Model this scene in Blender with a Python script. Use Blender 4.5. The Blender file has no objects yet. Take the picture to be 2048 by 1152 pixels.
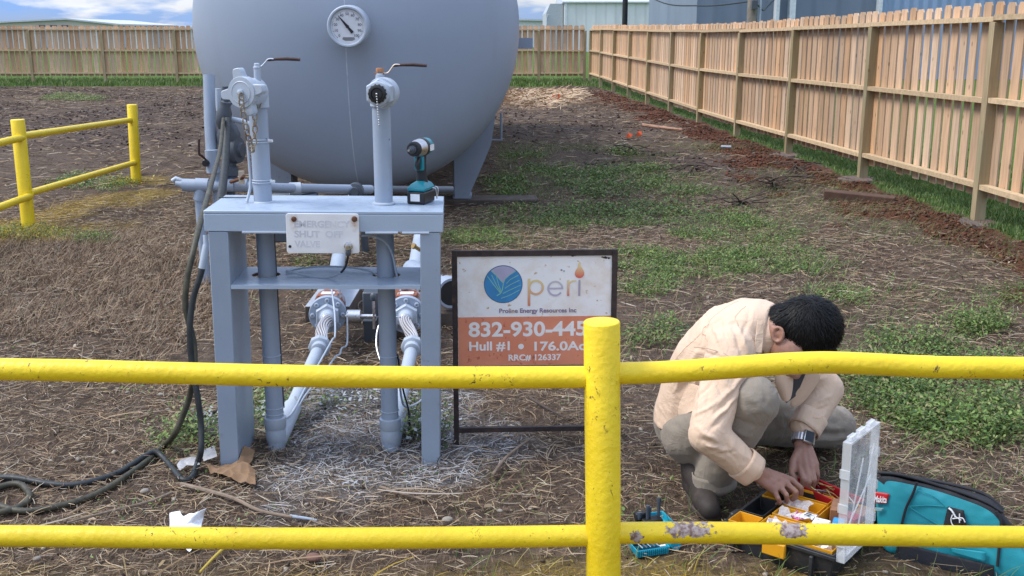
import bpy, bmesh, math, random
import numpy as np
from mathutils import Vector, Matrix, Quaternion
sc = bpy.context.scene
C = sc.collection
# ------------------------------------------------------------------ camera, sky, sun, exposure
H = 1.64; PITCH = math.radians(13.5); F = 2120.0
cam_d = bpy.data.cameras.new('camera'); cam = bpy.data.objects.new('camera', cam_d); C.objects.link(cam)
cam_d.sensor_width = 36.0; cam_d.lens = 36.0*F/2048.0; cam_d.clip_start = 0.05; cam_d.clip_end = 2000
cam.location = (0, 0, H); cam.rotation_euler = (math.pi/2-PITCH, 0, 0)
sc.camera = cam
SUN_ELEV = math.radians(52); SUN_AZ = math.radians(-93)      # azimuth from +Y towards +X: light from the left
world = bpy.data.worlds.new('World'); sc.world = world; world.use_nodes = True
wt = world.node_tree; wt.nodes.clear()
def wn(t): return wt.nodes.new(t)
wo = wn('ShaderNodeOutputWorld'); sky = wn('ShaderNodeTexSky'); sky.sky_type = 'NISHITA'; sky.sun_disc = False
sky.sun_elevation = SUN_ELEV; sky.sun_rotation = SUN_AZ; sky.air_density = 1.0; sky.dust_density = 1.5
b1 = wn('ShaderNodeBackground'); b1.inputs[1].default_value = 0.1
b2 = wn('ShaderNodeBackground'); b2.inputs[1].default_value = 1.1
mxs = wn('ShaderNodeMixShader'); tc = wn('ShaderNodeTexCoord'); mp = wn('ShaderNodeMapping'); mp.inputs['Scale'].default_value = (1.0, 1.0, 4.2)
nz = wn('ShaderNodeTexNoise'); nz.inputs['Scale'].default_value = 3.4; nz.inputs['Detail'].default_value = 9; nz.inputs['Roughness'].default_value = 0.55
mp.inputs['Location'].default_value = (0.55, 0.2, 0.3)
rp = wn('ShaderNodeValToRGB'); rp.color_ramp.elements[0].position = 0.40; rp.color_ramp.elements[1].position = 0.58
rp.color_ramp.elements[0].color = (0.55, 0.55, 0.55, 1)
nz2 = wn('ShaderNodeTexNoise'); nz2.inputs['Scale'].default_value = 13; nz2.inputs['Detail'].default_value = 6
cr = wn('ShaderNodeValToRGB'); cr.color_ramp.elements[0].position = 0.43; cr.color_ramp.elements[1].position = 0.56
cr.color_ramp.elements[0].color = (0.30, 0.50, 0.92, 1); cr.color_ramp.elements[1].color = (0.92, 0.96, 1.05, 1)
L = wt.links.new
sx_ = wn('ShaderNodeSeparateXYZ'); L(tc.outputs['Generated'], sx_.inputs[0])
gr = wn('ShaderNodeMapRange'); gr.inputs[1].default_value = 0.0; gr.inputs[2].default_value = 0.85; gr.inputs[3].default_value = 0.56; gr.inputs[4].default_value = 1.20   # an overcast sky is brightest overhead
L(sx_.outputs[2], gr.inputs[0]); L(gr.outputs[0], b2.inputs[1])
L(tc.outputs['Generated'], mp.inputs[0]); L(mp.outputs[0], nz.inputs[0]); L(mp.outputs[0], nz2.inputs[0])
L(nz.outputs[0], rp.inputs[0]); L(nz2.outputs[0], cr.inputs[0]); L(sky.outputs[0], b1.inputs[0]); L(cr.outputs[0], b2.inputs[0])
L(rp.outputs[0], mxs.inputs[0]); L(b1.outputs[0], mxs.inputs[1]); L(b2.outputs[0], mxs.inputs[2]); L(mxs.outputs[0], wo.inputs[0])
sun_d = bpy.data.lights.new('sun', 'SUN'); sun = bpy.data.objects.new('sun', sun_d); C.objects.link(sun)
sun_d.energy = 2.0; sun_d.angle = math.radians(24); sun_d.color = (1.0, 0.95, 0.88)
sd = Vector((math.sin(SUN_AZ)*math.cos(SUN_ELEV), math.cos(SUN_AZ)*math.cos(SUN_ELEV), math.sin(SUN_ELEV)))
sun.rotation_euler = sd.to_track_quat('Z', 'Y').to_euler()
sc.view_settings.view_transform = 'Standard'; sc.view_settings.look = 'None'; sc.view_settings.gamma = 1; sc.view_settings.exposure = 0.84
# ------------------------------------------------------------------ geometry of the photograph
cp, sp = math.cos(PITCH), math.sin(PITCH)
def ray(px, py):
    a = (px-1024)/F; b = (576-py)/F
    return a, cp+b*sp, -sp+b*cp
def G(px, py, z=0.0):
    r = ray(px, py); t = (z-H)/r[2]; return Vector((r[0]*t, r[1]*t, z))
def P(px, py, Y):
    r = ray(px, py); t = Y/r[1]; return Vector((r[0]*t, Y, H+r[2]*t))
def pix(x, y, z=0.0):
    d = y*cp+(H-z)*sp; v = y*sp-(H-z)*cp
    return 1024+F*x/d, 576-F*v/d
# ------------------------------------------------------------------ noise
def _h(ix, iy, iz, s):
    n = (ix*374761393 + iy*668265263 + iz*2147483647 + s*974711) & 0xffffffff
    n = ((n ^ (n >> 13))*1274126177) & 0xffffffff
    n = (n ^ (n >> 16)) & 0xffffffff
    return (n & 0xffff)/65535.0
def vnoise(x, y, z=0.0, s=0):
    x = np.asarray(x, float); y = np.asarray(y, float); z = np.zeros_like(x)+z
    ix = np.floor(x).astype(np.int64); iy = np.floor(y).astype(np.int64); iz = np.floor(z).astype(np.int64)
    fx = x-ix; fy = y-iy; fz = z-iz
    fx = fx*fx*(3-2*fx); fy = fy*fy*(3-2*fy); fz = fz*fz*(3-2*fz)
    r = 0
    for dx in (0, 1):
        for dy in (0, 1):
            for dz in (0, 1):
                w = (fx if dx else 1-fx)*(fy if dy else 1-fy)*(fz if dz else 1-fz)
                r = r + w*_h(ix+dx, iy+dy, iz+dz, s)
    return r
def fbm(x, y, z=0.0, o=4, s=0):
    r = 0; a = 0.5; t = 0
    for k in range(o):
        r = r + a*vnoise(np.asarray(x)*2**k, np.asarray(y)*2**k, np.asarray(z)*2**k, s+k*17); t += a; a *= 0.5
    return r/t
# ------------------------------------------------------------------ materials
class NT:
    def __init__(s, name):
        s.m = bpy.data.materials.new(name); s.m.use_nodes = True; s.t = s.m.node_tree
        s.b = s.t.nodes['Principled BSDF']; s.tc = s.t.nodes.new('ShaderNodeTexCoord')
    def n(s, t): return s.t.nodes.new(t)
    def l(s, a, b): s.t.links.new(a, b)
    def put(s, v, sock):
        if hasattr(v, 'links'): s.l(v, sock)
        elif isinstance(v, (tuple, list)) and len(v) == 3 and len(getattr(sock, 'default_value', (0,))) == 4: sock.default_value = (*v, 1)
        else: sock.default_value = v
    def obj(s, scale=(1, 1, 1), loc=(0, 0, 0), rot=(0, 0, 0), src='Object'):
        m = s.n('ShaderNodeMapping'); m.inputs['Scale'].default_value = scale; m.inputs['Location'].default_value = loc; m.inputs['Rotation'].default_value = rot
        s.l(s.tc.outputs[src], m.inputs[0]); return m.outputs[0]
    def noise(s, vec, scale, detail=5, rough=0.55, dist=0.0):
        m = s.n('ShaderNodeTexNoise'); m.inputs['Scale'].default_value = scale; m.inputs['Detail'].default_value = detail
        m.inputs['Roughness'].default_value = rough; m.inputs['Distortion'].default_value = dist; s.l(vec, m.inputs['Vector']); return m.outputs[0]
    def voro(s, vec, scale, feature='F1'):
        m = s.n('ShaderNodeTexVoronoi'); m.feature = feature; m.inputs['Scale'].default_value = scale; s.l(vec, m.inputs['Vector']); return m.outputs[0]
    def ramp(s, v, lo, hi, a=0.0, b=1.0):
        m = s.n('ShaderNodeMapRange'); m.inputs[1].default_value = lo; m.inputs[2].default_value = hi; m.inputs[3].default_value = a; m.inputs[4].default_value = b
        s.put(v, m.inputs[0]); return m.outputs[0]
    def mix(s, f, a, b, mode='MIX'):
        m = s.n('ShaderNodeMix'); m.data_type = 'RGBA'; m.blend_type = mode; s.put(f, m.inputs[0]); s.put(a, m.inputs[6]); s.put(b, m.inputs[7]); return m.outputs[2]
    def mul(s, a, b, op='MULTIPLY'):
        m = s.n('ShaderNodeMath'); m.operation = op; s.put(a, m.inputs[0]); s.put(b, m.inputs[1]); return m.outputs[0]
    def attr(s, name):
        m = s.n('ShaderNodeAttribute'); m.attribute_name = name; return m.outputs[0]
    def sep(s, v):
        m = s.n('ShaderNodeSeparateXYZ'); s.l(v, m.inputs[0]); return m.outputs
    def bump(s, h, strength=0.3, dist=0.01):
        m = s.n('ShaderNodeBump'); m.inputs['Strength'].default_value = strength; m.inputs['Distance'].default_value = dist
        s.put(h, m.inputs['Height']); s.l(m.outputs[0], s.b.inputs['Normal']); return m
    def done(s, col=None, rough=0.6, metal=0.0, spec=0.5):
        if col is not None: s.put(col, s.b.inputs['Base Color'])
        s.put(rough, s.b.inputs['Roughness']); s.put(metal, s.b.inputs['Metallic']); s.b.inputs['Specular IOR Level'].default_value = spec
        return s.m
def dk(c, f): return tuple(min(1, x*f) for x in c)
def mat(name, c, rough=0.6, metal=0.0, var=0.12, vs=9.0, bump=0.0, bs=60.0, spec=0.5, wear=None, wth=(0.68, 0.72), ws=14.0, rv=0.1, dist=0.004):
    t = NT(name); v = t.obj()
    col = t.mix(t.ramp(t.noise(v, vs, 6), 0.3, 0.7), dk(c, 1-var), dk(c, 1+var))
    if wear: col = t.mix(t.ramp(t.noise(v, ws, 8, 0.65), *wth), col, wear)
    r = t.ramp(t.noise(v, vs*2.3, 4), 0.3, 0.7, max(0.02, rough-rv), min(1, rough+rv))
    if bump: t.bump(t.noise(v, bs, 5), bump, dist)
    return t.done(col, r, metal, spec)
# painted steel of the gas plant, in one grey-blue paint
def steel_paint(name, c, bump=0.15, chips=True):
    t = NT(name); v = t.obj()
    col = t.mix(t.ramp(t.noise(v, 3.0, 6), 0.3, 0.7), dk(c, .93), dk(c, 1.06))
    col = t.mix(t.ramp(t.noise(v, 1.1, 9, .7), 0.55, 0.75), col, dk(c, .86))
    if chips:
        col = t.mix(t.ramp(t.noise(v, 38, 4, .6), 0.70, 0.74), col, (.07, .06, .055)); col = t.mix(t.ramp(t.noise(t.obj(loc=(4, 2, 1)), 13, 7, .7), .62, .72, 0, .55), col, (.15, .145, .145))
    t.bump(t.noise(v, 130, 4), bump, .002)
    return t.done(col, t.ramp(t.noise(v, 6, 4), .3, .7, .34, .52), 0, .5)
GREY = (.265, .325, .405)
m_grey = steel_paint('grey_blue_paint', GREY)
m_greyl = steel_paint('light_grey_paint', (.38, .435, .51))
m_greyd = steel_paint('dark_grey_paint', (.062, .074, .092))
m_pipe = steel_paint('pipe_grey_paint', (.29, .345, .43))
m_rust = mat('rusty_steel', (.13, .055, .03), .85, .0, .35, 30, .4, 120)
m_darkrust = mat('dark_rusted_handle', (.045, .022, .018), .7, .1, .4, 40, .3, 150, wear=(.16, .07, .035), ws=25)
m_steel = mat('bare_steel', (.55, .55, .56), .32, 1.0, .12, 20)
m_chain = mat('weathered_chain_steel', (.30, .26, .20), .6, .5, .3, 45, .3, 200, wear=(.2, .1, .05), wth=(.55, .65))
m_black = mat('black_plastic', (.012, .013, .016), .45, 0, .2, 12, .1, 200)
m_white = mat('white_enamel', (.72, .73, .74), .4, 0, .05, 6, .05, 60, wear=(.5, .42, .33), wth=(.72, .85))
def yellow_paint(name, bare=()):
    t = NT(name); v = t.obj()
    base = (.82, .575, .010)
    col = t.mix(t.ramp(t.noise(v, 5, 6), .3, .7), dk(base, .9), (.86, .635, .016))
    col = t.mix(t.ramp(t.noise(t.obj((1, 1, 1), (3, 1, 2)), 2.2, 8, .7), .58, .76), col, (.72, .48, .012))
    lump = t.mul(t.noise(v, 26, 6, .65), t.mul(t.voro(v, 60), .35), 'ADD')
    crack = t.noise(t.obj((1.6, 1.6, 1.0), (7, 5, 2)), 30, 7, .72, 1.2)
    cm = t.mul(t.ramp(crack, .61, .625), t.ramp(t.noise(v, 5, 4), .52, .57))
    col = t.mix(cm, col, (.10, .055, .02))
    h = t.mul(lump, t.mul(cm, -.6), 'ADD')
    for (x, w, z, zw) in bare:
        xyz = t.sep(v)
        dx = t.mul(t.mul(t.mul(xyz[0], x, 'SUBTRACT'), w, 'DIVIDE'), 2.0, 'POWER')
        dz = t.mul(t.mul(t.mul(xyz[2], z, 'SUBTRACT'), zw, 'DIVIDE'), 2.0, 'POWER')
        fall = t.ramp(t.mul(dx, dz, 'ADD'), 0.0, 1.3, .34, -.30)
        mk = t.ramp(t.mul(t.noise(v, 62, 8, .66), fall, 'ADD'), .69, .71)
        rustc = t.mix(t.ramp(t.noise(v, 70, 5), .42, .6), (.40, .32, .29), (.17, .10, .075))
        col = t.mix(mk, col, rustc); h = t.mul(h, t.mul(mk, -.8), 'ADD')
    t.bump(h, .55, .005)
    return t.done(col, t.ramp(lump, .3, .7, .30, .45), 0, .5)
m_yel = yellow_paint('yellow_paint')
# ------------------------------------------------------------------ mesh builder
class MB:
    def __init__(s): s.v = []; s.f = []; s.mi = []; s.col = []; s.cur = 0; s.cc = (1, 1, 1)
    def add(s, vs, fs):
        o = len(s.v); s.v += [tuple(x) for x in vs]; s.f += [tuple(o+i for i in q) for q in fs]; s.mi += [s.cur]*len(fs); s.col += [s.cc]*len(vs); return s
    def box(s, lo, hi, M=None):
        (a, b, c), (d, e, f) = lo, hi
        vs = [(a, b, c), (d, b, c), (d, e, c), (a, e, c), (a, b, f), (d, b, f), (d, e, f), (a, e, f)]
        if M is not None: vs = [M @ Vector(p) for p in vs]
        return s.add(vs, [(3, 2, 1, 0), (4, 5, 6, 7), (0, 1, 5, 4), (1, 2, 6, 5), (2, 3, 7, 6), (3, 0, 4, 7)])
    def rings(s, rings, cap=True, closed=True):
        n = len(rings[0]); vs = [p for r in rings for p in r]; fs = []
        for i in range(len(rings)-1):
            for j in range(n if closed else n-1):
                k = (j+1) % n; fs.append((i*n+j, i*n+k, (i+1)*n+k, (i+1)*n+j))
        if cap and closed: fs += [tuple(range(n-1, -1, -1)), tuple((len(rings)-1)*n+j for j in range(n))]
        return s.add(vs, fs)
    def tube(s, pts, r, seg=12, cap=True, squash=None):
        pts = [Vector(p) for p in pts]; n = len(pts); rs = r if isinstance(r, (list, tuple)) else [r]*n
        T = [(pts[min(i+1, n-1)]-pts[max(i-1, 0)]).normalized() for i in range(n)]
        up = Vector((0, 0, 1)) if abs(T[0].z) < .9 else Vector((1, 0, 0))
        U = (up-T[0]*up.dot(T[0])).normalized(); rings = []
        for i in range(n):
            if i: U = (U-T[i]*U.dot(T[i])).normalized()
            V = T[i].cross(U); k = squash or 1.0
            rings.append([pts[i]+(U*math.cos(a)*k+V*math.sin(a))*rs[i] for a in (2*math.pi*j/seg for j in range(seg))])
        return s.rings(rings, cap)
    def cyl(s, a, b, r, r2=None, seg=20, cap=True): return s.tube([a, b], [r, r if r2 is None else r2], seg, cap)
    def lathe(s, o, ax, prof, seg=24, cap=True):      # prof: (distance along the axis, radius)
        o = Vector(o); ax = Vector(ax).normalized(); up = Vector((0, 0, 1)) if abs(ax.z) < .9 else Vector((1, 0, 0))
        U = (up-ax*up.dot(ax)).normalized(); V = ax.cross(U)
        return s.rings([[o+ax*d+(U*math.cos(t)+V*math.sin(t))*r for t in (2*math.pi*j/seg for j in range(seg))] for d, r in prof], cap)
    def prism(s, poly, d, M=None):                   # poly in local xy, thickness d along local z
        n = len(poly); vs = [(x, y, 0) for x, y in poly]+[(x, y, d) for x, y in poly]
        if M is not None: vs = [M @ Vector(p) for p in vs]
        return s.add(vs, [tuple(range(n-1, -1, -1)), tuple(range(n, 2*n))]+[(i, (i+1) % n, n+(i+1) % n, n+i) for i in range(n)])
    def sph(s, c, r, seg=16, rg=10, M=None):
        r = r if isinstance(r, (tuple, list)) else (r, r, r); c = Vector(c); vs = []; fs = []
        vs.append((0, 0, -r[2]))
        for i in range(1, rg):
            a = -math.pi/2+math.pi*i/rg
            for j in range(seg):
                b = 2*math.pi*j/seg; vs.append((r[0]*math.cos(a)*math.cos(b), r[1]*math.cos(a)*math.sin(b), r[2]*math.sin(a)))
        vs.append((0, 0, r[2])); e = len(vs)-1
        for j in range(seg):
            k = (j+1) % seg; fs.append((0, 1+k, 1+j)); fs.append((e, 1+(rg-2)*seg+j, 1+(rg-2)*seg+k))
            for i in range(rg-2): fs.append((1+i*seg+j, 1+i*seg+k, 1+(i+1)*seg+k, 1+(i+1)*seg+j))
        vs = [c+(M @ Vector(p) if M is not None else Vector(p)) for p in vs]
        return s.add(vs, fs)
    def torus(s, c, ax, R, r, seg=24, sg=8, stretch=None):
        c = Vector(c); ax = Vector(ax).normalized(); up = Vector((0, 0, 1)) if abs(ax.z) < .9 else Vector((1, 0, 0))
        U = (up-ax*up.dot(ax)).normalized(); V = ax.cross(U); vs = []; fs = []
        for i in range(seg):
            a = 2*math.pi*i/seg; rad = U*math.cos(a)+V*math.sin(a); cen = c+rad*R
            if stretch: cen = c+U*math.cos(a)*R*stretch+V*math.sin(a)*R
            for j in range(sg):
                b = 2*math.pi*j/sg; vs.append(cen+rad*math.cos(b)*r+ax*math.sin(b)*r)
        for i in range(seg):
            for j in range(sg): fs.append((i*sg+j, ((i+1) % seg)*sg+j, ((i+1) % seg)*sg+(j+1) % sg, i*sg+(j+1) % sg))
        return s.add(vs, fs)
    def build(s, name, m, parent=None, smooth=True, bevel=0.0, angle=40, mats=None, colattr=False, seg=2):
        me = bpy.data.meshes.new(name); me.from_pydata(s.v, [], s.f); me.validate()
        bm = bmesh.new(); bm.from_mesh(me); bmesh.ops.recalc_face_normals(bm, faces=bm.faces); bm.to_mesh(me); bm.free()
        for k in (mats or [m]): me.materials.append(k)
        if mats and len(me.polygons) == len(s.mi): me.polygons.foreach_set('material_index', s.mi)
        if colattr:
            a = me.color_attributes.new('col', 'FLOAT_COLOR', 'POINT')
            a.data.foreach_set('color', np.array([(*c, 1) for c in s.col], np.float32).ravel())
        if smooth:
            me.polygons.foreach_set('use_smooth', [True]*len(me.polygons)); me.set_sharp_from_angle(angle=math.radians(angle))
        o = bpy.data.objects.new(name, me); C.objects.link(o)
        if parent is not None: o.parent = parent
        if bevel:
            b = o.modifiers.new('bevel', 'BEVEL'); b.width = bevel; b.segments = seg; b.limit_method = 'ANGLE'; b.angle_limit = math.radians(40)
            b.harden_normals = False
        return o
def tag(o, label=None, cat=None, group=None, kind=None):
    if label: o['label'] = label
    if cat: o['category'] = cat
    if group: o['group'] = group
    if kind: o['kind'] = kind
    return o
def thing(name, label, cat, loc=(0, 0, 0), rot=(0, 0, 0), group=None):
    o = bpy.data.objects.new(name, None); C.objects.link(o); o.location = loc; o.rotation_euler = rot; o.empty_display_size = .1
    return tag(o, label, cat, group)
def smoothpath(pts, n=8):
    pts = [Vector(p) for p in pts]; out = []
    for i in range(len(pts)-1):
        p0 = pts[max(i-1, 0)]; p1 = pts[i]; p2 = pts[i+1]; p3 = pts[min(i+2, len(pts)-1)]
        for k in range(n):
            t = k/n; out.append(.5*((2*p1)+(p2-p0)*t+(2*p0-5*p1+4*p2-p3)*t*t+(3*p1-p0-3*p2+p3)*t**3))
    return out+[pts[-1]]
def text_mesh(name, body, size, m, parent, M, bold=0.0, align='LEFT', depth=0.0006, space=1.0, width=None, word=1.0):
    cu = bpy.data.curves.new(name, 'FONT'); cu.body = body; cu.size = size; cu.offset = bold; cu.align_x = align; cu.extrude = depth
    cu.space_character = space; cu.space_word = word; cu.resolution_u = 6
    o = bpy.data.objects.new(name, cu); C.objects.link(o); dg = bpy.context.evaluated_depsgraph_get(); dg.update()
    me = bpy.data.meshes.new_from_object(o.evaluated_get(dg)); C.objects.unlink(o); bpy.data.objects.remove(o)
    if width:
        co = np.empty(len(me.vertices)*3); me.vertices.foreach_get('co', co); co = co.reshape(-1, 3)
        s = width/(co[:, 0].max()-co[:, 0].min()); me.transform(Matrix.Diagonal((s, 1, 1, 1)))
    me.transform(M); me.materials.clear(); me.materials.append(m); me.name = name
    r = bpy.data.objects.new(name, me); C.objects.link(r)
    if parent is not None: r.parent = parent
    return r
def frame(o, x, y, z=None):
    x = Vector(x).normalized(); y = Vector(y).normalized(); z = Vector(z) if z is not None else x.cross(y)
    return Matrix.Translation(Vector(o)) @ Matrix((x, y, z)).transposed().to_4x4()
def remesh(mb, voxel, smooth=6, factor=.5):
    me = bpy.data.meshes.new('tmp'); me.from_pydata(mb.v, [], mb.f)
    bm = bmesh.new(); bm.from_mesh(me); bmesh.ops.recalc_face_normals(bm, faces=bm.faces); bm.to_mesh(me); bm.free()
    o = bpy.data.objects.new('tmp', me); C.objects.link(o)
    r = o.modifiers.new('r', 'REMESH'); r.mode = 'VOXEL'; r.voxel_size = voxel; r.adaptivity = 0
    if smooth: s = o.modifiers.new('s', 'SMOOTH'); s.factor = factor; s.iterations = smooth
    dg = bpy.context.evaluated_depsgraph_get(); dg.update()
    out = bpy.data.meshes.new_from_object(o.evaluated_get(dg)); bpy.data.objects.remove(o); bpy.data.meshes.remove(me)
    return out
def quads(name, V, n_per, m, faces, col=None, kind='stuff', smooth=False):
    """V: (N, n_per, 3) vertices of N identical little sheets, faces: index tuples inside one sheet (all quads)"""
    N = V.shape[0]; me = bpy.data.meshes.new(name); fa = np.array(faces, np.int64); nf = len(faces)
    idx = (np.arange(N)[:, None, None]*n_per+fa[None]).reshape(-1)
    me.vertices.add(N*n_per); me.vertices.foreach_set('co', V.reshape(-1).astype(np.float32))
    me.loops.add(len(idx)); me.loops.foreach_set('vertex_index', idx.astype(np.int32))
    me.polygons.add(N*nf); me.polygons.foreach_set('loop_start', np.arange(0, N*nf*4, 4, dtype=np.int32))
    if col is not None:
        a = me.color_attributes.new('col', 'FLOAT_COLOR', 'POINT')
        cc = np.ones((N, n_per, 4), np.float32); cc[:, :, :3] = col if col.ndim == 3 else col[:, None, :]
        a.data.foreach_set('color', cc.ravel())
    me.update(calc_edges=True); me.materials.append(m)
    if smooth: me.polygons.foreach_set('use_smooth', [True]*(N*nf))
    o = bpy.data.objects.new(name, me); C.objects.link(o); return o
# ------------------------------------------------------------------ ground
FX0, FY0, FX1, FY1 = 4.12, 9.26, 2.62, 36.4
def fence_x(y): return FX0+(y-FY0)*(FX1-FX0)/(FY1-FY0)
def sst(v, a, b):
    t = np.clip((v-a)/(b-a), 0, 1); return t*t*(3-2*t)
GREEN = [(1230,365,110,26,.95),(1010,378,45,18,.6),(965,478,60,16,.8),(1130,440,130,18,.5),(1300,430,160,22,.55),(1470,465,110,20,.85),
  (1390,530,160,32,.85),(1300,575,60,36,.7),(1560,530,90,22,.6),(1650,545,60,18,.6),(1250,520,40,28,.6),(1690,590,80,24,.6),(1900,815,190,72,1.0),
  (1745,765,60,36,.65),(1960,660,62,20,.9),(2000,600,50,22,.5),(2025,745,50,45,.65),(1820,705,80,22,.45),(1310,680,60,26,.35),(200,366,70,12,.7),
  (60,472,60,12,.6),(180,482,40,10,.6),(380,888,40,28,.6),(545,835,28,30,.6),(850,850,40,40,.6),(700,820,40,12,.35),(440,190,30,7,.5),(150,196,60,6,.4),
  (1250,305,22,7,.6),(1050,315,50,7,.4),(1170,560,60,18,.3),(1120,345,60,16,.5),(985,440,40,14,.4),(1350,385,60,12,.4),(620,555,30,30,.5),(640,460,40,14,.4)]
def m_green(x, y):
    px, py = pix(x, y); n = fbm(x*2.2, y*2.2, 0, 4, 3); g = np.zeros_like(px)
    for cx, cy, rx, ry, d in GREEN:
        q = np.sqrt(((px-cx)/rx)**2+((py-cy)/ry)**2); g = np.maximum(g, d*sst(1.35-q+(n-.5)*1.7, 0, .6))
    return g*(.22+.78*sst(fbm(x*3.8, y*3.8, 0, 3, 23), .36, .60))
def m_lawn(x, y):
    n = fbm(x*1.1, y*.6, 0, 3, 9)
    a = sst(x-fence_x(y)+(n-.5)*.5, -.12, .1)*sst(y, -5, -3); b = sst(y+(n-.5)*2.0, 33.6, 35.2)
    return np.maximum(a, b)
def m_soil(x, y):
    s = x-fence_x(y); n = fbm(x*1.5, y*1.1, 0, 4, 5)
    return sst(s+(n-.5)*1.9, -1.15, -.5)*(1-sst(s+(n-.5)*.8, -.05, .2))*(1-sst(y, 27, 34))*(.45+.55*sst(fbm(x*2.3, y*1.6, 0, 3, 14), .34, .55))
def m_dark(x, y):
    n = fbm(x*.5, y*.35, 0, 4, 21); a = sst(y+(n-.5)*5, 14, 19)*(1-.5*sst(x, -4, -1))
    b = sst(x, .2, 1.6)*sst(y, 9.5, 12)*sst(n, .4, .56)
    return np.clip(np.maximum(a*.85*sst(n, .32, .55), b*.8), 0, 1)
def m_tan(x, y):
    px, py = pix(x, y); n = fbm(x*1.2, y*.7, 0, 3, 31)
    return sst(1.3-np.sqrt(((px-1090)/75)**2+((py-200)/15)**2)+(n-.5)*1.4, 0, .6)
def k_grey(x, y):                       # overspray of the grey paint round the valve stand
    n = fbm(x*3.5, y*3.5, 0, 4, 41)
    q = np.sqrt(((x+.62)/.62)**2+((y-4.35)/.75)**2); q2 = np.sqrt(((x+.30)/.25)**2+((y-3.78)/.2)**2)
    return np.maximum(sst(1.15-q+(n-.5)*1.5, 0, .6), sst(1.1-q2+(n-.5)*1.2, 0, .5))
def m_yellow(x, y):
    n = fbm(x*3, y*3, 0, 4, 51); g = np.zeros_like(x)
    for cx, cy, rx, ry in ((-4.15,8.9,.75,.6),(-4.28,12.0,.5,.55),(-3.9,10.9,.45,.8),(-4.2,10.2,.35,1.4),(.25,2.72,.5,.4)):
        g = np.maximum(g, sst(1.15-np.sqrt(((x-cx)/rx)**2+((y-cy)/ry)**2)+(n-.5)*1.3, 0, .6))
    return np.maximum(g, (1-sst(y+(n-.5)*.35, 2.85, 3.15))*(.35+.65*sst(x, -1.0, -.3)*(1-sst(x, .8, 1.2))))
def hz(x, y):
    x = np.asarray(x, float); y = np.asarray(y, float)
    near = 1-sst(np.abs(y), 40, 70)
    return near*(.036*(fbm(x*.8, y*.8, 0, 3, 2)-.5)+.020*(fbm(x*6, y*6, 0, 3, 4)-.5)+m_soil(x, y)*.15*(fbm(x*3.4, y*3.4, 0, 4, 6)-.4)
                 +m_dark(x, y)*.05*(fbm(x*4, y*4, 0, 3, 8)-.5)+m_tan(x, y)*.10)
def hz1(x, y): return float(hz(np.array([x]), np.array([y]))[0])
def seq(*segs):
    out = []
    for a, b, st in segs: out += list(np.arange(a, b-1e-9, st))
    return np.array(out+[segs[-1][1]])
gx = seq((-600,-60,60),(-60,-20,4),(-20,-6,.5),(-6,-2.6,.12),(-2.6,3,.045),(3,8,.1),(8,20,.6),(20,60,5),(60,600,60))
gy = seq((-60,-6,6),(-6,2,.5),(2,7,.045),(7,18,.1),(18,40,.3),(40,80,3),(80,900,80))
X, Y = np.meshgrid(gx, gy); X = X.ravel(); Y = Y.ravel(); Z = hz(X, Y)
nx, ny = len(gx), len(gy); I = np.arange(nx*ny).reshape(ny, nx)
fa = np.stack([I[:-1, :-1], I[:-1, 1:], I[1:, 1:], I[1:, :-1]], -1).reshape(-1, 4)
m1 = np.stack([m_soil(X, Y), np.maximum(m_green(X, Y)*.75, m_lawn(X, Y)), m_tan(X, Y)], -1)
m2 = np.stack([k_grey(X, Y), m_yellow(X, Y), m_dark(X, Y)], -1)
t = NT('ground_soil'); v = t.obj()
for nm in ('m1', 'm2'): pass
s1 = t.sep(t.attr('m1')); s2 = t.sep(t.attr('m2'))
n1 = t.noise(v, 1.7, 9, .65); n2 = t.noise(v, 16, 9, .7); n3 = t.noise(v, 85, 6, .7)
fib = t.mul(t.noise(t.obj((14, 95, 40), rot=(0, 0, .5)), 1.0, 5, .6, .8), t.noise(t.obj((95, 14, 40), rot=(0, 0, .9)), 1.0, 5, .6, .8), 'MAXIMUM')
col = t.mix(t.ramp(n2, .32, .68), (.030, .022, .017), (.135, .096, .070))
col = t.mix(t.ramp(n1, .4, .65, 0, .45), col, (.105, .072, .052))
col = t.mix(t.ramp(fib, .56, .68, 0, .75), col, (.25, .19, .135))
col = t.mix(t.mul(s2[2], .75), col, t.mix(t.ramp(n2, .35, .7), (.028, .020, .018), (.105, .078, .066)))
soil = t.mix(t.ramp(n2, .35, .68), (.046, .019, .011), (.150, .060, .034))
col = t.mix(t.ramp(t.mul(s1[0], t.mul(n2, .4), 'ADD'), .45, .75), col, soil)
col = t.mix(s1[2], col, t.mix(t.ramp(n2, .3, .7), (.16, .10, .065), (.42, .30, .20)))
grn = t.mix(t.ramp(n3, .35, .65), (.035, .065, .012), (.120, .195, .036))
col = t.mix(t.ramp(t.mul(s1[1], t.mul(n2, .6), 'ADD'), .62, 1.05), col, grn)
col = t.mix(t.mul(s2[0], t.ramp(n3, .42, .62, .0, .55)), col, (.30, .32, .345))
col = t.mix(t.mul(s2[1], t.ramp(n3, .38, .66, .05, .7)), col, (.40, .27, .02))
t.bump(t.mul(t.mul(n2, .7), t.mul(fib, .5), 'ADD'), 1.0, .03)
m_ground = t.done(col, .95, 0, .15)
me = bpy.data.meshes.new('ground'); me.vertices.add(len(X)); me.vertices.foreach_set('co', np.stack([X, Y, Z], -1).astype(np.float32).ravel())
me.loops.add(fa.size); me.loops.foreach_set('vertex_index', fa.ravel().astype(np.int32))
me.polygons.add(len(fa)); me.polygons.foreach_set('loop_start', np.arange(0, fa.size, 4, dtype=np.int32))
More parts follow.
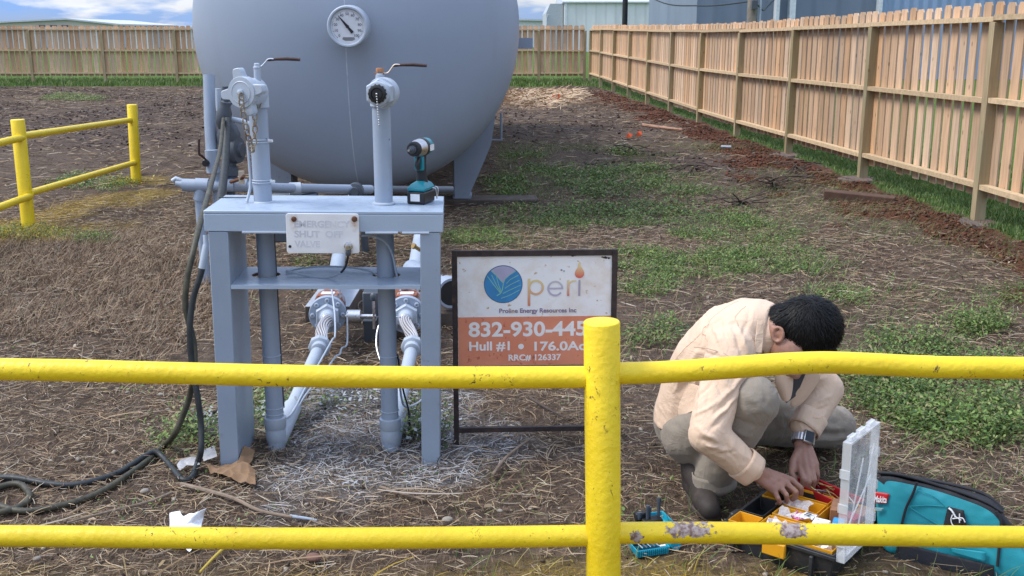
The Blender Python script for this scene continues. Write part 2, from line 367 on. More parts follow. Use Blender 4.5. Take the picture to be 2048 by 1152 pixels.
for nm, d in (('m1', m1), ('m2', m2)):
    a = me.color_attributes.new(nm, 'FLOAT_COLOR', 'POINT'); a.data.foreach_set('color', np.concatenate([d, np.ones((len(X), 1))], 1).astype(np.float32).ravel())
me.update(calc_edges=True); me.polygons.foreach_set('use_smooth', [True]*len(fa)); me.materials.append(m_ground)
ground = bpy.data.objects.new('ground', me); C.objects.link(ground)
tag(ground, 'brown field of dead mown weeds and bare red soil', 'ground', kind='structure')

# ------------------------------------------------------------------ picket fences
def wood(name, c, rough=.8, zs=2.2, knots=True, weather=None):
    t = NT(name); v = t.obj((26, 26, zs)); a = t.attr('col')
    g = t.noise(v, 1.0, 7, .6, .6)
    col = t.mix(t.ramp(g, .3, .7), dk(c, .74), dk(c, 1.16))
    col = t.mix(1.0, col, a, 'MULTIPLY')
    if knots:
        k = t.voro(t.obj((9, 9, 4.5)), 1.0); kk = t.ramp(k, .07, .13, 1, 0)
        col = t.mix(t.mul(kk, .75), col, dk(c, .34))
    if weather: col = t.mix(t.ramp(t.noise(t.obj((3, 3, 1.2)), 1.6, 5), .45, .68, 0, .7), col, weather)
    t.bump(g, .25, .004)
    return t.done(col, rough, 0, .25)
m_picket = wood('cedar_picket', (.575, .395, .25))
m_post = wood('treated_pine_post', (.34, .265, .155), weather=(.27, .25, .15))
m_rail = wood('pine_rail', (.54, .405, .255), zs=26)
rnd = random.Random(4)
def sag(y): return float(np.interp(y, [5, 9, 14, 19, 24, 29, 34, 40], [.0, .0, -.05, -.10, -.07, -.04, 0.0, 0.0]))
def picket_fence(name, label, p0, p1, offs, nrm, pitch, proto=None):
    """posts at the distances offs along p0->p1, pickets on the side nrm"""
    p0 = Vector(p0); p1 = Vector(p1); d = (p1-p0).normalized(); n = Vector(nrm); n = (n-d*n.dot(d)).normalized()
    R = thing(name, label, 'fence', (p0.x, p0.y, 0)); o = Vector((0, 0, 0))
    def fr(s): q = o+d*s; return frame(q, d, n, (0, 0, 1)), sag(p0.y+(d*s).y)
    for i, s in enumerate(offs):
        M, z = fr(s); mb = MB(); k = rnd.uniform(.82, 1.12); mb.cc = (k, k, k*rnd.uniform(.9, 1.05)); lean = rnd.uniform(-.012, .012)
        mb.box((-.045, -.05, -.12), (.045, .045, 1.735+z)); sh = Matrix.Identity(4); sh[0][2] = lean
        mb.v = [tuple(M @ (sh @ Vector(p))) for p in mb.v]; mb.build('post', m_post, R, bevel=.004, colattr=True, seg=1)
    for a, b in zip(offs[:-1], offs[1:]):
        M, za = fr(a); Mb, zb = fr(b); L_ = b-a
        for zz, top in ((.34, 0), (1.08, 0), (1.77, 1)):
            mb = MB(); k = rnd.uniform(.88, 1.12); mb.cc = (k, k*.99, k*.96); e = .0 if top else .047; j = rnd.uniform(-.012, .012)
            y0, y1 = (-.045, .040) if top else (-.042, .040); hh = .022
            for (sx, z) in ((a+e, za), (b-e, zb)): pass
            vs = []
            for sx, z in ((a+e+(.002 if top else 0), za+j), (b-e-(.002 if top else 0), zb+j*.5)):
                q = o+d*sx
                for (yy, dz) in ((y0, -hh), (y1, -hh), (y1, hh), (y0, hh)): vs.append(q+n*yy+Vector((0, 0, zz+z+dz)))
            mb.add(vs, [(0, 1, 2, 3), (7, 6, 5, 4), (0, 4, 5, 1), (1, 5, 6, 2), (2, 6, 7, 3), (3, 7, 4, 0)])
            mb.build('rail', m_rail, R, smooth=False, colattr=True)
        mb = MB(); np_ = max(1, round(L_/pitch)); st = L_/np_
        for i in range(np_):
            s = a+(i+.5)*st+rnd.uniform(-.008, .008); q = o+d*s; z = za+(zb-za)*(s-a)/L_; w = st*(.352 if nrm[0] and s < 7 else .385 if nrm[0] else .40)*rnd.uniform(.93, 1.04)
            k = rnd.uniform(.74, 1.15); w2 = rnd.random(); mb.cc = (k, k*(.88+.16*w2), k*(.78+.34*w2)); tilt = rnd.uniform(-.010, .010)
            z0 = .235+z+rnd.uniform(-.012, .012); z1 = 1.90+z+rnd.uniform(-.014, .014); c = .030; t0 = .042+rnd.uniform(0, .004); t1 = t0+.015
            pl = [(-w, z0), (w, z0), (w, z1-c), (w-c*.75, z1), (-w+c*.75, z1), (-w, z1-c)]
            vs = [q+d*(x+tilt*(zz-1))+n*y+Vector((0, 0, zz)) for y in (t0, t1) for x, zz in pl]
            mb.add(vs, [(0, 1, 2, 3, 4, 5), (11, 10, 9, 8, 7, 6)]+[(i2, (i2+1) % 6, 6+(i2+1) % 6, 6+i2) for i2 in range(6)])
        mb.build('picket_panel', m_picket, R, smooth=False, colattr=True)
    return R
Lr = math.hypot(FX1-FX0, FY1-FY0); dv = Vector((FX1-FX0, FY1-FY0, 0))/Lr; st = Lr/10
p00 = Vector((FX0, FY0, 0))-dv*st*2
picket_fence('wood_fence', 'long new cedar picket fence on the right running back beside green lawn', p00, Vector((FX1, FY1, 0)),
             [i*st for i in range(12)]+[12*st-.08], (1, .05, 0), .2)
offs = [0.12]+[1.65+2.44*i for i in range(14)]
picket_fence('wood_fence', 'far cedar picket fence behind the tank, daylight showing between its boards', (FX1-.06, FY1+.06, 0), (FX1-30, FY1+.06, 0),
             offs, (0, 1, 0), .19)

# ------------------------------------------------------------------ buildings and poles beyond the fences
def cladding(name, c, rib=.3, axis=0, strength=.5, dirt=.1):
    t = NT(name); v = t.obj(); xyz = t.sep(v)
    w = t.n('ShaderNodeMath'); w.operation = 'SINE'; t.put(t.mul(xyz[axis], 2*math.pi/rib), w.inputs[0])
    col = t.mix(t.ramp(t.noise(t.obj((1, 1, .25)), .8, 6), .3, .7), dk(c, 1-dirt), dk(c, 1+dirt))
    col = t.mix(t.ramp(w.outputs[0], .6, 1, 0, .28), col, dk(c, .55)); t.bump(w.outputs[0], strength, .03)
    return t.done(col, .5, .0, .4)
m_wh = cladding('white_metal_cladding', (.70, .71, .71), .9); m_whside = cladding('white_metal_cladding_side', (.56, .57, .58), .9, 1)
m_slate = cladding('slate_blue_cladding', (.17, .21, .28), .9); m_bluer = cladding('blue_ribbed_cladding', (.25, .35, .52), .34, 0, 1.0)
m_roof = mat('pale_metal_roof', (.55, .57, .60), .4, .2); m_trim = mat('pale_trim', (.62, .66, .70), .5)
b = thing('metal_warehouse', 'white metal warehouse with eaves trim behind the far corner of the fence', 'warehouse', (4.75, 100, 0))
MB().box((0, 0, 0), (12.6, 18, 4.35)).build('wall', None, b, smooth=False, mats=[m_wh])
mb = MB(); mb.add([(-.15, -.25, 4.35), (12.75, -.25, 4.35), (12.75, 18.2, 4.35), (-.15, 18.2, 4.35), (-.15, 9, 5.6), (12.75, 9, 5.6), (-.15, -.25, 4.47), (12.75, -.25, 4.47), (12.75, 18.2, 4.47), (-.15, 18.2, 4.47)],
  [(0, 1, 7, 6), (6, 7, 5, 4), (4, 5, 8, 9), (3, 9, 8, 2), (0, 6, 4, 9, 3), (1, 2, 8, 5, 7), (0, 3, 2, 1)]); mb.build('roof', m_roof, b, smooth=False)
for x in (.08, 5.32, 10.55): MB().box((x, -.16, 0), (x+.20, -.003, 4.34)).build('downspout', m_trim, b, smooth=False)
for x in (5.45, 10.68): MB().box((x+.1, -.06, 0), (x+.16, -.003, 4.34)).build('panel_seam', m_roof, b, smooth=False)
b = thing('lean_to', 'pale metal lean-to with sloping top against the warehouse side', 'shed', (4.7, 100.5, 0))
mb = MB(); mb.add([(-1.55, 0, 0), (-.02, 0, 0), (-.02, 0, 4.3), (-1.2, 0, 4.3), (-1.55, 0, 3.5), (-1.55, 12, 0), (-.02, 12, 0), (-.02, 12, 4.3), (-1.2, 12, 4.3), (-1.55, 12, 3.5)],
  [(0, 1, 2, 3, 4), (9, 8, 7, 6, 5), (0, 5, 6, 1), (1, 6, 7, 2), (2, 7, 8, 3), (3, 8, 9, 4), (4, 9, 5, 0)]); mb.build('wall', m_slate if False else mat('pale_grey_cladding', (.40, .43, .47), .5), b, smooth=False)
MB().tube([(-1.5, -.12, 0), (-1.5, -.12, 3.0), (-1.42, -.12, 3.3), (-1.35, -.12, 3.3)], .05, 8).build('vent_pipe', m_greyl, b)
b = thing('blue_metal_building', 'tall blue-grey metal building behind the right-hand fence', 'building', (0, 40, 0))
MB().box((6.75, 0, 0), (13.35, 14, 7)).build('wall', m_slate, b, smooth=False)
MB().box((13.36, -.35, 0), (46, 14.4, 7.5)).build('ribbed_wall', m_bluer, b, smooth=False)
MB().box((6.6, -.3, 7.0), (13.34, 14.2, 7.25)).build('roof', m_roof, b, smooth=False)
MB().box((13.2, -.6, 7.5), (46.2, 14.6, 7.75)).build('roof', m_roof, b, smooth=False)
for x, w in ((9.55, .12), (10.05, .20), (13.28, .1)): MB().box((x, -.42, 0), (x+w, -.005, 6.9)).build('downspout', m_trim, b, smooth=False)
def low_building(x0, x1, y, h, apex, c, label, name='low_building', d=25):
    b = thing(name, label, 'building', ((x0+x1)/2, y, 0)); w = (x1-x0)/2
    m = mat('wall_'+name, c, .6); mb = MB(); mb.prism([(-w, 0), (w, 0), (w, h), (w*.15, apex), (-w, h+.25)], d, Matrix.Rotation(math.pi/2, 4, 'X') @ Matrix.Translation((0, 0, -d)))
    mb.build('wall', m, b, smooth=False)
    mb = MB()
    for (xa, za), (xb, zb) in (((-w-.4, h+.25), (w*.15, apex)), ((w*.15, apex), (w+.4, h-.05))):
        mb.add([(xa, -.4, za+.02), (xb, -.4, zb+.02), (xb, d, zb+.02), (xa, d, za+.02), (xa, -.4, za+.22), (xb, -.4, zb+.22), (xb, d, zb+.22), (xa, d, za+.22)],
               [(0, 1, 5, 4), (1, 2, 6, 5), (2, 3, 7, 6), (3, 0, 4, 7), (4, 5, 6, 7), (3, 2, 1, 0)])
    mb.build('roof', m_roof, b, smooth=False)
    return b
b = low_building(-70.5, -54.0, 150, 2.75, 3.45, (.52, .49, .43), 'cream low-roofed building far away beyond the far fence')
for x in (-3.0, -1.4, .2): MB().box((x, -.3, 2.3), (x+1.1, -.05, 2.75)).build('window', m_black, b, smooth=False)
low_building(.9, 6.2, 132, 2.9, 3.1, (.62, .64, .66), 'small white-roofed building seen between tank and warehouse')
b = thing('long_white_shed', 'long white shed glimpsed through gaps of the far fence', 'shed', (-44, 120, 0))
MB().box((-20, 0, 0), (14, 9, 2.15)).build('wall', mat('white_shed_wall', (.74, .76, .78), .6), b, smooth=False)
MB().box((-20.3, -.4, 2.15), (14.3, 9.4, 2.32)).build('roof', m_roof, b, smooth=False)
for k in range(7): MB().box((-17+k*4.3, -.12, .1), (-15.4+k*4.3, -.004, 1.9)).build('door', m_greyl, b, smooth=False)
p = thing('steel_pole', 'dark slim steel pole standing before the white warehouse', 'pole', (4.85, 47, 0))
MB().cyl((0, 0, -.3), (0, 0, 9), .125, .10, 16).build('shaft', m_black, p); MB().box((-.25, -.25, 0), (.25, .25, .04)).build('base_plate', m_black, p)
p = thing('utility_pole', 'weathered wooden utility pole in front of the blue building', 'utility pole', (7.35, 33.5, 0))
MB().cyl((0, 0, -.5), (0, 0, 9.5), .17, .13, 16).build('shaft', mat('weathered_pole_wood', (.20, .175, .15), .9, 0, .25, 6, .4, 40), p)
MB().box((-.09, -.30, 2.35), (.09, -.17, 2.62)).build('junction_box', m_greyd, p, bevel=.01); MB().cyl((.22, -.1, 0), (.22, -.1, 7), .035, seg=10).build('conduit', m_greyl, p)
tag(MB().tube(smoothpath([(3.6, 46.8, 5.2), (5.2, 41, 2.95), (6.4, 37, 2.55), (7.32, 33.32, 2.6)], 8), .022, 8).build('overhead_cable', m_black), 'black overhead cable sagging to the wooden utility pole', 'cable')
tag(MB().tube(smoothpath([(7.4, 33.3, 2.55), (7.9, 34.5, 2.35), (8.6, 37, 2.5), (9.5, 39.5, 2.9)], 8), .022, 8).build('overhead_cable', m_black), 'short black cable looping from utility pole to blue building', 'cable')
# ------------------------------------------------------------------ storage tank
TX, TYR, TZ, TR = -1.365, 9.6, 1.685, 1.43
T = thing('storage_tank', 'huge grey-blue horizontal gas tank with a domed end and dial gauge', 'tank', (TX, TYR, 0))
prof = []
for k in range(25):                                  # 2:1 domed head, then the barrel
    a = math.pi/2*k/24; prof.append((-.70*math.cos(a), max(.004, TR*math.sin(a))))
prof += [(.02+k*.5, TR) for k in range(20)]
for k in range(1, 13): a = math.pi/2*k/12; prof.append((9.52+.70*math.sin(a), max(.004, TR*math.cos(a))))
t = NT('tank_paint'); v = t.obj(); xyz = t.sep(v); base = (.28, .33, .41)
col = t.mix(t.ramp(t.noise(v, .9, 7), .3, .7), dk(base, .94), dk(base, 1.05))
col = t.mix(t.ramp(t.noise(t.obj((2.5, 2.5, .35)), 1.6, 7, .65), .55, .8, 0, .35), col, (.23, .24, .255))
ax = t.n('ShaderNodeMath'); ax.operation = 'ABSOLUTE'; t.put(t.mul(t.mul(xyz[0], .012, 'ADD'), t.mul(t.noise(t.obj((0, 0, 1.4)), 1.0, 3), .05), 'ADD'), ax.inputs[0])
nline = t.mul(t.ramp(t.mul(t.mul(xyz[0], .004, 'SUBTRACT'), 2.0, 'POWER'), .000006, .00002, 1, 0), t.ramp(t.noise(t.obj((0, 0, 5)), 1, 3), .38, .5, .15, .8))
nline = t.mul(nline, t.ramp(xyz[1], -.2, 0, 1, 0))
col = t.mix(nline, col, (.52, .55, .60))
t.bump(t.noise(v, 160, 3), .06, .002)
m_tank = t.done(col, t.ramp(t.noise(v, 3, 4), .3, .7, .36, .46), 0, .45)
MB().lathe((0, 0, TZ), (0, 1, 0), prof, 96).build('shell', m_tank, T, angle=60)
m_tanks = steel_paint('tank_saddle_paint', (.25, .30, .38))
for y in (.75, 7.6):
    r = TR+.004
    bot = lambda x: float(np.interp(x, [.80, .93, 1.09, 1.165, 1.213], [.06, .06, .42, .60, .93]))
    for sx in (-1, 1):
        xs = [.80+.413*k/16 for k in range(17)]; mb = MB()
        fr_ = [[(sx*x, y+d_, z) for x in xs for z in (bot(x), max(bot(x)+.002, TZ-math.sqrt(r*r-x*x)))] for d_ in (0, .03)]; n_ = len(fr_[0])
        mb.add(fr_[0]+fr_[1], [(2*k, 2*k+1, 2*k+3, 2*k+2) for k in range(16)]+[(n_+2*k, n_+2*k+2, n_+2*k+3, n_+2*k+1) for k in range(16)]+[(2*k, 2*k+2, n_+2*k+2, n_+2*k) for k in range(16)]+[(2*k+1, n_+2*k+1, n_+2*k+3, 2*k+3) for k in range(16)]+[(0, n_, n_+1, 1), (n_-2, n_-1, 2*n_-1, 2*n_-2)])
        mb.build('saddle', m_tanks, T, smooth=False)
    for sx in (-1, 1):
        MB().box((sx*.62-.22, y-.10, .60), (sx*.62+.22, y-.003, .70)).build('saddle_flange', m_tanks, T, smooth=False)
        MB().box((min(sx*.78, sx*.96), y+.034, .055), (max(sx*.78, sx*.96), y+.30, .085)).build('foot_plate', m_tanks, T, smooth=False)
        MB().box((sx*.80-.012, y+.034, .09), (sx*.80+.012, y+.26, .62)).build('saddle_web', m_tanks, T, smooth=False)
MB().box((1.40, .6, 1.50), (1.56, .64, 1.60)).build('lug', m_tanks, T, smooth=False)
MB().tube([(1.08, .9, .62), (1.26, .9, .62), (1.26, .9, .88)], .012, 8).build('hook', m_tanks, T)
# dial gauge: axis towards the viewer, turned a little down and to the left as in the picture
gp = P(697, 53, 8.72)-T.location; gax = Vector((-.06, -1, -.03)).normalized()
MB().lathe(gp, -gax, [(-.03, .150), (-.03, .160), (.0, .166), (.07, .166), (.09, .150)], 48).build('gauge_case', m_greyl, T)
gx_ = Vector((1, -.06, 0)).normalized(); gM = frame(gp+gax*.032, gx_, (-gax).cross(gx_), None)
if gM.to_3x3().col[2].dot(gax) < 0: gM = frame(gp+gax*.032, gx_, gax.cross(gx_), None)
m_dial = mat('gauge_dial', (.60, .62, .66), .35, 0, .06, 20, wear=(.36, .33, .33), wth=(.62, .8), ws=9)
gd = MB().prism([(.134*math.cos(2*math.pi*k/48), .134*math.sin(2*math.pi*k/48)) for k in range(48)], .003, gM).build('dial', m_dial, T)
MB().lathe(gM @ Vector((0, 0, 0)), gax, [(0, .134), (.012, .137), (.020, .145), (.020, .156), (.012, .164), (-.004, .166)], 48, cap=False).build('bezel', m_greyl, T)
m_ink = mat('dial_ink', (.12, .12, .14), .6)
for k in range(11):
    a = math.radians(225-27*k); tx = text_mesh('number', str(k*10), .030, m_ink, gd, gM @ Matrix.Translation((.098*math.cos(a), .098*math.sin(a)-.010, .0035)), .0004, 'CENTER')
for k in range(51):
    a = math.radians(225-5.4*k); r0 = .118 if k % 5 else .113
    if k == 0: mb = MB()
    mb.box((r0, -.0012 if k % 5 else -.002, .003), (.127, .0012 if k % 5 else .002, .0038), gM @ Matrix.Rotation(a, 4, 'Z'))
mb.build('scale_marks', m_ink, gd, smooth=False)
mb = MB(); mb.prism([(-.045, -.082), (.045, -.082), (.052, -.098), (.030, -.110), (-.030, -.110), (-.052, -.098)], .0008, gM @ Matrix.Translation((.005, 0, .003))); mb.build('maker_plaque', mat('plaque_grey', (.17, .17, .19), .5), gd, smooth=False)
na = math.radians(130); nM = gM @ Matrix.Rotation(na, 4, 'Z') @ Matrix.Translation((0, 0, .008))
MB().prism([(-.062, -.008), (-.058, -.013), (-.012, -.008), (0, -.014), (.012, -.010), (.112, -.0015), (.112, .0015), (.012, .010), (0, .014), (-.012, .008), (-.058, .013), (-.062, .008)], .003, nM).build('needle', m_black, T, smooth=False)
# ------------------------------------------------------------------ timbers under the saddle
m_oldwood = mat('old_dark_timber', (.075, .058, .048), .9, 0, .4, 7, .5, 60)
tm = MB().box((-.55, -.16, -.06), (.50, .16, .055)).build('timber_sleeper', m_oldwood, bevel=.012); tm.location = (TX+1.12, TYR+.86, 0); tm.rotation_euler = (0, 0, .06)
tag(tm, 'dark old timber sleeper beneath the right saddle of the tank', 'timber')
tm = MB().box((-.50, -.16, -.06), (.55, .16, .055)).build('timber_sleeper', m_oldwood, bevel=.012); tm.location = (TX-1.0, TYR+.86, 0); tm.rotation_euler = (0, 0, -.04)
tag(tm, 'dark old timber sleeper beneath the left saddle of the tank', 'timber')
# ------------------------------------------------------------------ pipework at the left of the tank
MX, MY, MZ = -1.80, 7.0, .665
mf = thing('valve_manifold', 'grey pipe manifold with regulator and upright pipe left of the tank', 'pipework', (MX, MY, 0))
def W(px, py, Y=MY): return P(px, py, Y)-mf.location
zc = W(440, 370).z
MB().tube([W(352, 366), W(378, 370)], [.022, .030], 14).build('nozzle', m_greyl, mf)
MB().tube([W(366, 369), W(512, 374)], .037, 18).build('header_pipe', m_pipe, mf)
for a, b in ((366, 392), (392, 418), (440, 470), (472, 495)): MB().tube([W(a, 370), W(b, 371)], .043 if a != 392 else .047, 18).build('coupling', m_pipe, mf)
MB().tube([W(404, 366), W(400, 392), W(398, 400)], .040, 16).build('tee', m_pipe, mf)
MB().tube([W(398, 395), Vector((W(398, 395).x+.01, 0, -.05))], .030, 16).build('drop_pipe', m_pipe, mf)
MB().tube([W(345, 362), W(352, 357), W(362, 361), W(378, 369)], .016, 10).build('drain_cock', m_greyl, mf)
MB().tube([W(418, 150, 7.15), W(420, 240, 7.1), W(424, 315, 7.05)], .039, 18).build('upright_pipe', m_pipe, mf)
MB().tube([W(423, 300), W(427, 345)], .044, 18).build('upright_valve', m_pipe, mf)
MB().sph(W(417, 325), .035).build('valve_bonnet', m_greyl, mf); MB().tube([W(416, 325, 6.98), W(410, 327, 6.94)], .022, 12).build('bonnet_cap', m_black, mf)
MB().tube(smoothpath([W(414, 322, 6.96), W(404, 312, 6.93), W(398, 306, 6.92), W(398, 278, 6.92)], 5), .008, 8).build('lever', m_darkrust, mf)
MB().tube([W(434, 340, 7.05), W(436, 400, 7.05), Vector((W(436, 400).x, .05, -.05))], .033, 16).build('drop_pipe', m_pipe, mf)
MB().tube([W(460, 345, 7.1), W(462, 400, 7.1), Vector((W(462, 400).x, .1, -.05))], .030, 16).build('drop_pipe', m_greyd, mf)
MB().lathe(W(461, 340, 7.08), (0, 0, 1), [(-.10, .038), (-.04, .045), (-.035, .052), (.02, .052), (.03, .04), (.10, .045), (.14, .06), (.18, .075), (.24, .078), (.29, .06), (.31, .045), (.36, .03), (.42, .026), (.44, .04), (.48, .04), (.49, .02), (.55, .02)], 24).build('regulator', m_greyd, mf)
MB().lathe(W(467, 300, 7.08), (1, -.25, 0), [(-.02, .085), (.02, .092), (.045, .085), (.05, .05), (.07, .045)], 28).build('diaphragm', m_greyd, mf)
MB().sph(W(467, 280, 7.05), (.022, .022, .035)).build('vent_cap', m_greyd, mf)
MB().tube(smoothpath([W(436, 177), W(437, 215), W(441, 228), W(447, 236), W(470, 240), W(490, 245), W(503, 255), W(507, 285), W(510, 330)], 4), .018, 10).build('small_pipe', m_greyl, mf)
MB().lathe(W(447, 240, 6.95), (.2, -.1, 1), [(-.06, .03), (-.02, .05), (.05, .05), (.09, .035), (.12, .035), (.125, .02), (.17, .02)], 18).build('pilot_valve', m_greyd, mf)
MB().tube([W(461, 364, 6.95), W(482, 358, 6.9), W(488, 352, 6.88)], .012, 8).build('valve_lever', m_rust, mf)
MB().box(tuple(W(484, 354, 6.9)-Vector((.02, .01, .045))), tuple(W(484, 354, 6.9)+Vector((.015, .01, .04)))).build('lever_plate', mat('beige_tag', (.42, .36, .28), .7), mf, smooth=False)
MB().tube([W(512, 374), W(560, 376, 7.4), W(742, 379, 8.0)], .034, 16).build('tank_pipe', m_tanks, mf)
MB().lathe(W(590, 377, 7.5), (1, .3, 0), [(-.04, .037), (-.04, .044), (.04, .044), (.04, .037)], 16).build('pipe_clamp', m_greyl, mf)
MB().box(tuple(W(590, 393, 7.6)-Vector((.16, .05, .33))), tuple(W(590, 386, 7.6)+Vector((.16, .05, 0)))).build('pipe_support', m_greyd, mf, bevel=.01)
MB().lathe(W(712, 380, 7.9), (0, -1, 0), [(-.05, .05), (0, .06), (.06, .055), (.065, .03), (.10, .03)], 18).build('bottom_valve', m_greyd, mf)
MB().tube([W(742, 379, 8.0), W(905, 380, 8.3)], .030, 14).build('return_pipe', m_greyd, mf)
MB().tube([W(726, 380, 8.0), Vector((W(726, 380, 8.0).x, 1.0, -.05))], .03, 12).build('drop_pipe', m_greyd, mf)
# ------------------------------------------------------------------ yellow pipe railings
R2 = thing('pipe_railing', 'yellow pipe railing standing farther off on the left', 'railing', (-4.2, 9, 0))
def railing_posts(R, posts, rails, rp, rr, mp_=None, bares=None):
    o = R.location
    for a, b in posts:
        a = Vector(a)-o; b = Vector(b)-o; ax = (b-a).normalized(); L_ = (b-a).length
        MB().lathe(a, ax, [(0, rp), (L_-.004, rp), (L_-.001, rp-.002), (L_, rp-.006)], 40).build('post', m_yel, R, angle=50)
    for i, pts in enumerate(rails):
        MB().tube([Vector(p)-o for p in pts], rr, 28).build('rail', (bares or {}).get(i, m_yel), R)
g1 = G(58, 460); g2 = G(272, 363); t1 = P(35, 239, 8.96); t2 = P(264, 209, 12.03)
g0 = g1-(g2-g1); t0 = t1-(t2-t1)+Vector((0, 0, -.02))
railing_posts(R2, [((g.x, g.y, -.15), tp) for g, tp in ((g0, t0), (g1, t1), (g2, t2))],
   [[P(45, 272, 8.96), P(262, 240, 12.0)], [P(60, 386, 8.96), P(270, 325, 12.0)], [P(45, 275, 8.96), P(45, 275, 8.96)+Vector((.13, -3.07, .0))], [P(60, 392, 8.96), P(60, 392, 8.96)+Vector((.12, -3.07, .0))]], .056, .030)
R1 = thing('pipe_railing', 'yellow painted pipe railing in the foreground with peeling lower rail', 'railing', (.25, 2.65, 0))
# rails nearly level, each butting into the post; the right upper rail is bent
ub = lambda *q: smoothpath([P(x, y, 2.66) for x, y in q], 10)
xb = lambda px, py: (P(px, py, 2.66)-Vector((.25, 2.65, 0)))
q1 = xb(1375, 1066); q2 = xb(1580, 1062)
m_yelb = yellow_paint('peeling_yellow_paint', ((q1.x, .115, q1.z+.018, .030), (q2.x, .075, q2.z+.012, .03), (xb(1270, 1060).x, .03, q1.z, .03)))
railing_posts(R1, [((.262, 2.65, -.2), (.2325, 2.65, .916)), ((-2.75, 2.68, -.2), (-2.72, 2.68, .93)), ((3.2, 2.70, -.2), (3.2, 2.70, .93))],
   [ub((-1150, 725), (0, 738.5), (300, 745), (600, 752), (900, 755), (1188, 754)), ub((1222, 747), (1330, 744), (1450, 736), (1560, 728), (1650, 725), (1740, 728), (1850, 733), (2048, 736), (3420, 745)),
    ub((-1150, 1070), (0, 1072), (300, 1075), (600, 1077), (900, 1075), (1195, 1071)), ub((1228, 1066), (1400, 1065), (1600, 1068), (1800, 1071), (2048, 1074), (3500, 1085))], .0475, .0295, None, {3: m_yelb})
# ------------------------------------------------------------------ straw, weeds and grass on the ground (nobody could count them)
rng = np.random.default_rng(7)
def leafmat(name, rough=.8, trans=.0, spec=.25):
    t = NT(name); c = t.attr('col'); t.done(c, rough, 0, spec)
    if trans:
        tr = t.n('ShaderNodeBsdfTranslucent'); t.l(c, tr.inputs[0]); ms = t.n('ShaderNodeMixShader'); ms.inputs[0].default_value = trans
        t.l(t.b.outputs[0], ms.inputs[1]); t.l(tr.outputs[0], ms.inputs[2]); t.l(ms.outputs[0], t.t.nodes['Material Output'].inputs[0])
    return t.m
m_straw = leafmat('dry_straw'); m_leaf = leafmat('green_leaf', .55, .25, .4)
def view_pts(n, y0, y1, dens=None, margin=.8, xlim=None):
    """random points on the ground inside the strip of the field that the picture shows"""
    out = []
    tot = 0
    while tot < n:
        k = max(n*2, 2000); y = np.sqrt(rng.uniform(y0**2, y1**2, k)); hw = .49*y+.35+margin
        x = rng.uniform(-1, 1, k)*hw; ok = (x < fence_x(y)-.1)
        if dens is not None: ok &= rng.random(k) < dens(x, y)
        out.append(np.stack([x[ok], y[ok]], -1)); tot += ok.sum()
    return np.concatenate(out)[:n]
PAL = np.array([(.38,.28,.17),(.28,.22,.16),(.21,.14,.086),(.14,.086,.051),(.060,.040,.030),(.43,.37,.285)])
def tint(col, x, y, grey=.8, yel=.85):
    n = len(x); g = k_grey(x, y)*grey*(rng.random(n) < .75)*rng.uniform(.35, 1, n); col = col*(1-g[:, None])+np.array((.50,.53,.57))*g[:, None]
    q = m_yellow(x, y)*yel*(rng.random(n) < .6)*rng.uniform(.15, .9, n); col = col*(1-q[:, None])+np.array((.52,.36,.03))*q[:, None]
    s = m_soil(x, y)*.6; col = col*(1-s[:, None])+np.array((.11,.05,.03))*s[:, None]
    d = m_dark(x, y)*.5; return col*(1-d[:, None])+col*np.array((.55,.5,.52))*d[:, None]
def straws(name, n, y0, y1, l0, l1, w0, w1, lift, tiltmax, probs, dens=None, seg=3, cols=None, bend=.5, label=None, mat_=None, rise=None):
    p = view_pts(n, y0, y1, dens); x, y = p[:, 0], p[:, 1]; a = rng.uniform(0, 2*np.pi, n)
    l = np.exp(rng.uniform(np.log(l0), np.log(l1), n)); w = rng.uniform(w0, w1, n); tl = rng.normal(0, tiltmax, n); bd = rng.normal(0, bend, n)
    if rise is not None: tl = np.abs(rng.normal(rise, tiltmax, n))
    z = hz(x, y)+rng.random(n)**1.6*lift+.002; sg = np.linspace(0, 1, seg+1); V = np.zeros((n, (seg+1)*2, 3))
    cx = x.copy(); cy = y.copy(); cz = z.copy(); step = l/seg
    for i in range(seg+1):
        aa = a+bd*(sg[i]-.5); el = tl*(1-.9*sg[i]) if rise is None else tl*(1-.45*sg[i]); ww = w*(1-.55*abs(2*sg[i]-1)) if rise is None else w*(1-.85*sg[i])
        nx_, ny_ = -np.sin(aa), np.cos(aa); k = .6
        for s, j in ((1, 0), (-1, 1)):
            V[:, 2*i+j] = np.stack([cx+s*nx_*ww/2, cy+s*ny_*ww/2, cz+s*ww*.3], -1)
        cx = cx+np.cos(aa)*np.cos(el)*step; cy = cy+np.sin(aa)*np.cos(el)*step; cz = cz+np.sin(el)*step
    V[:, :, 2] = np.maximum(V[:, :, 2], hz(x, y)[:, None]-.004)
    c = (PAL if cols is None else np.array(cols))[rng.choice(len(probs), n, p=probs)]*rng.uniform(.75, 1.25, (n, 1))
    o = quads(name, V, (seg+1)*2, mat_ or m_straw, [(2*i, 2*i+1, 2*i+3, 2*i+2) for i in range(seg)], tint(c, x, y))
    return tag(o, label, 'straw' if mat_ is None else 'grass', kind='stuff')
def dn_straw(x, y):
    n = fbm(x*1.3, y*1.3, 0, 4, 61); return np.clip(.25+1.5*(n-.3), .08, 1)*(1-.75*m_soil(x, y))*(1-.5*m_green(x, y))
straws('dry_straw', 68000, 2.35, 5.2, .018, .11, .0012, .0030, .022, .20, [.23,.21,.22,.17,.11,.06], dn_straw, label='loose dry straw littering the ground in the foreground')
straws('dry_straw', 56000, 5.2, 11, .03, .14, .002, .0048, .03, .18, [.15,.22,.25,.20,.13,.05], dn_straw, label='matted dry stalks covering the middle of the field')
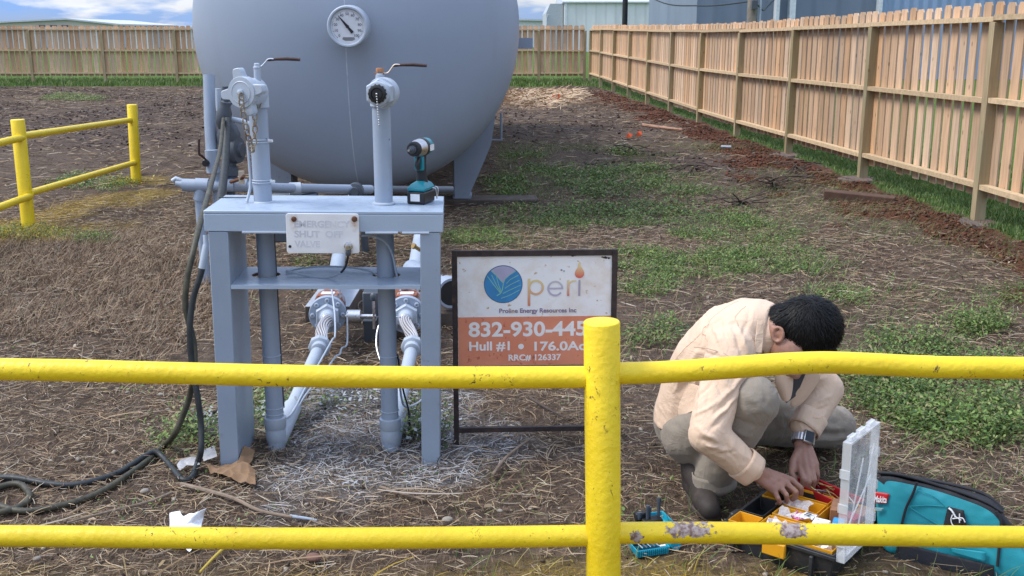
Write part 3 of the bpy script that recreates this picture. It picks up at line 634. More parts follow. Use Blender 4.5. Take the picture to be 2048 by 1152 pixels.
straws('dry_straw', 30000, 11, 33, .07, .26, .005, .012, .04, .2, [.11,.23,.23,.22,.17,.04], dn_straw, label='dead stalks spread over the far part of the field')
straws('dry_straw', 1500, 2.4, 9, .12, .38, .0025, .0055, .03, .07, [.2,.25,.25,.15,.1,.05], dn_straw, seg=5, bend=.9, label='longer dry stems scattered over the straw')
def dn_tuft(x, y):
    px, py = pix(x, y); n = fbm(x*2.2, y*2.2, 0, 4, 71)
    a = sst(1.25-np.sqrt(((px-150)/300)**2+((py-600)/115)**2)+(n-.5)*1.2, 0, .5)
    return np.clip(a*sst(n, .35, .6)+.05*sst(n, .5, .6)*(1-m_soil(x, y)), 0, 1)
straws('dead_grass', 16000, 4.3, 12, .05, .15, .0025, .005, .01, .35, [.25,.22,.28,.2,.05], dn_tuft, seg=3, cols=[(.34,.25,.16),(.26,.19,.13),(.22,.145,.09),(.16,.10,.065),(.30,.26,.20)], rise=.75, label='standing tufts of dead brown grass on the left', mat_=m_straw)['category'] = 'grass'
# green leafy weeds: every plant is a loose rosette of folded leaves
def weeds(name, n, y0, y1, size, per, label, dens, hgt=.06, cols=((.075,.135,.028),(.11,.195,.038),(.16,.255,.055),(.055,.10,.03),(.20,.26,.075),(.24,.22,.10))):
    p = view_pts(n, y0, y1, dens); N = n*per; sp_ = np.repeat(rng.uniform(.7, 2.4, n), per); x = np.repeat(p[:, 0], per)+rng.normal(0, size, N)*sp_; y = np.repeat(p[:, 1], per)+rng.normal(0, size, N)*sp_
    hh = np.repeat(rng.uniform(.3, 1, n), per); z = hz(x, y)+rng.random(N)*hgt*hh+.006; a = rng.uniform(0, 2*np.pi, N); el = rng.uniform(-.3, .9, N)
    L_ = size*rng.uniform(.5, 1.2, N); w = L_*rng.uniform(.28, .5, N); d = np.stack([np.cos(a)*np.cos(el), np.sin(a)*np.cos(el), np.sin(el)], -1)
    s = np.stack([-np.sin(a), np.cos(a), np.zeros(N)], -1); up = np.cross(d, s)
    s = s*np.cos(.0)+up*rng.normal(0, .35, N)[:, None]; s /= np.linalg.norm(s, axis=1)[:, None]
    b = np.stack([x, y, z], -1); V = np.zeros((N, 6, 3))
    V[:, 0] = b; V[:, 3] = b+d*L_[:, None]-np.array((0, 0, 1))*(L_*.18)[:, None]
    f1 = b+d*(L_*.35)[:, None]; f2 = b+d*(L_*.72)[:, None]
    V[:, 1] = f1+s*(w*.5)[:, None]+up*(-w*.1)[:, None]; V[:, 5] = f1-s*(w*.5)[:, None]; V[:, 2] = f2+s*(w*.42)[:, None]; V[:, 4] = f2-s*(w*.42)[:, None]
    ci = np.where(rng.random(N) < .6, np.repeat(rng.integers(0, len(cols), n), per), rng.integers(0, len(cols), N)); c = np.array(cols)[ci]*rng.uniform(.7, 1.3, (N, 1)); L_ = L_*np.repeat(rng.uniform(.6, 1.35, n), per); w = w*np.repeat(rng.uniform(.5, 1.4, n), per); g = k_grey(x, y)*(rng.random(N) < .35); c = c*(1-g[:, None])+np.array((.5,.53,.57))*g[:, None]
    q = m_yellow(x, y)*(rng.random(N) < .4); c = c*(1-q[:, None])+np.array((.45,.38,.03))*q[:, None]
    return tag(quads(name, V, 6, m_leaf, [(0, 1, 5, 0)][:0]+[(0, 1, 2, 5), (5, 2, 3, 4)], c), label, 'weeds', kind='stuff')
weeds('green_weeds', 1750, 2.6, 6.2, .025, 13, 'low green leafy weeds in patches near the foreground', m_green, .12)
weeds('green_weeds', 2500, 6.2, 9.5, .026, 9, 'green weeds in patches across the middle of the field', m_green, .06)
weeds('green_weeds', 2700, 9.5, 34, .040, 8, 'green weeds in thin patches farther down the field', m_green, .07)
weeds('green_weeds', 500, 3, 9, .02, 7, 'single green seedlings scattered between the straw', lambda x, y: .25*sst(fbm(x*.9, y*.9, 0, 3, 81), .45, .6)+0*x, .03)
# thin grass in the weed patches
straws('green_grass', 27000, 2.6, 16, .05, .14, .002, .004, .01, .3, [.35,.35,.2,.1], lambda x, y: np.clip(m_green(x, y)+.26*(x > -.2)*sst(fbm(x*1.1, y*.9, 0, 4, 91), .42, .6), 0, 1), cols=[(.09,.16,.035),(.13,.21,.045),(.20,.24,.08),(.30,.26,.13)], rise=.8, label='thin green grass blades growing among the weeds', mat_=m_leaf)
# mown lawn along and beyond the fences
def lawn(name, n, pts, label, h0, h1, w0, w1):
    x, y = pts; n = len(x); a = rng.uniform(0, 2*np.pi, n); h = rng.uniform(h0, h1, n); w = rng.uniform(w0, w1, n); ln = rng.uniform(.1, .7, n)
    b = np.stack([x, y, hz(x, y)-.005], -1); d = np.stack([np.cos(a), np.sin(a), np.zeros(n)], -1); s = np.stack([-np.sin(a), np.cos(a), np.zeros(n)], -1)*(w/2)[:, None]
    V = np.zeros((n, 6, 3)); m = b+d*(h*ln*.35)[:, None]; m[:, 2] += h*.6; tp = b+d*(h*ln)[:, None]; tp[:, 2] += h
    V[:, 0] = b+s; V[:, 1] = b-s; V[:, 2] = m-s*.8; V[:, 3] = m+s*.8; V[:, 4] = tp-s*.15; V[:, 5] = tp+s*.15
    c = np.array([(.065,.12,.026),(.09,.16,.034),(.12,.195,.045),(.18,.22,.075)])[rng.integers(0, 4, n)]*rng.uniform(.7, 1.25, (n, 1))
    return tag(quads(name, V, 6, m_leaf, [(0, 1, 2, 3), (3, 2, 4, 5)], c), label, 'grass', kind='stuff')
y = np.exp(rng.uniform(np.log(7), np.log(37), 60000)); sx = np.abs(rng.normal(0, 1.2, 60000))-.12+.1*rng.normal(0, 1, 60000); x = fence_x(y)+sx
k = rng.random(60000) < m_lawn(x, y); lawn('lawn_grass', 0, (x[k], y[k]), 'bright green lawn grass along and beyond the right-hand fence', .025, .065, .006, .014)
x = rng.uniform(-22, 3.2, 30000); y = rng.uniform(33.8, 39, 30000); k = rng.random(30000) < m_lawn(x, y); lawn('lawn_grass', 0, (x[k], y[k]), 'green grass strip at the foot of the far fence', .05, .16, .015, .03)
# clods of red soil and small dark debris
def clods(name, n, y0, y1, s0, s1, dens, cols, label, cat):
    p = view_pts(n, y0, y1, dens, margin=.5); x, y = p[:, 0], p[:, 1]; s = np.exp(rng.uniform(np.log(s0), np.log(s1), n))
    base = np.array([(-1,-1,-1),(1,-1,-1),(1,1,-1),(-1,1,-1),(-1,-1,1),(1,-1,1),(1,1,1),(-1,1,1)])*.5
    V = base[None]*rng.uniform(.5, 1.1, (n, 8, 3))*s[:, None, None]; a = rng.uniform(0, 6.28, n); c_, s_ = np.cos(a)[:, None], np.sin(a)[:, None]
    vx = V[:, :, 0]*c_-V[:, :, 1]*s_; vy = V[:, :, 0]*s_+V[:, :, 1]*c_; vz = V[:, :, 2]*.75+.35*(V[:, :, 0])
    V = np.stack([vx+x[:, None], vy+y[:, None], vz+hz(x, y)[:, None]+s[:, None]*.2], -1)
    c = np.array(cols)[rng.integers(0, len(cols), n)]*rng.uniform(.7, 1.3, (n, 1))
    return tag(quads(name, V, 8, m_straw, [(3, 2, 1, 0), (4, 5, 6, 7), (0, 1, 5, 4), (1, 2, 6, 5), (2, 3, 7, 6), (3, 0, 4, 7)], c), label, cat, kind='stuff')
clods('soil_clods', 14000, 7.5, 33, .006, .036, lambda x, y: m_soil(x, y), [(.10,.040,.023),(.15,.058,.032),(.07,.028,.017),(.10,.06,.042)], 'crumbled red soil clods along the foot of the right fence', 'soil')
clods('mulch_chips', 7000, 9, 34, .012, .05, lambda x, y: m_dark(x, y), [(.05,.036,.032),(.09,.07,.062),(.14,.11,.095),(.03,.022,.02)], 'dark chips and clods over the far bare soil', 'soil')
clods('ground_debris', 3500, 2.4, 9, .005, .02, dn_straw, [(.05,.035,.026),(.11,.08,.06),(.19,.15,.11),(.33,.28,.22)], 'small clods and crumbs among the straw', 'debris')
weeds('dead_leaves', 260, 2.4, 9, .034, 2, 'curled tan dead leaves lying on the straw', lambda x, y: .6+0*x, .02, cols=((.34,.26,.17),(.22,.15,.09),(.42,.35,.26),(.15,.10,.065)))
straws('dead_stalks', 2600, 20, 30, .12, .4, .012, .024, .06, .3, [.4,.3,.3], lambda x, y: m_tan(x, y), cols=[(.46,.33,.21),(.36,.24,.15),(.55,.43,.29)], label='heap of pale tan cut stalks beyond the tank')
# ------------------------------------------------------------------ shut-off valve stand
SO = Vector((-.705, 3.85, 0)); ROT = (0, math.radians(.8), math.radians(3))
S = thing('valve_stand', 'grey steel stand with emergency shut off plate before the tank', 'valve stand', SO, ROT)
bpy.context.view_layer.update()
SM = Matrix.Translation(SO) @ Matrix.Rotation(ROT[2], 4, 'Z') @ Matrix.Rotation(ROT[1], 4, 'Y'); SI = SM.inverted()
def SL(px, py, v, it=6):
    """point of the picture that lies in the stand's plane at depth v, in the stand's own axes"""
    Yw = SO.y+v
    for _ in range(it):
        w = P(px, py, Yw); l = SI @ w; Yw += (v-l.y)
    return SI @ P(px, py, Yw)
zt = 1.006
mb = MB(); mb.box((-.437, 0, zt-.012), (.437, .385, zt)); mb.box((-.437, 0, zt-.078), (.437, .012, zt-.0121)); mb.box((-.437, .373, zt-.078), (.437, .385, zt-.0121))
mb.box((-.437, .0121, zt-.078), (-.425, .3729, zt-.0121)); mb.box((.425, .0121, zt-.078), (.437, .3729, zt-.0121))
t = NT('wet_paint_sky_lightened'); v = t.obj(); col = t.mix(t.ramp(t.noise(v, 5, 6), .3, .7), dk(GREY, 1.25), dk(GREY, 1.40)); col = t.mix(t.ramp(t.noise(v, 24, 5, .6), .71, .75), col, (.09, .08, .075))  # grey made lighter to stand in for sky reflected on the wet top
wet = t.ramp(t.noise(t.obj((1, 1, .2), (2, 2, 0)), 22, 5), .5, .56)
t.bump(t.mul(t.noise(v, 120, 3), t.mul(wet, .35), 'ADD'), .15, .002); m_top = t.done(col, t.ramp(wet, 0, 1, .27, .20), 0, .5)
mb.build('top_beam', m_top, S, bevel=.003)
for a, b in ((-.30, -.165), (-.165, -.01), (.15, .27), (.285, .385)): 
    mb = MB(); mb.tube([(a, .0, zt-.0805), (b, .0, zt-.080)], .005, 8); mb.build('weld_bead', m_greyl, S)
# left leg: a deep box section; right leg: a narrow one
MB().box((-.424, .002, -.06), (-.352, .33, zt-.0795)).build('leg', m_grey, S, bevel=.003)
MB().box((.352, .002, -.06), (.424, .33, zt-.0795)).build('leg', m_grey, S, bevel=.003)
mb = MB(); mb.box((-.42, .02, -.03), (-.40, .30, .0)); 
# shelf with the two pipe holes
RX = (SI @ Vector((-.958, 4.05, .7))).x, (SI @ Vector((-.492, 4.05, .7))).x; RV = .185
def holed_plate(x0, x1, y0, y1, holes, z0, z1):
    bm = bmesh.new(); ed = []
    def loop(pts):
        vs = [bm.verts.new((x, y, z0)) for x, y in pts]
        for i in range(len(vs)): ed.append(bm.edges.new((vs[i], vs[(i+1) % len(vs)])))
    loop([(x0, y0), (x1, y0), (x1, y1), (x0, y1)])
    for hx, hy, hr in holes: loop([(hx+hr*math.cos(2*math.pi*k/28), hy+hr*math.sin(2*math.pi*k/28)) for k in range(28)])
    bmesh.ops.triangle_fill(bm, edges=ed, use_beauty=True)
    r = bmesh.ops.extrude_face_region(bm, geom=bm.faces[:]); bmesh.ops.translate(bm, vec=(0, 0, z1-z0), verts=[g for g in r['geom'] if isinstance(g, bmesh.types.BMVert)])
    bm.verts.index_update(); mb = MB(); mb.add([v.co[:] for v in bm.verts], [[v.index for v in f.verts] for f in bm.faces]); bm.free(); return mb
shelf_z = SL(640, 571, .002).z
sh = holed_plate(-.3515, .3515, .002, .325, [(RX[0], RV, .055), (RX[1], RV, .055)], shelf_z-.014, shelf_z); sh.build('shelf', m_top, S, smooth=False)
for x in RX: MB().torus((x, RV, shelf_z-.006), (0, 0, 1), .0545, .004, 28, 6).build('hole_rim', m_rust, S)
# emergency plate
a = SL(571, 427, -.012); b = SL(719, 507, -.012); cx = (a.x+b.x)/2; cz = (a.z+b.z)/2; w = (b.x-a.x)/2; h = (a.z-b.z)/2
def rrect(w, h, r, n=5):
    return [(sx*(w-r)+r*math.cos(t0+math.pi/2*k/n), sy*(h-r)+r*math.sin(t0+math.pi/2*k/n)) for sx, sy, t0 in ((1,1,0),(-1,1,math.pi/2),(-1,-1,math.pi),(1,-1,1.5*math.pi)) for k in range(n+1)]
PM = frame((cx, -.004, cz), (1, 0, 0), (0, 0, 1), (0, -1, 0))
t = NT('faded_sign_plate'); v = t.obj(); col = t.mix(t.ramp(t.noise(v, 8, 5), .3, .7), (.68, .69, .71), (.80, .80, .81)); xyz = t.sep(v)
for px, py in ((588, 438), (709, 438), (697, 493)):
    q = SL(px, py, -.01); d = t.n('ShaderNodeVectorMath'); d.operation = 'DISTANCE'; t.l(t.obj((1, 0, .45)), d.inputs[0]); d.inputs[1].default_value = (q.x, 0, (q.z-.012)*.45)
    col = t.mix(t.mul(t.ramp(d.outputs['Value'], .0, .019, 1, 0), t.ramp(t.noise(v, 40, 5), .35, .6)), col, (.42, .24, .12))
m_plate = t.done(col, .42)
pl = MB().prism(rrect(w, h, .010), .008, PM).build('sign_plate', m_plate, S, smooth=False, bevel=.0015)
m_faint = mat('faded_lettering', (.57, .58, .62), .5)
for body, px0, px1, py in (('EMERGENCY', 588, 700, 454), ('SHUT  OFF', 589, 686, 474), ('VALVE', 590, 641, 494)):
    a1 = SL(px0, py, -.012); b1 = SL(px1, py, -.012); text_mesh('lettering', body, .034, m_faint, pl, frame((a1.x, -.0122, a1.z), (1, 0, 0), (0, 0, 1), (0, -1, 0)), .0012, width=b1.x-a1.x, depth=.0003)
for px, py, r in ((588, 438, .0095), (709, 438, .0105)):
    q = SL(px, py, -.012); MB().lathe((q.x, -.012, q.z), (0, -1, 0), [(0, r), (.004, r), (.006, r*.7), (.0065, .001)], 16).build('bolt', m_rust, pl)
q = SL(580, 493, -.012); MB().lathe((q.x, -.0122, q.z), (0, -1, 0), [(0, .0055), (.0008, .0055)], 14).build('bolt_hole', m_black, pl)
q = SL(697, 492, -.012); MB().lathe((q.x, -.012, q.z), (0, -1, 0), [(0, .016), (.006, .016), (.007, .011), (.03, .011), (.036, .008)], 20).build('pull_knob', m_steel, S)
MB().lathe((q.x, -.020, q.z-.008), (0, -.2, -1), [(0, .008), (.010, .011), (.022, .010), (.026, .006)], 14).build('cable_end', m_greyd, S)
cab = smoothpath([(q.x, -.024, q.z-.03), SL(690, 535, .03), SL(672, 551, .10), SL(640, 555, .13), SL(600, 548, .16), SL(572, 541, .18)], 8)
n_ = len(cab); MB().tube(cab[:n_//3], .0045, 8).build('release_cable', m_black, S); MB().tube(cab[n_//3:], .0045, 8).build('release_cable', m_greyl, S)
MB().tube(smoothpath([SL(572, 545, .2), SL(600, 537, .25), SL(650, 533, .27), SL(700, 535, .25), SL(735, 541, .22), SL(752, 549, .19), SL(764, 556, .14)], 8), .004, 8).build('control_cable', m_greyl, S)
MB().tube(smoothpath([SL(722, 471, .02), SL(745, 472, .06), SL(770, 484, .10), SL(785, 510, .13), SL(794, 553, .14)], 8), .0045, 8).build('control_cable', m_greyl, S)
tag(MB().box((0, 0, 0), (.115, .006, .003)).build('welding_rod', m_black), 'short dark strip lying on the left end of the stand top', 'strip')
q = SM @ SL(442, 398, .33); q = SM @ Vector((SL(440, 399, .32).x, .30, zt+.001)); o = bpy.data.objects['welding_rod']; o.location = q
# ------------------------------------------------------------------ the two transfer pipes
def chain(mb, pts, L_, r=.0028):
    pts = [Vector(p) for p in pts]; tot = [0]
    for i in range(1, len(pts)): tot.append(tot[-1]+(pts[i]-pts[i-1]).length)
    n = int(tot[-1]/(L_*.72)); flip = 0
    for k in range(n):
        s = (k+.5)*tot[-1]/n; i = max(j for j in range(len(tot)) if tot[j] <= s); i = min(i, len(pts)-2)
        f = (s-tot[i])/(tot[i+1]-tot[i]); c = pts[i].lerp(pts[i+1], f); d = (pts[i+1]-pts[i]).normalized()
        side = Vector((0, -1, .15)).cross(d).normalized(); nrm = d.cross(side).normalized(); ax = nrm if flip % 2 else (side*.8+nrm*.6).normalized(); flip += 1
        U = d; Vv = ax.cross(d).normalized(); ring = []
        for a in range(20):
            t_ = 2*math.pi*a/20; x = math.cos(t_); y = math.sin(t_); ring.append(c+U*(x*.0085+(1 if x > 0 else -1)*(L_/2-.0085-r)*min(1, abs(x)*3))+Vv*y*L_*.27)
        ring.append(ring[0]); mb.tube(ring, r, 7, cap=False)
def at_w(px, py, Y): return P(px, py, Y)
RP0 = Vector((-.958, 4.045, 0)); RP1 = Vector((-.492, 4.035, 0))
def hexnut(mb, o, ax, r, d, seg=6): return mb.lathe(o, ax, [(0, r*.93), (.004, r), (d-.004, r), (d, r*.93)], seg)
def lever(root, o, d, up, m_arm, m_grip, L1=.05, L2=.15, rise=.04):
    d = Vector(d).normalized(); o = Vector(o); s = d.cross(Vector((0, 0, 1))).normalized()
    pts = smoothpath([o, o+d*L1*.6, o+d*L1*1.0+Vector((0, 0, rise*.5)), o+d*(L1*1.35)+Vector((0, 0, rise)), o+d*(L1*1.35+.02)+Vector((0, 0, rise))], 4)
    mb = MB()
    for i in range(1): mb.tube(pts, .0068, 8, squash=.45)
    mb.build('handle_arm', m_arm, root)
    e = pts[-1]; mb = MB(); mb.tube([e-d*.025-Vector((0, 0, .004)), e+d*.01, e+d*(L2*.5)+Vector((0, 0, .001)), e+d*L2-Vector((0, 0, .002))], [.0055, .0072, .0085, .0075], 10, squash=.75); mb.build('handle_grip', m_grip, root)
# ---- left pipe
A = thing('transfer_pipe', 'left upright transfer pipe with winged cap, chain and braided ground hose', 'pipe', RP0)
o = RP0
ztop = at_w(525, 208, 4.045).z
MB().tube([(0, 0, -.02), (0, 0, ztop)], .0345, 32).build('riser', m_pipe, A)
MB().lathe((0, 0, zt+.001), (0, 0, 1), [(0, .042), (.004, .041), (.008, .035)], 32).build('weld_collar', m_greyl, A)
zc = at_w(482, 187, 3.93).z; cdir = Vector((-.34, -1, .02)).normalized(); ccen = at_w(482, 185, 3.90)-o
ecen = Vector((-.005, 0, zc))
MB().lathe((0, 0, ztop-.012), (0, 0, 1), [(0, .042), (.045, .042), (.048, .037)], 32).build('elbow_socket', m_greyl, A)
pts = [Vector((0, 0, ztop+.02))]
el = smoothpath([Vector((0, 0, ztop+.02)), Vector((0, 0, zc-.035)), Vector((-.006, -.018, zc-.005)), ecen*.35+ccen*.65], 6)
MB().tube(el, [.040]*len(el), 24).build('elbow', m_greyl, A)
MB().lathe(ccen-cdir*.125, cdir, [(0, .038), (.02, .049), (.055, .051), (.07, .046), (.075, .050), (.10, .050)], 32).build('valve_body', m_greyl, A)
# cap with four wings
up = Vector((0, 0, 1)); cu = (up-cdir*up.dot(cdir)).normalized(); cr_ = cu.cross(cdir)*-1
if cr_.x < 0: cr_ = -cr_
CM = Matrix.Translation(ccen) @ Matrix((cr_, cu, cdir)).transposed().to_4x4()
prof2 = []
for k in range(120):
    a = 2*math.pi*k/120; r = .058
    for wa in (103, 188, 10, -68):
        dlt = abs((math.degrees(a)-wa+180) % 360-180); wgt = max(0, 1-max(0, dlt-7)/15); r = max(r, .058+.030*(wgt*wgt*(3-2*wgt)))
    prof2.append((r*math.cos(a), r*math.sin(a)))
mb = MB(); mb.prism(prof2, .034, CM @ Matrix.Translation((0, 0, -.036))); mb.build('winged_cap', m_greyl, A, bevel=.004, angle=50)
MB().lathe(CM @ Vector((0, 0, -.002)), cdir, [(0, .0565), (.003, .055), (.0032, .041), (.005, .039), (.0055, .0385), (.0040, .037), (.0042, .002)], 40).build('cap_face', m_greyl, A)
MB().lathe(CM @ Vector((0, 0, .002)), cdir, [(0, .012), (.007, .012), (.008, .008), (.014, .008), (.016, .004)], 16).build('cap_bolt', m_greyl, A)
mb = MB(); mb.lathe(CM @ Vector((.018, .056, -.085)), (0, 0, 1), [(-.02, .013), (.028, .0125), (.029, .014), (.034, .014), (.036, .011), (.046, .010), (.048, .006)], 16); stem = CM @ Vector((.018, .056, -.085)); mb.build('valve_stem', m_greyl, A)
lever(A, stem+Vector((-.008, 0, .036)), (1, .06, 0), 0, m_greyl, m_darkrust, .038, .095, .026)
for py in (285, 366):
    z = at_w(530, py, 4.02).z; mb = MB(); mb.torus((0, 0, z), (0, 0, 1), .0355, .003, 32, 8, ); mb.torus((0, 0, z+.009), (0, 0, 1), .0355, .0025, 32, 8); mb.build('hose_clamp', m_greyl, A)
    MB().tube([(.034, -.012, z+.005), (.052, -.016, z+.005)], .0055, 10).build('clamp_bolt', m_white, A)
mb = MB(); c1 = [at_w(481, 186, 3.875), at_w(483, 205, 3.875), at_w(488, 235, 3.89), at_w(494, 262, 3.91), at_w(500, 290, 3.93), at_w(505, 303, 3.94), at_w(508, 290, 3.94), at_w(510, 262, 3.95), at_w(510, 228, 3.965), at_w(519, 203, 3.975), at_w(523, 192, 3.985)]
chain(mb, [p-o for p in c1], .031, .0030); mb.build('chain', m_chain, A)
cond = smoothpath([at_w(470, 245, 4.05)-o if False else Vector((-.046, -.006, at_w(513, 250, 4.0).z)), Vector((-.043, -.006, at_w(513, 330, 4.0).z)), Vector((-.043, -.006, at_w(513, 372, 4.0).z)), Vector((-.055, -.03, zt+.008))], 5)
MB().tube(cond, .0058, 8).build('conduit', m_greyl, A)
def ground_line(R, o, bend, pts_px, flange, fdir, fr=.098):
    """elbow at the foot of the riser, pipe, union, braided hose, flange and body running back to the tank"""
    zb = .055
    MB().lathe((0, 0, .135), (0, 0, -1), [(0, .036), (.003, .043), (.045, .043), (.050, .039)], 28).build('elbow_collar', m_greyl, R)
    u0 = Vector(pts_px[0])-o; u1 = Vector(pts_px[1])-o; d = (u1-u0).normalized()
    e = smoothpath([Vector((0, 0, .10)), Vector((0, 0, .055)), Vector((0, .018, .025)), Vector((0, .055, .030)), Vector((0, .055, .030))+(u0-Vector((0, .055, .030)))*.3], 6)
    MB().tube(e, [.040]*(len(e)-4)+[.039]*4, 24).build('foot_elbow', m_greyl, R)
    MB().tube([Vector((0, .05, .03)), u0], .030, 24).build('ground_pipe', m_greyl, R)
    mb = MB(); mb.lathe(u0-d*.05, d, [(0, .031), (.004, .037), (.04, .037), (.045, .048)], 24); hexnut(mb, u0-d*.005, d, .053, .04, 8); mb.lathe(u0+d*.03, d, [(0, .040), (.02, .038), (.03, .033)], 24); mb.build('union_nut', m_greyl, R)
    f = Vector(flange)-o; fd = Vector(fdir).normalized(); h0 = u0+d*.045; h1 = f-fd*.14
    hp = smoothpath([h0, h0+d*.06, h0*.5+h1*.5+Vector(bend), h1-fd*.05, h1], 8)
    mb = MB(); mb.tube(hp, .0258, 24); mb.cur = 1
    for k in range(13):
        st_p = []
        for i, q in enumerate(hp):
            T_ = (hp[min(i+1, len(hp)-1)]-hp[max(i-1, 0)]).normalized(); U_ = (Vector((1, 0, 0))-T_*T_.x).normalized(); V_ = T_.cross(U_); a_ = 2*math.pi*k/13+.5*math.sin(i*.25)+i*.012; st_p.append(q+(U_*math.cos(a_)+V_*math.sin(a_))*.0258)
        mb.tube(st_p, .0042, 6)
    mb.build('braided_hose', None, R, mats=[m_hosegap, m_braid])
    for q, dd in ((hp[3], d), (hp[-5], fd)): MB().lathe(q-dd*.009, dd, [(0, .0278), (.002, .0295), (.018, .0295), (.02, .0278)], 24).build('hose_band', m_steel, R)
    mb = MB(); mb.lathe(h1-fd*.01, fd, [(0, .030), (.01, .036), (.045, .040), (.05, .05)], 24); hexnut(mb, h1+fd*.038, fd, .066, .05, 6); mb.build('hex_adapter', m_greyl, R)
    MB().lathe(f-fd*.055, fd, [(0, fr*.98), (.003, fr), (.040, fr), (.043, fr*.97)], 40).build('flange', m_pipe, R)
    Uu = (Vector((0, 0, 1))-fd*fd.z).normalized(); Vv = fd.cross(Uu)
    for k in range(8):
        a = 2*math.pi*(k+.0)/8; c = f-fd*.055+(Uu*math.cos(a)+Vv*math.sin(a))*fr*.80
        mb = MB(); mb.lathe(c, -fd, [(0, .0125), (.010, .0125), (.012, .009), (.012, .006), (.006, .0055), (.006, .001)], 12); mb.build('flange_bolt', m_greyl, R)
    MB().lathe(f-fd*.010, fd, [(0, .078), (.03, .070), (.05, .062), (.17, .062), (.19, .085), (.23, .085)], 32).build('shutoff_valve', m_rustred, R)
    MB().box((-.055, -.035, 0), (.055, .035, .03), Matrix.Translation(f+fd*.07+Vector((0, 0, .058)))).build('valve_lug', m_rustred, R, bevel=.006)
    MB().box((-.036, -.022, 0), (.036, .022, .008), Matrix.Translation(f+fd*.07+Vector((0, 0, .086)))).build('valve_tag', m_white, R, bevel=.002)
    g = f+fd*.21; MB().lathe(g, fd, [(0, .055), (.02, .075), (.05, .075), (.07, .048)], 28).build('coupling', m_greyl, R)
    MB().tube([g+fd*.06, g+fd*.4, g+Vector((fd.x*3, 3.0, .06)), g+Vector((fd.x*3, 3.6, .10))], .045, 24).build('supply_pipe', m_greyl, R)
m_braid = None; m_hosegap = mat('dark_hose_gap', (.16, .14, .14), .6, .4)
t = NT('braided_steel'); v = t.obj()
w1 = t.n('ShaderNodeTexWave'); w1.inputs['Scale'].default_value = 70; w1.inputs['Distortion'].default_value = .4; t.l(t.obj((1, 1, 1), rot=(.5, .3, .7)), w1.inputs[0])
w2 = t.n('ShaderNodeTexWave'); w2.inputs['Scale'].default_value = 70; w2.inputs['Distortion'].default_value = .4; t.l(t.obj((1, 1, 1), rot=(-.5, .3, -.7)), w2.inputs[0])
mx = t.mul(w1.outputs[1], w2.outputs[1], 'MAXIMUM'); col = t.mix(mx, (.42, .40, .40), (.78, .76, .76)); col = t.mix(t.ramp(t.noise(v, 14, 5), .55, .75, 0, .4), col, (.40, .34, .32)); t.bump(mx, .4, .002); m_braid = t.done(col, .36, .6)
m_rustred = mat('rust_red_cast_iron', (.24, .075, .035), .75, 0, .3, 16, .3, 70, wear=(.33, .35, .38), wth=(.5, .56), ws=9)
fl0 = Vector((-.972, 5.42, .205)); fl1 = Vector((-.556, 5.42, .205))
ground_line(A, o, (-.005, -.02, .012), (Vector((-.905, 4.78, .205)), Vector((-.935, 5.1, .225))), fl0, (-.12, 1, -.02))
for dx, pw in ((.048, [(664, 620), (672, 600), (688, 565), (690, 540)]), (.075, [(695, 625), (690, 648), (672, 690), (655, 735)])): pass
wire = smoothpath([fl0+Vector((.04, -.10, .16)), Vector((-.90, 5.2, .26)), Vector((-.868, 5.0, .20)), Vector((-.848, 4.8, .235)), Vector((-.872, 4.6, .19)), Vector((-.905, 4.4, .13)), Vector((-.925, 4.2, .09)), Vector((-.945, 4.1, .10))], 8)
MB().tube([p-o for p in wire], .0045, 8).build('control_tube', m_greyl, A)
wire = smoothpath([fl0+Vector((.11, -.06, .02)), Vector((-.855, 5.28, .08)), Vector((-.862, 5.15, .09)), Vector((-.84, 4.95, .12)), Vector((-.838, 4.8, .15)), Vector((-.855, 4.6, .14)), Vector((-.90, 4.35, .11)), Vector((-.93, 4.15, .06)), Vector((-.955, 4.08, .08))], 8)
MB().tube([p-o for p in wire], .0045, 8).build('control_tube', m_greyl, A)
for z in (.395, .175, .150): MB().torus((0, 0, z), (0, 0, 1), .0355, .0022, 28, 6).build('wire_tie', m_greyl, A)
MB().tube([(.034, .008, zt-.09), (.036, .008, .17)], .0035, 8).build('pipe_cable', m_greyd, A)
# ---- right pipe
B = thing('transfer_pipe', 'right upright transfer pipe with hexagonal valve end, black plug and bead chain', 'pipe', RP1); o = RP1
ztop = at_w(770, 200, 4.035).z
MB().tube([(0, 0, -.02), (0, 0, ztop)], .0345, 32).build('riser', m_pipe, B)
MB().lathe((0, 0, zt-.002), (0, 0, 1), [(0, .044), (.005, .043), (.009, .035)], 32).build('weld_collar', m_greyl, B)
bc = at_w(764, 186, 3.95)-o; bd = Vector((-.16, -1, .0)).normalized()
MB().lathe((0, 0, ztop-.022), (0, 0, 1), [(0, .041), (.045, .041), (.048, .037)], 32).build('elbow_socket', m_greyl, B)
el = smoothpath([Vector((0, 0, ztop)), Vector((0, 0, bc.z-.02)), Vector((-.003, -.018, bc.z)), bc-bd*.02], 6); MB().tube(el, .039, 24).build('elbow', m_greyl, B)
mb = MB(); mb.lathe(bc-bd*.06, bd, [(0, .040), (.015, .055), (.05, .058), (.07, .054), (.072, .046)], 36); mb.build('valve_body', m_greyl, B)
mb = MB(); hexnut(mb, bc+bd*.010, bd, .054, .035, 6); mb.build('hex_end', m_greyl, B, bevel=.002, smooth=False)
MB().lathe(bc+bd*.045, bd, [(0, .044), (.012, .042), (.014, .036)], 32).build('end_ring', m_greyl, B)
mb = MB(); mb.lathe(bc+bd*.055, bd, [(0, .0325), (.012, .0325), (.014, .029), (.0145, .022), (.010, .021), (.012, .019), (.012, .001)], 28)
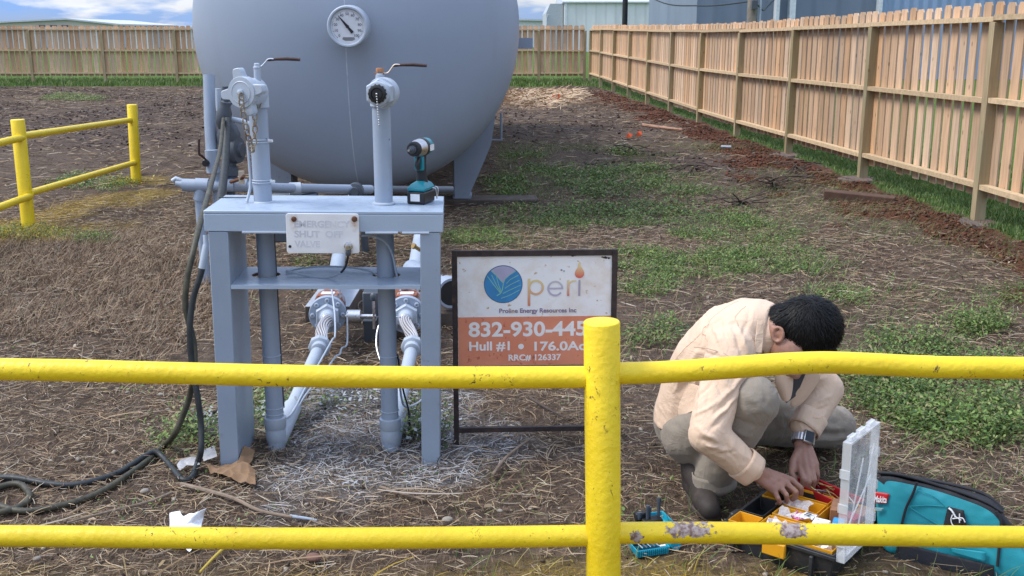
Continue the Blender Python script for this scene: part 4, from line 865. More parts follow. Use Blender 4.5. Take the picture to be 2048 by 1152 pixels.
for k in range(14):
    a = 2*math.pi*k/14; mb.sph(bc+bd*.061+Vector((math.cos(a), -.16*math.cos(a), math.sin(a)))*.0318, .004, 8, 6)
mb.build('plug', m_black, B)
mb = MB(); q0 = bc+bd*.07; mb.sph(q0, .0042, 10, 8)
for k in range(1, 13): mb.sph(q0+Vector((.0005*k, -.004, -.0092*k)), .0031, 8, 6)
mb.build('bead_chain', m_steel, B)
mb = MB(); st_ = at_w(760, 157, 3.97)-o; mb.lathe(st_-Vector((0, 0, .02)), (0, 0, 1), [(0, .0165), (.034, .0165), (.035, .014), (.040, .014)], 18); mb.build('valve_stem', m_greyl, B)
mb = MB(); hexnut(mb, st_+Vector((0, 0, .021)), (0, 0, 1), .0145, .017, 6); mb.box(tuple(st_+Vector((-.022, -.008, .016))), tuple(st_+Vector((.016, .008, .0205)))); mb.build('stem_nut', mat('rust_orange_nut', (.33, .16, .08), .8, 0, .35, 40), B, smooth=False)
lever(B, st_+Vector((.006, 0, .020)), (1, .02, -.012), 0, mat('worn_lever_steel', (.50, .42, .36), .5, .3), m_darkrust, .036, .098, .030)
ground_line(B, o, (.006, -.02, .01), (Vector((-.470, 4.78, .205)), Vector((-.485, 5.1, .225))), fl1, (-.05, 1, -.02))
MB().tube([p-o for p in smoothpath([Vector((-.455, 4.03, .40)), Vector((-.450, 4.06, .33)), Vector((-.445, 4.12, .22)), Vector((-.43, 4.16, .12)), Vector((-.428, 4.18, .02))], 6)], .004, 8).build('ground_wire', m_black, B)
MB().tube([p-o for p in smoothpath([Vector((-.452, 4.05, .38)), Vector((-.455, 4.12, .2)), Vector((-.44, 4.2, .12)), Vector((-.38, 4.4, .10)), Vector((-.34, 4.6, .2))], 6)], .0045, 8).build('control_tube', m_greyl, B)
for z in (.395, .165): MB().torus((0, 0, z), (0, 0, 1), .0355, .0022, 28, 6).build('wire_tie', m_greyl, B)
MB().tube([p-o for p in smoothpath([Vector((-.53, 5.25, .23)), Vector((-.66, 5.2, .22)), Vector((-.68, 5.1, .12)), Vector((-.62, 4.95, .03)), Vector((-.58, 4.9, .02))], 6)], .0045, 8).build('control_tube', m_steel, B)
q = Vector((-.565, 6.3, .37)); MB().lathe(q-o, (-.6, -.5, .5), [(-.03, .012), (.03, .012), (.035, .018), (.05, .018)], 10).build('drain_valve', mat('brass', (.30, .20, .08), .45, .8), B)
# actuator between the two valves, a concrete block and the end of another pipe
act = thing('valve_actuator', 'small steel valve actuator between the two flanged valves', 'actuator', (-.78, 5.5, 0)); o = act.location
MB().lathe(Vector((-.865, 5.38, .195))-o, (1, 0, 0), [(-.03, .012), (0, .012), (.001, .036), (.07, .036), (.073, .03), (.075, .012), (.15, .012)], 20).build('cylinder', m_steel, act)
MB().box((-.01, -.09, .14), (.06, .02, .16)).build('bracket', m_greyd, act); MB().tube([(.055, -.13, .13), (.055, -.12, .30)], .008, 8).build('rod', m_steel, act); MB().sph((.055, -.12, .30), (.018, .018, .025)).build('rod_end', m_greyd, act)
MB().box((-.03, .06, -.02), (.14, .30, .28)).build('mounting_box', m_greyd, act, bevel=.008)
MB().lathe(Vector((.17, .15, .22)), (1, -.5, .1), [(-.04, .05), (0, .09), (.05, .095), (.06, .085)], 26).build('rusty_disc', m_rustred, act)
mb = MB(); mb.box((-.13, -.08, -.03), (.13, .45, .105)); mb.mi[1] = 1; bl = mb.build('timber_skid', None, bevel=.006, mats=[m_oldwood, mat('grey_oversprayed_timber', (.36, .39, .44), .8, 0, .12, 7, .4, 50, wear=(.16, .12, .10), wth=(.6, .7))])
bl.location = (-1.07, 6.02, 0); tag(bl, 'timber skid with grey oversprayed top behind the left flange', 'timber')
bl = MB().box((-.17, -.18, -.03), (.17, .20, .10)).build('timber_chock', m_oldwood, bevel=.01); bl.location = (-.36, 6.0, 0); tag(bl, 'dark timber chock under the capped pipe behind the sign', 'chock')
pc = thing('capped_pipe', 'short grey pipe with a black open mouth beside the sign', 'pipe', (-.36, 5.95, 0))
MB().lathe((.02, -.14, .215), (-.45, 1, 0), [(0, .072), (.0, .086), (.02, .088), (.09, .085), (.10, .06), (.7, .058)], 28, cap=False).build('pipe_body', m_pipe, pc); MB().lathe((.02, -.135, .215), (-.45, 1, 0), [(.0, .073), (.02, .07)], 24).build('plug', m_black, pc)
# ------------------------------------------------------------------ sign board
gl = G(911, 892); tl = P(903, 502, 4.09); tr = P(1236, 499, 4.12)
SG = thing('sign_board', 'rusty framed white and orange company sign with phone number on the ground', 'sign', (gl.x, gl.y, 0)); o = SG.location
ex = (tr-tl); Wd = ex.length; ex.normalize(); ez = (Vector((0, 0, 1))+Vector((.012, .02, 0))).normalized(); ez = (ez-ex*ez.dot(ex)).normalized(); ey = ez.cross(ex)
FM = Matrix.Translation(tl-o) @ Matrix((ex, ez, -ey)).transposed().to_4x4()      # local x right, y up, z towards the viewer, origin at the top left corner
hb = (tl-P(905, 862, 4.08)).length; hp = (tl-P(905, 744, 4.085)).length; fw = .021
m_frame = mat('rusted_angle_iron', (.038, .026, .024), .75, .15, .4, 25, .3, 120, wear=(.10, .05, .03), wth=(.58, .7))
mb = MB(); mb.box((0, -.86, -.022), (fw, 0, 0), FM); mb.build('upright', m_frame, SG, smooth=False)
mb = MB(); mb.box((Wd-fw, -.86, -.022), (Wd, 0, 0), FM); mb.build('upright', m_frame, SG, smooth=False)
for y0, y1 in ((-.024, -.001), (-hp, -hp+.022), (-hb-.008, -hb+.012)): mb = MB(); mb.box((fw+.0005, y0, -.020), (Wd-fw-.0005, y1, -.002), FM); mb.build('crossbar', m_frame, SG, smooth=False)
pw0, pw1, py0, py1 = fw+.001, Wd-fw-.001, -hp+.0225, -.0245
split = -((P(905, 636, 4.085)-tl).length)
t = NT('weathered_sign_print'); v = t.obj(); rs = t.noise(t.obj((1, 1, 1), (.3, 0, 1)), 7, 8, .65)
white = t.mix(t.ramp(rs, .50, .70, 0, .55), (.78, .775, .765), (.60, .46, .32)); white = t.mix(t.ramp(t.noise(v, 34, 6, .6), .63, .68), white, (.50, .33, .18)); m_sw = t.done(white, .5)
t = NT('orange_sign_print'); v = t.obj(); og = t.mix(t.ramp(t.noise(v, 8, 6), .3, .7), (.62, .20, .11), (.70, .275, .165)); og = t.mix(t.ramp(t.noise(v, 42, 6), .62, .7), og, (.40, .10, .06)); m_so = t.done(og, .5)
PB = MB().box((pw0, py0, -.012), (pw1, py1, -.009), FM).build('panel', m_sw, SG, smooth=False)
MB().box((pw0+.001, py0+.001, -.0088), (pw1-.001, split, -.0082), FM).build('orange_field', m_so, PB, smooth=False)
def SP(px, py):                                  # a point of the panel, from where it shows in the picture
    n = FM.to_3x3() @ Vector((0, 0, 1)); w0 = FM @ Vector((0, 0, -.008))+o; r = Vector(ray(px, py)); c = Vector((0, 0, H))
    t_ = (w0-c).dot(n)/r.dot(n); return FM.inverted() @ (c+r*t_-o)
ZT = -.0080
m_sl = mat('white_print', (.78, .76, .74), .5, 0, .05, 20)
def stext(body, px0, px1, pyb, pyt, m, bold, z=ZT):
    a = SP(px0, pyb); b = SP(px1, pyb); tp = SP(px0, pyt); text_mesh('lettering', body, (tp.y-a.y)/.73, m, PB, FM @ Matrix.Translation((a.x, a.y, z)), bold, width=b.x-a.x, depth=.0003)
stext('832-930-445', 937, 1172, 673, 644, m_sl, .0022); stext('Hull #1', 937, 1018, 701, 683, m_sl, .0013); stext('176.0Acres', 1063, 1206, 701, 683, m_sl, .0013); stext('RRC# 126337', 1016, 1121, 721, 709, m_sl, .0009)
q = SP(1042, 693); MB().prism([(q.x+.0115*math.cos(k*math.pi/12), q.y+.0115*math.sin(k*math.pi/12)) for k in range(24)], .0006, FM @ Matrix.Translation((0, 0, ZT))).build('bullet', m_sl, PB, smooth=False)
m_sp = mat('purple_print', (.20, .15, .24), .5, wear=(.42, .25, .14), wth=(.5, .6), ws=30)
stext('Proline Energy Resources Inc', 998, 1152, 626, 617, m_sp, .0006)
m_lb = mat('logo_blue', (.035, .22, .46), .5, 0, .15, 20); m_ll = mat('logo_lilac', (.38, .36, .50), .5); m_lg = mat('logo_green_line', (.22, .52, .36), .5); m_ln = mat('logo_outline', (.03, .06, .12), .5)
c = SP(1006.5, 568.5); R_ = (SP(1044, 568).x-SP(969, 568).x)/2; LM = FM @ Matrix.Translation((c.x, c.y, ZT))
circ = [(R_*math.cos(k*math.pi/30), R_*math.sin(k*math.pi/30)) for k in range(60)]
MB().prism([(x*1.03, y*1.03) for x, y in circ], .0004, LM @ Matrix.Translation((0, 0, -.0004))).build('logo_ring', m_ln, PB, smooth=False); MB().prism(circ, .0004, LM).build('logo_disc', m_lb, PB, smooth=False)
def arcpts(a0, a1, n=12): return [(R_*.985*math.cos(math.radians(a0+(a1-a0)*k/n)), R_*.985*math.sin(math.radians(a0+(a1-a0)*k/n))) for k in range(n+1)]
MB().prism([(0, R_*.06), (.1*R_, .28*R_), (.35*R_, .52*R_)]+arcpts(48, 132), .0003, LM @ Matrix.Translation((0, 0, .00045))).build('logo_segment', m_ll, PB, smooth=False)
mb = MB()
def stroke(pts, w): 
    pts = [Vector((x*R_, y*R_, .0009)) for x, y in pts]
    for p, q in zip(pts[:-1], pts[1:]):
        d = (q-p).normalized(); s = Vector((-d.y, d.x, 0))*w; mb.add([LM @ x for x in (p-s, q-s, q+s, p+s)], [(0, 1, 2, 3)])
stroke([(0, .05), (-.05, -.3), (-.15, -.5), (-.35, -.62)], .0017)
for k in range(4):
    y = -.62+.27*k; stroke([(-.12+.1*k, -.52+.27*k-.25), (.35, -.60+.28*k), (.93-.06*abs(k-1), -.32+.27*k)], .0013)
for x in (-.85, -.62, -.40): stroke([(x, .52+.25*(x+.6)), (x*.55-.02, -.05), (-.10+.2*(x+.5), -.45)], .0013)
stroke([(0, .05), (.1, .28), (.36, .52), (.66, .7)], .0013); stroke([(0, .05), (-.35, .45), (-.6, .74)], .0013)
mb.build('logo_lines', m_lg, PB, smooth=False)
t = NT('logo_letter_print'); t.done(t.attr('col'), .5); m_lt = t.m
def ring(mb, cx, cy, r0, r1, a0, a1, cf, n=36):
    for k in range(n):
        b0 = math.radians(a0+(a1-a0)*k/n); b1 = math.radians(a0+(a1-a0)*(k+1)/n); vs = [(cx+r*math.cos(b), cy+r*math.sin(b)) for r, b in ((r0, b0), (r1, b0), (r1, b1), (r0, b1))]
        o_ = len(mb.v); mb.add([FM @ Vector((x, y, ZT+.0005)) for x, y in vs], [(0, 1, 2, 3)]); mb.col[o_:] = [cf(x, y) for x, y in vs]
def bar(mb, x0, x1, y0, y1, cf, n=8):
    for k in range(n):
        a = y0+(y1-y0)*k/n; b_ = y0+(y1-y0)*(k+1)/n; vs = [(x0, a), (x1, a), (x1, b_), (x0, b_)]; o_ = len(mb.v)
        mb.add([FM @ Vector((x, y, ZT+.0006)) for x, y in vs], [(0, 1, 2, 3)]); mb.col[o_:] = [cf(x, y) for x, y in vs]
def lerp3(a, b, t_): t_ = max(0, min(1, t_)); return tuple(x+(y-x)*t_ for x, y in zip(a, b))
s_ = R_/37.5                                       # one picture pixel on the panel
pc_ = SP(1072, 575); p0 = SP(1056, 612); yt = SP(1056, 558).y
warm = lambda x, y: lerp3((.62, .20, .12), (.68, .58, .30), (y-p0.y)/(yt-p0.y))
mb = MB(); ring(mb, pc_.x, pc_.y, 11.5*s_, 16*s_, 0, 360, warm); bar(mb, p0.x-.5*s_, p0.x+4.5*s_, p0.y, yt+1*s_, warm); mb.build('logo_letter', m_lt, PB, smooth=False, colattr=True)
ec = SP(1110.5, 577); pur = lambda x, y: lerp3((.44, .40, .52), (.50, .47, .50), (y-ec.y)/.02)
mb = MB(); ring(mb, ec.x, ec.y, 12.2*s_, 16*s_, 20-20, 325, pur); bar(mb, ec.x-14*s_, ec.x+15.8*s_, ec.y-1.6*s_, ec.y+1.8*s_, pur, 2); mb.build('logo_letter', m_lt, PB, smooth=False, colattr=True)
r0 = SP(1134, 592); yr = SP(1134, 560).y; wr = lambda x, y: lerp3((.62, .20, .14), (.70, .60, .36), (y-r0.y)/(yr-r0.y))
mb = MB(); bar(mb, r0.x, r0.x+4.5*s_, r0.y, yr, wr); ring(mb, r0.x+15*s_, yr-14*s_, 10.5*s_, 14.2*s_, 75, 180, wr, 16); mb.build('logo_letter', m_lt, PB, smooth=False, colattr=True)
i0 = SP(1156.5, 592); mb = MB(); bar(mb, i0.x, i0.x+4*s_, i0.y, SP(1156, 560).y, lambda x, y: (.36, .31, .40)); mb.build('logo_letter', m_lt, PB, smooth=False, colattr=True)
fc = SP(1159, 547); fl = [(0, 25), (2.5, 21), (1.8, 16), (4.5, 12), (7.5, 7), (9.2, 2), (9, -3), (6.5, -7.2), (2, -9), (-2, -9), (-6.5, -7.2), (-9, -3), (-9.2, 2), (-7.5, 7), (-4.5, 11), (-2.6, 15), (-3.2, 19), (-1.5, 22)]
mb = MB(); mb.prism([(fc.x+x*s_, fc.y+y*s_) for x, y in fl], .0006, FM @ Matrix.Translation((0, 0, ZT)))
mb.col = [lerp3((.62, .10, .07), (.72, .58, .30), ((FM.inverted() @ Vector(v_)).y-fc.y+6*s_)/(22*s_)) for v_ in mb.v]; mb.build('logo_flame', m_lt, PB, smooth=False, colattr=True)
# corroded holes in the panel
mb = MB(); rr = random.Random(3)
for px, py, r in ((1211, 515, 4.5), (1218, 516, 3.5), (1205, 514, 2.5), (1145, 512, 3), (1150, 511, 2.2), (1123, 540, 2.2), (1128, 542, 1.8)):
    q = SP(px, py); mb.prism([(q.x+s_*r*rr.uniform(.6, 1.2)*math.cos(k*math.pi/5), q.y+s_*r*.6*rr.uniform(.6, 1.2)*math.sin(k*math.pi/5)) for k in range(10)], .0005, FM @ Matrix.Translation((0, 0, ZT+.0004)))
mb.build('rust_spots', m_darkrust, PB, smooth=False)
# ------------------------------------------------------------------ hoses hanging behind the stand
m_hoseo = mat('olive_rubber_hose', (.040, .037, .022), .6, 0, .3, 30, .2, 150, wear=(.085, .075, .045), wth=(.5, .7), ws=12)
m_hosed = mat('black_rubber_hose', (.018, .022, .024), .55, 0, .3, 30, .2, 150)
gp_ = lambda px, py, dz=.016: (lambda g: Vector((g.x, g.y, hz1(g.x, g.y)+dz)))(G(px, py))
hp = [P(447, 238, 6.85), P(440, 300, 6.2), P(430, 340, 5.4), P(415, 395, 4.55), P(398, 455, 4.15), P(386, 505, 4.0), P(374, 560, 3.95), P(371, 610, 3.93), P(378, 645, 3.92), P(388, 690, 3.90), P(388, 740, 3.88), P(380, 790, 3.9), P(366, 830, 3.9), P(348, 870, 3.9), gp_(330, 895), gp_(300, 925), gp_(240, 968), gp_(180, 1000), gp_(110, 1020), gp_(50, 1028), gp_(5, 1022), gp_(-25, 1005), gp_(0, 985), gp_(40, 980), gp_(60, 998), gp_(40, 1020), gp_(-10, 1035), gp_(-120, 1050)]
tag(MB().tube(smoothpath(hp, 8), .0122, 12).build('rubber_hose', m_hoseo), 'olive rubber hose hanging beside the stand and looping on the ground', 'hose')
hz_ = thing('rubber_hose', 'black rubber hose with grey fitting hanging from the stand leg to the ground', 'hose', (-1.15, 3.95, 0))
hp = [P(405, 535, 3.93), P(398, 560, 3.92), P(386, 600, 3.91), P(380, 650, 3.89), P(381, 700, 3.88), P(387, 745, 3.87), P(396, 800, 3.85), P(402, 850, 3.84), P(402, 900, 3.80), gp_(396, 940, .03), gp_(383, 962), gp_(365, 966), gp_(350, 950), gp_(330, 925), gp_(312, 918, .03), gp_(290, 925, .028), gp_(240, 950), gp_(190, 968), gp_(140, 976), gp_(90, 975), gp_(40, 968), gp_(-5, 966), gp_(-150, 980)]
o = hz_.location; MB().tube([p-o for p in smoothpath(hp, 8)], .0120, 12).build('hose', m_hosed, hz_)
MB().tube([p-o for p in (P(412, 490, 3.95), P(410, 505, 3.94), P(404, 537, 3.93))], [.012, .014, .014], 14).build('fitting', m_greyl, hz_)
MB().tube([p-o for p in (P(411, 470, 3.96), P(412, 492, 3.95))], .010, 12).build('nipple', m_greyl, hz_)
hd = [P(455, 240, 6.9), P(452, 300, 6.6), P(447, 360, 6.3), P(442, 392, 6.1), P(436, 430, 5.9)]
tag(MB().tube(smoothpath(hd, 6), .024, 14).build('rubber_hose', m_hosed), 'short black hose hanging straight down in front of the regulator', 'hose')
# ------------------------------------------------------------------ impact driver on the stand
m_teal = mat('teal_plastic', (.005, .20, .25), .38, 0, .08, 10, .05, 200); m_rub = mat('black_rubber', (.016, .017, .020), .7, 0, .2, 30, .2, 250)
dq = G(841, 409, 1.0); dz_ = (SM @ Vector(((SI @ dq).x, (SI @ dq).y, zt))).z
D = thing('impact_driver', 'teal and black cordless impact driver standing on the right end of the stand', 'power tool', (dq.x, dq.y+.045, dz_+.0008), (0, 0, math.atan2(-.955, -.30)))
# own axes: +x is where the chuck points
MB().box((-.052, -.037, 0), (.060, .037, .048)).build('battery', m_black, D, bevel=.007)
mb = MB(); mb.rings([[(x*k+o_, y*k, z) for x, y in ((-.05, -.036), (.055, -.036), (.055, .036), (-.05, .036))] for k, o_, z in ((1, 0, .0485), (1.02, 0, .060), (.80, -.004, .074), (.42, -.008, .084))]); mb.build('foot', m_teal, D, bevel=.005, angle=30)
mb = MB(); mb.tube(smoothpath([(-.010, 0, .078), (-.006, 0, .11), (.0, 0, .15), (.002, 0, .19)], 5), [.025, .0235, .0225, .022, .0215, .021, .021, .021, .0215, .022, .022, .0225, .023, .0235, .024, .024], 20, squash=.82); mb.build('handle', m_rub, D)
MB().tube([(.020, 0, .168), (.031, 0, .158), (.033, 0, .146), (.026, 0, .132)], [.010, .0105, .0105, .008], 12).build('trigger', m_black, D)
MB().box((.006, -.020, .125), (.020, .020, .182)).build('grip_front', m_teal, D, bevel=.006)
MB().lathe((-.075, 0, .212), (1, 0, 0), [(0, .018), (.006, .029), (.02, .034), (.055, .0355)], 32).build('motor_housing', m_teal, D)
MB().lathe((-.0195, 0, .212), (1, 0, 0), [(0, .0362), (.02, .0362), (.024, .034)], 32).build('housing_band', m_black, D)
MB().lathe((.005, 0, .212), (1, 0, 0), [(0, .0345), (.02, .034), (.045, .028), (.06, .0235)], 32).build('hammer_case', m_steel, D)
MB().lathe((.0655, 0, .212), (1, 0, 0), [(-.012, .0285), (.004, .0275), (.009, .023), (.0095, .016)], 28).build('nose_ring', m_rub, D)
MB().lathe((.075, 0, .212), (1, 0, 0), [(0, .015), (.012, .0148), (.013, .011), (.022, .0108), (.023, .0075), (.034, .007)], 20).build('chuck', m_greyd, D)
MB().tube([(.100, 0, .212), (.118, 0, .212)], .0045, 6).build('bit', m_steel, D)
MB().box((.0602, -.020, .012), (.0612, .018, .040)).build('battery_label', m_white, D, smooth=False); MB().box((-.01, .0360, .199), (-.05, .0372, .222)).build('model_label', m_white, D, smooth=False)
MB().box((-.055, -.0345, .208), (-.02, -.0355, .226)).build('side_label', m_white, D, smooth=False)
MB().box((.022, -.0378, .004), (.050, -.0372, .012)).build('maker_mark', m_white, D, smooth=False)
MB().tube(smoothpath([(-.02, .038, .056), (-.025, .050, .05), (-.03, .052, .02), (-.038, .05, .012), (-.044, .05, .02), (-.05, .05, .05), (-.05, .038, .058)], 5), .002, 8).build('belt_hook', m_steel, D)
# ------------------------------------------------------------------ toolbox with its bins
zr = .10; fl = G(1447, 1043, zr); fr = G(1668, 1112, zr); bl_ = G(1497, 965, zr)
bx = (fr-fl); WX = bx.length; bx.normalize(); by = Vector((-bx.y, bx.x, 0)); WY = 1.20*(bl_-fl).dot(by)
TB = thing('toolbox', 'open black parts organiser box with yellow latch and clear raised lid', 'toolbox', (fl.x, fl.y, 0), (0, 0, math.atan2(bx.y, bx.x)))
TM = Matrix.Translation(TB.location) @ Matrix.Rotation(TB.rotation_euler.z, 4, 'Z'); w = .006
mb = MB(); ins = .012
def shell(mb, x0, x1, y0, y1, z0, z1, tp, wall, floor):
    """open-topped tray, narrower by tp at the foot"""
    R = [[(x0+tp, y0+tp, z0), (x1-tp, y0+tp, z0), (x1-tp, y1-tp, z0), (x0+tp, y1-tp, z0)], [(x0, y0, z1), (x1, y0, z1), (x1, y1, z1), (x0, y1, z1)],
         [(x0+wall, y0+wall, z1), (x1-wall, y0+wall, z1), (x1-wall, y1-wall, z1), (x0+wall, y1-wall, z1)], [(x0+tp+wall, y0+tp+wall, z0+floor), (x1-tp-wall, y0+tp+wall, z0+floor), (x1-tp-wall, y1-tp-wall, z0+floor), (x0+tp+wall, y1-tp-wall, z0+floor)]]
    return mb.rings(R)
m_tbx = mat('dusty_black_plastic', (.020, .022, .026), .5, 0, .2, 10, .1, 150, wear=(.075, .066, .055), wth=(.55, .8), ws=7)
shell(mb, 0, WX, 0, WY, .004, zr, .010, .007, .006); mb.build('box_body', m_tbx, TB, bevel=.004, smooth=True, angle=30)
mb = MB(); 
for a_, b_ in (((-.007, -.007, zr-.016), (WX+.007, -.0005, zr-.004)), ((-.007, WY+.0005, zr-.016), (WX+.007, WY+.007, zr-.004)), ((-.007, 0, zr-.016), (-.0005, WY, zr-.004))): mb.box(a_, b_)
mb.build('rim', m_tbx, TB, bevel=.002)
for x in (.035, .30): MB().box((x, -.016, .010), (x+.012, -.001, zr-.018)).build('rib', m_tbx, TB, bevel=.003)
m_ylw = mat('yellow_orange_plastic', (.70, .33, .012), .42, 0, .08, 12, .04, 120)
lx = (TM.inverted() @ G(1545, 1084, zr)).x
mb = MB(); mb.rings([[(lx+u_, -.010-o_, z) for u_, z in ((-.038, .048), (.038, .048), (.038, .078), (.036, .094), (-.036, .094), (-.038, .078))] for o_ in (0, .016)]); mb.build('latch', m_ylw, TB, bevel=.003)
MB().box((-.03, WY*.25, .055), (-.004, WY*.25+.05, .085)).build('side_latch', m_tbx, TB, bevel=.006); MB().box((-.025, WY*.72, .05), (-.004, WY*.72+.045, .085)).build('side_latch', m_tbx, TB, bevel=.006)
MB().tube([(-.012, WY*.25-.004, .08), (-.012, WY*.25+.055, .08)], .006, 10).build('hinge_pin', m_steel, TB)
# clear lid, hinged along the right side and standing up
t = NT('clear_scuffed_plastic'); v = t.obj(); t.done((.80, .83, .86), t.ramp(t.noise(v, 9, 4), .3, .7, .18, .4), 0, .5)
t.b.inputs['Alpha'].default_value = 1; al = t.ramp(t.noise(v, 16, 6, .65), .35, .7, .14, .42); t.l(al, t.b.inputs['Alpha']); m_clear = t.m
t = NT('clear_thick_plastic'); t.done((.72, .75, .78), .3, 0, .5); t.b.inputs['Alpha'].default_value = .42; m_clear2 = t.m
lh = .385; WYL = .235; LMx = Matrix.Translation((WX+.012, .004, zr-.02)) @ Matrix.Rotation(math.radians(-1), 4, 'Y')
LD = MB().box((.014, .010, .02), (.0165, WYL-.002, lh-.006), LMx).build('lid', m_clear, TB, smooth=False)
mb = MB(); mb.box((-.008, .004, .0), (.018, .0095, lh), LMx); mb.box((-.008, WYL-.0015, .0), (.018, WYL+.004, lh), LMx); mb.box((-.008, .0100, lh-.0055), (.018, WYL-.002, lh), LMx); mb.box((-.008, .0100, 0), (.018, WYL-.002, .0195), LMx); mb.build('lid_rim', m_clear2, LD, smooth=False)
for y in (.02, .09, .17):
    MB().box((-.004, y, lh+.0005), (.012, y+.045, lh+.014), LMx).build('lid_catch', m_clear2, LD, bevel=.002)
for z in (.05, .16, .27):
    MB().box((-.012, .000, z), (.020, .0038, z+.03), LMx).build('lid_catch', m_clear2, LD, bevel=.002); MB().box((-.012, WYL+.0045, z), (.020, WYL+.014, z+.03), LMx).build('lid_catch', m_clear2, LD, bevel=.002)
mb = MB()
for z0, z1, y0, y1 in ((.03, .30, .02, WYL*.55), (.04, .32, WYL*.45, WYL-.02), (.10, .22, .02, WYL-.03)):
    mb.tube([LMx @ Vector((.011, y0, z0)), LMx @ Vector((.011, y1, z1))], .0025, 8)
mb.build('lid_ribs', m_clear2, LD)
def tb_thing(name, mb, m, label, cat, group=None, bevel=0.0, **k):
    o = mb.build(name, m, None, bevel=bevel, **k); o.matrix_world = TM; return tag(o, label, cat, group)
BINS = [(.02,.25,.02,.29,'empty yellow bin at the front left corner of the toolbox'),(.02,.24,.75,1.18,'deep yellow bin at the back left of the toolbox under the wrist'),
  (.26,.60,.02,.40,'yellow bin holding a clear crumpled bag behind the toolbox latch'),(.26,.60,.42,.66,'yellow bin holding the pink and white packet'),
  (.25,.58,.68,.95,'yellow bin below the fingers of the right hand'),(.25,.58,.97,1.18,'yellow bin at the middle of the toolbox back edge'),
  (.60,.97,.46,1.18,'large yellow bin full of brown, blue and red packs'),(.62,.97,.02,.44,'yellow bin at the front right corner holding small white fittings')]
uy = WY/1.2
for a, b, c, d, lab in BINS:
    mb = MB(); shell(mb, a*WX+.001, b*WX-.001, c*uy+.010, d*uy+.002, .012, zr+.004, .007, .0022, .003); tb_thing('parts_bin', mb, m_ylw, lab, 'bin', 'yellow bins inside the toolbox', .0012, smooth=True, angle=30)
mb = MB(); shell(mb, .025*WX, .235*WX, .315*uy, .735*uy, .012, zr+.006, .005, .003, .05); tb_thing('black_tray', mb, m_black, 'black plastic compartment at the left of the toolbox', 'tray', None, .0015)
rr = random.Random(11)
def crumple(cx, cy, cz, sx, sy, sz, n=7, seed=1, curl=.5):
    r2 = random.Random(seed); mb = MB(); vs = []; fs = []
    for i in range(n):
        for j in range(n):
            u_, v_ = i/(n-1)-.5, j/(n-1)-.5; vs.append((cx+u_*sx*r2.uniform(.85, 1.1), cy+v_*sy*r2.uniform(.85, 1.1), cz+sz*(r2.random()-.2)+curl*sz*(u_*u_+v_*v_)*2))
    for i in range(n-1):
        for j in range(n-1): fs.append((i*n+j, (i+1)*n+j, (i+1)*n+j+1, i*n+j+1))
    return mb.add(vs, fs)
t = NT('clear_film'); t.done((.86, .86, .86), .15, 0, .5); t.b.inputs['Alpha'].default_value = .38; m_film = t.m
def solid(o, th): s = o.modifiers.new('s', 'SOLIDIFY'); s.thickness = th; return o
solid(tb_thing('plastic_bag', crumple(.43*WX, .22*uy, .085, .10, .09, .030, 7, 2), m_film, 'clear crumpled plastic bag in the bin behind the latch', 'bag', smooth=False), .0006)
solid(tb_thing('plastic_bag', crumple(.36*WX, .54*uy, .088, .06, .055, .022, 6, 3), m_film, 'clear plastic bag beside the pink and white packet', 'bag', smooth=False), .0006)
solid(tb_thing('plastic_bag', crumple(.36*WX, .82*uy, .085, .08, .07, .024, 6, 5), m_film, 'clear plastic bag below the right hand in its yellow bin', 'bag', smooth=False), .0006)
m_pk = mat('pink_print', (.50, .10, .22), .4, 0, .2, 60, wear=(.72, .68, .70), wth=(.50, .53), ws=60); m_wp = mat('white_foil', (.70, .70, .73), .3, 0, .1, 40)
pk = thing('seed_packet', 'pink and white packet with dark print in the middle of the toolbox', 'packet', TB.location, TB.rotation_euler); pk.name = 'plastic_packet'
solid(crumple(.485*WX, .53*uy, .100, .045, .050, .014, 6, 7).build('pink_half', m_pk, pk, smooth=False), .002); solid(crumple(.565*WX, .56*uy, .107, .045, .050, .014, 6, 8).build('white_half', m_wp, pk, smooth=False), .002)
for k in range(3): MB().box((.54*WX, .50*uy+k*.012, .122), (.59*WX, .50*uy+k*.012+.006, .1228)).build('dark_print', m_black, pk, smooth=False)
def pack(lo, hi, rz, c, label, name='small_pack', rough=.55):
    cx, cy = (lo[0]+hi[0])/2, (lo[1]+hi[1])/2; mb = MB(); M = Matrix.Translation((cx, cy, 0)) @ Matrix.Rotation(rz, 4, 'Z') @ Matrix.Rotation(.18*math.sin(7*rz+1), 4, 'X')
    mb.box((lo[0]-cx, lo[1]-cy, lo[2]), (hi[0]-cx, hi[1]-cy, hi[2]), M); return tb_thing(name, mb, mat('pack_'+label.split()[0]+str(len(bpy.data.materials)), c, rough, 0, .2, 40, wear=dk(c, .5), wth=(.6, .7), ws=50), label, 'pack', None, .003)
q_ = lambda a, b: (a*WX, b*uy)
pack((.63*WX, .49*uy, .06), (.77*WX, .60*uy, .122), .1, (.66, .67, .70), 'white pack at the front of the large yellow bin')
pack((.765*WX, .52*uy, .07), (.865*WX, .70*uy, .118), .25, (.03, .25, .55), 'bright blue pack beside the white one')
pack((.78*WX, .70*uy, .06), (.93*WX, .86*uy, .120), -.2, (.32, .03, .06), 'dark red pack in the middle of the large yellow bin')
pack((.63*WX, .80*uy, .05), (.74*WX, 1.08*uy, .122), .3, (.24, .11, .05), 'brown paper pack at the left of the large yellow bin')
pack((.84*WX, .86*uy, .05), (.96*WX, 1.10*uy, .118), -.1, (.28, .15, .10), 'tan brown pack at the back of the large yellow bin')
pack((.74*WX, .90*uy, .07), (.83*WX, .98*uy, .127), .5, (.05, .05, .06), 'black and white pack poking out of the large yellow bin')
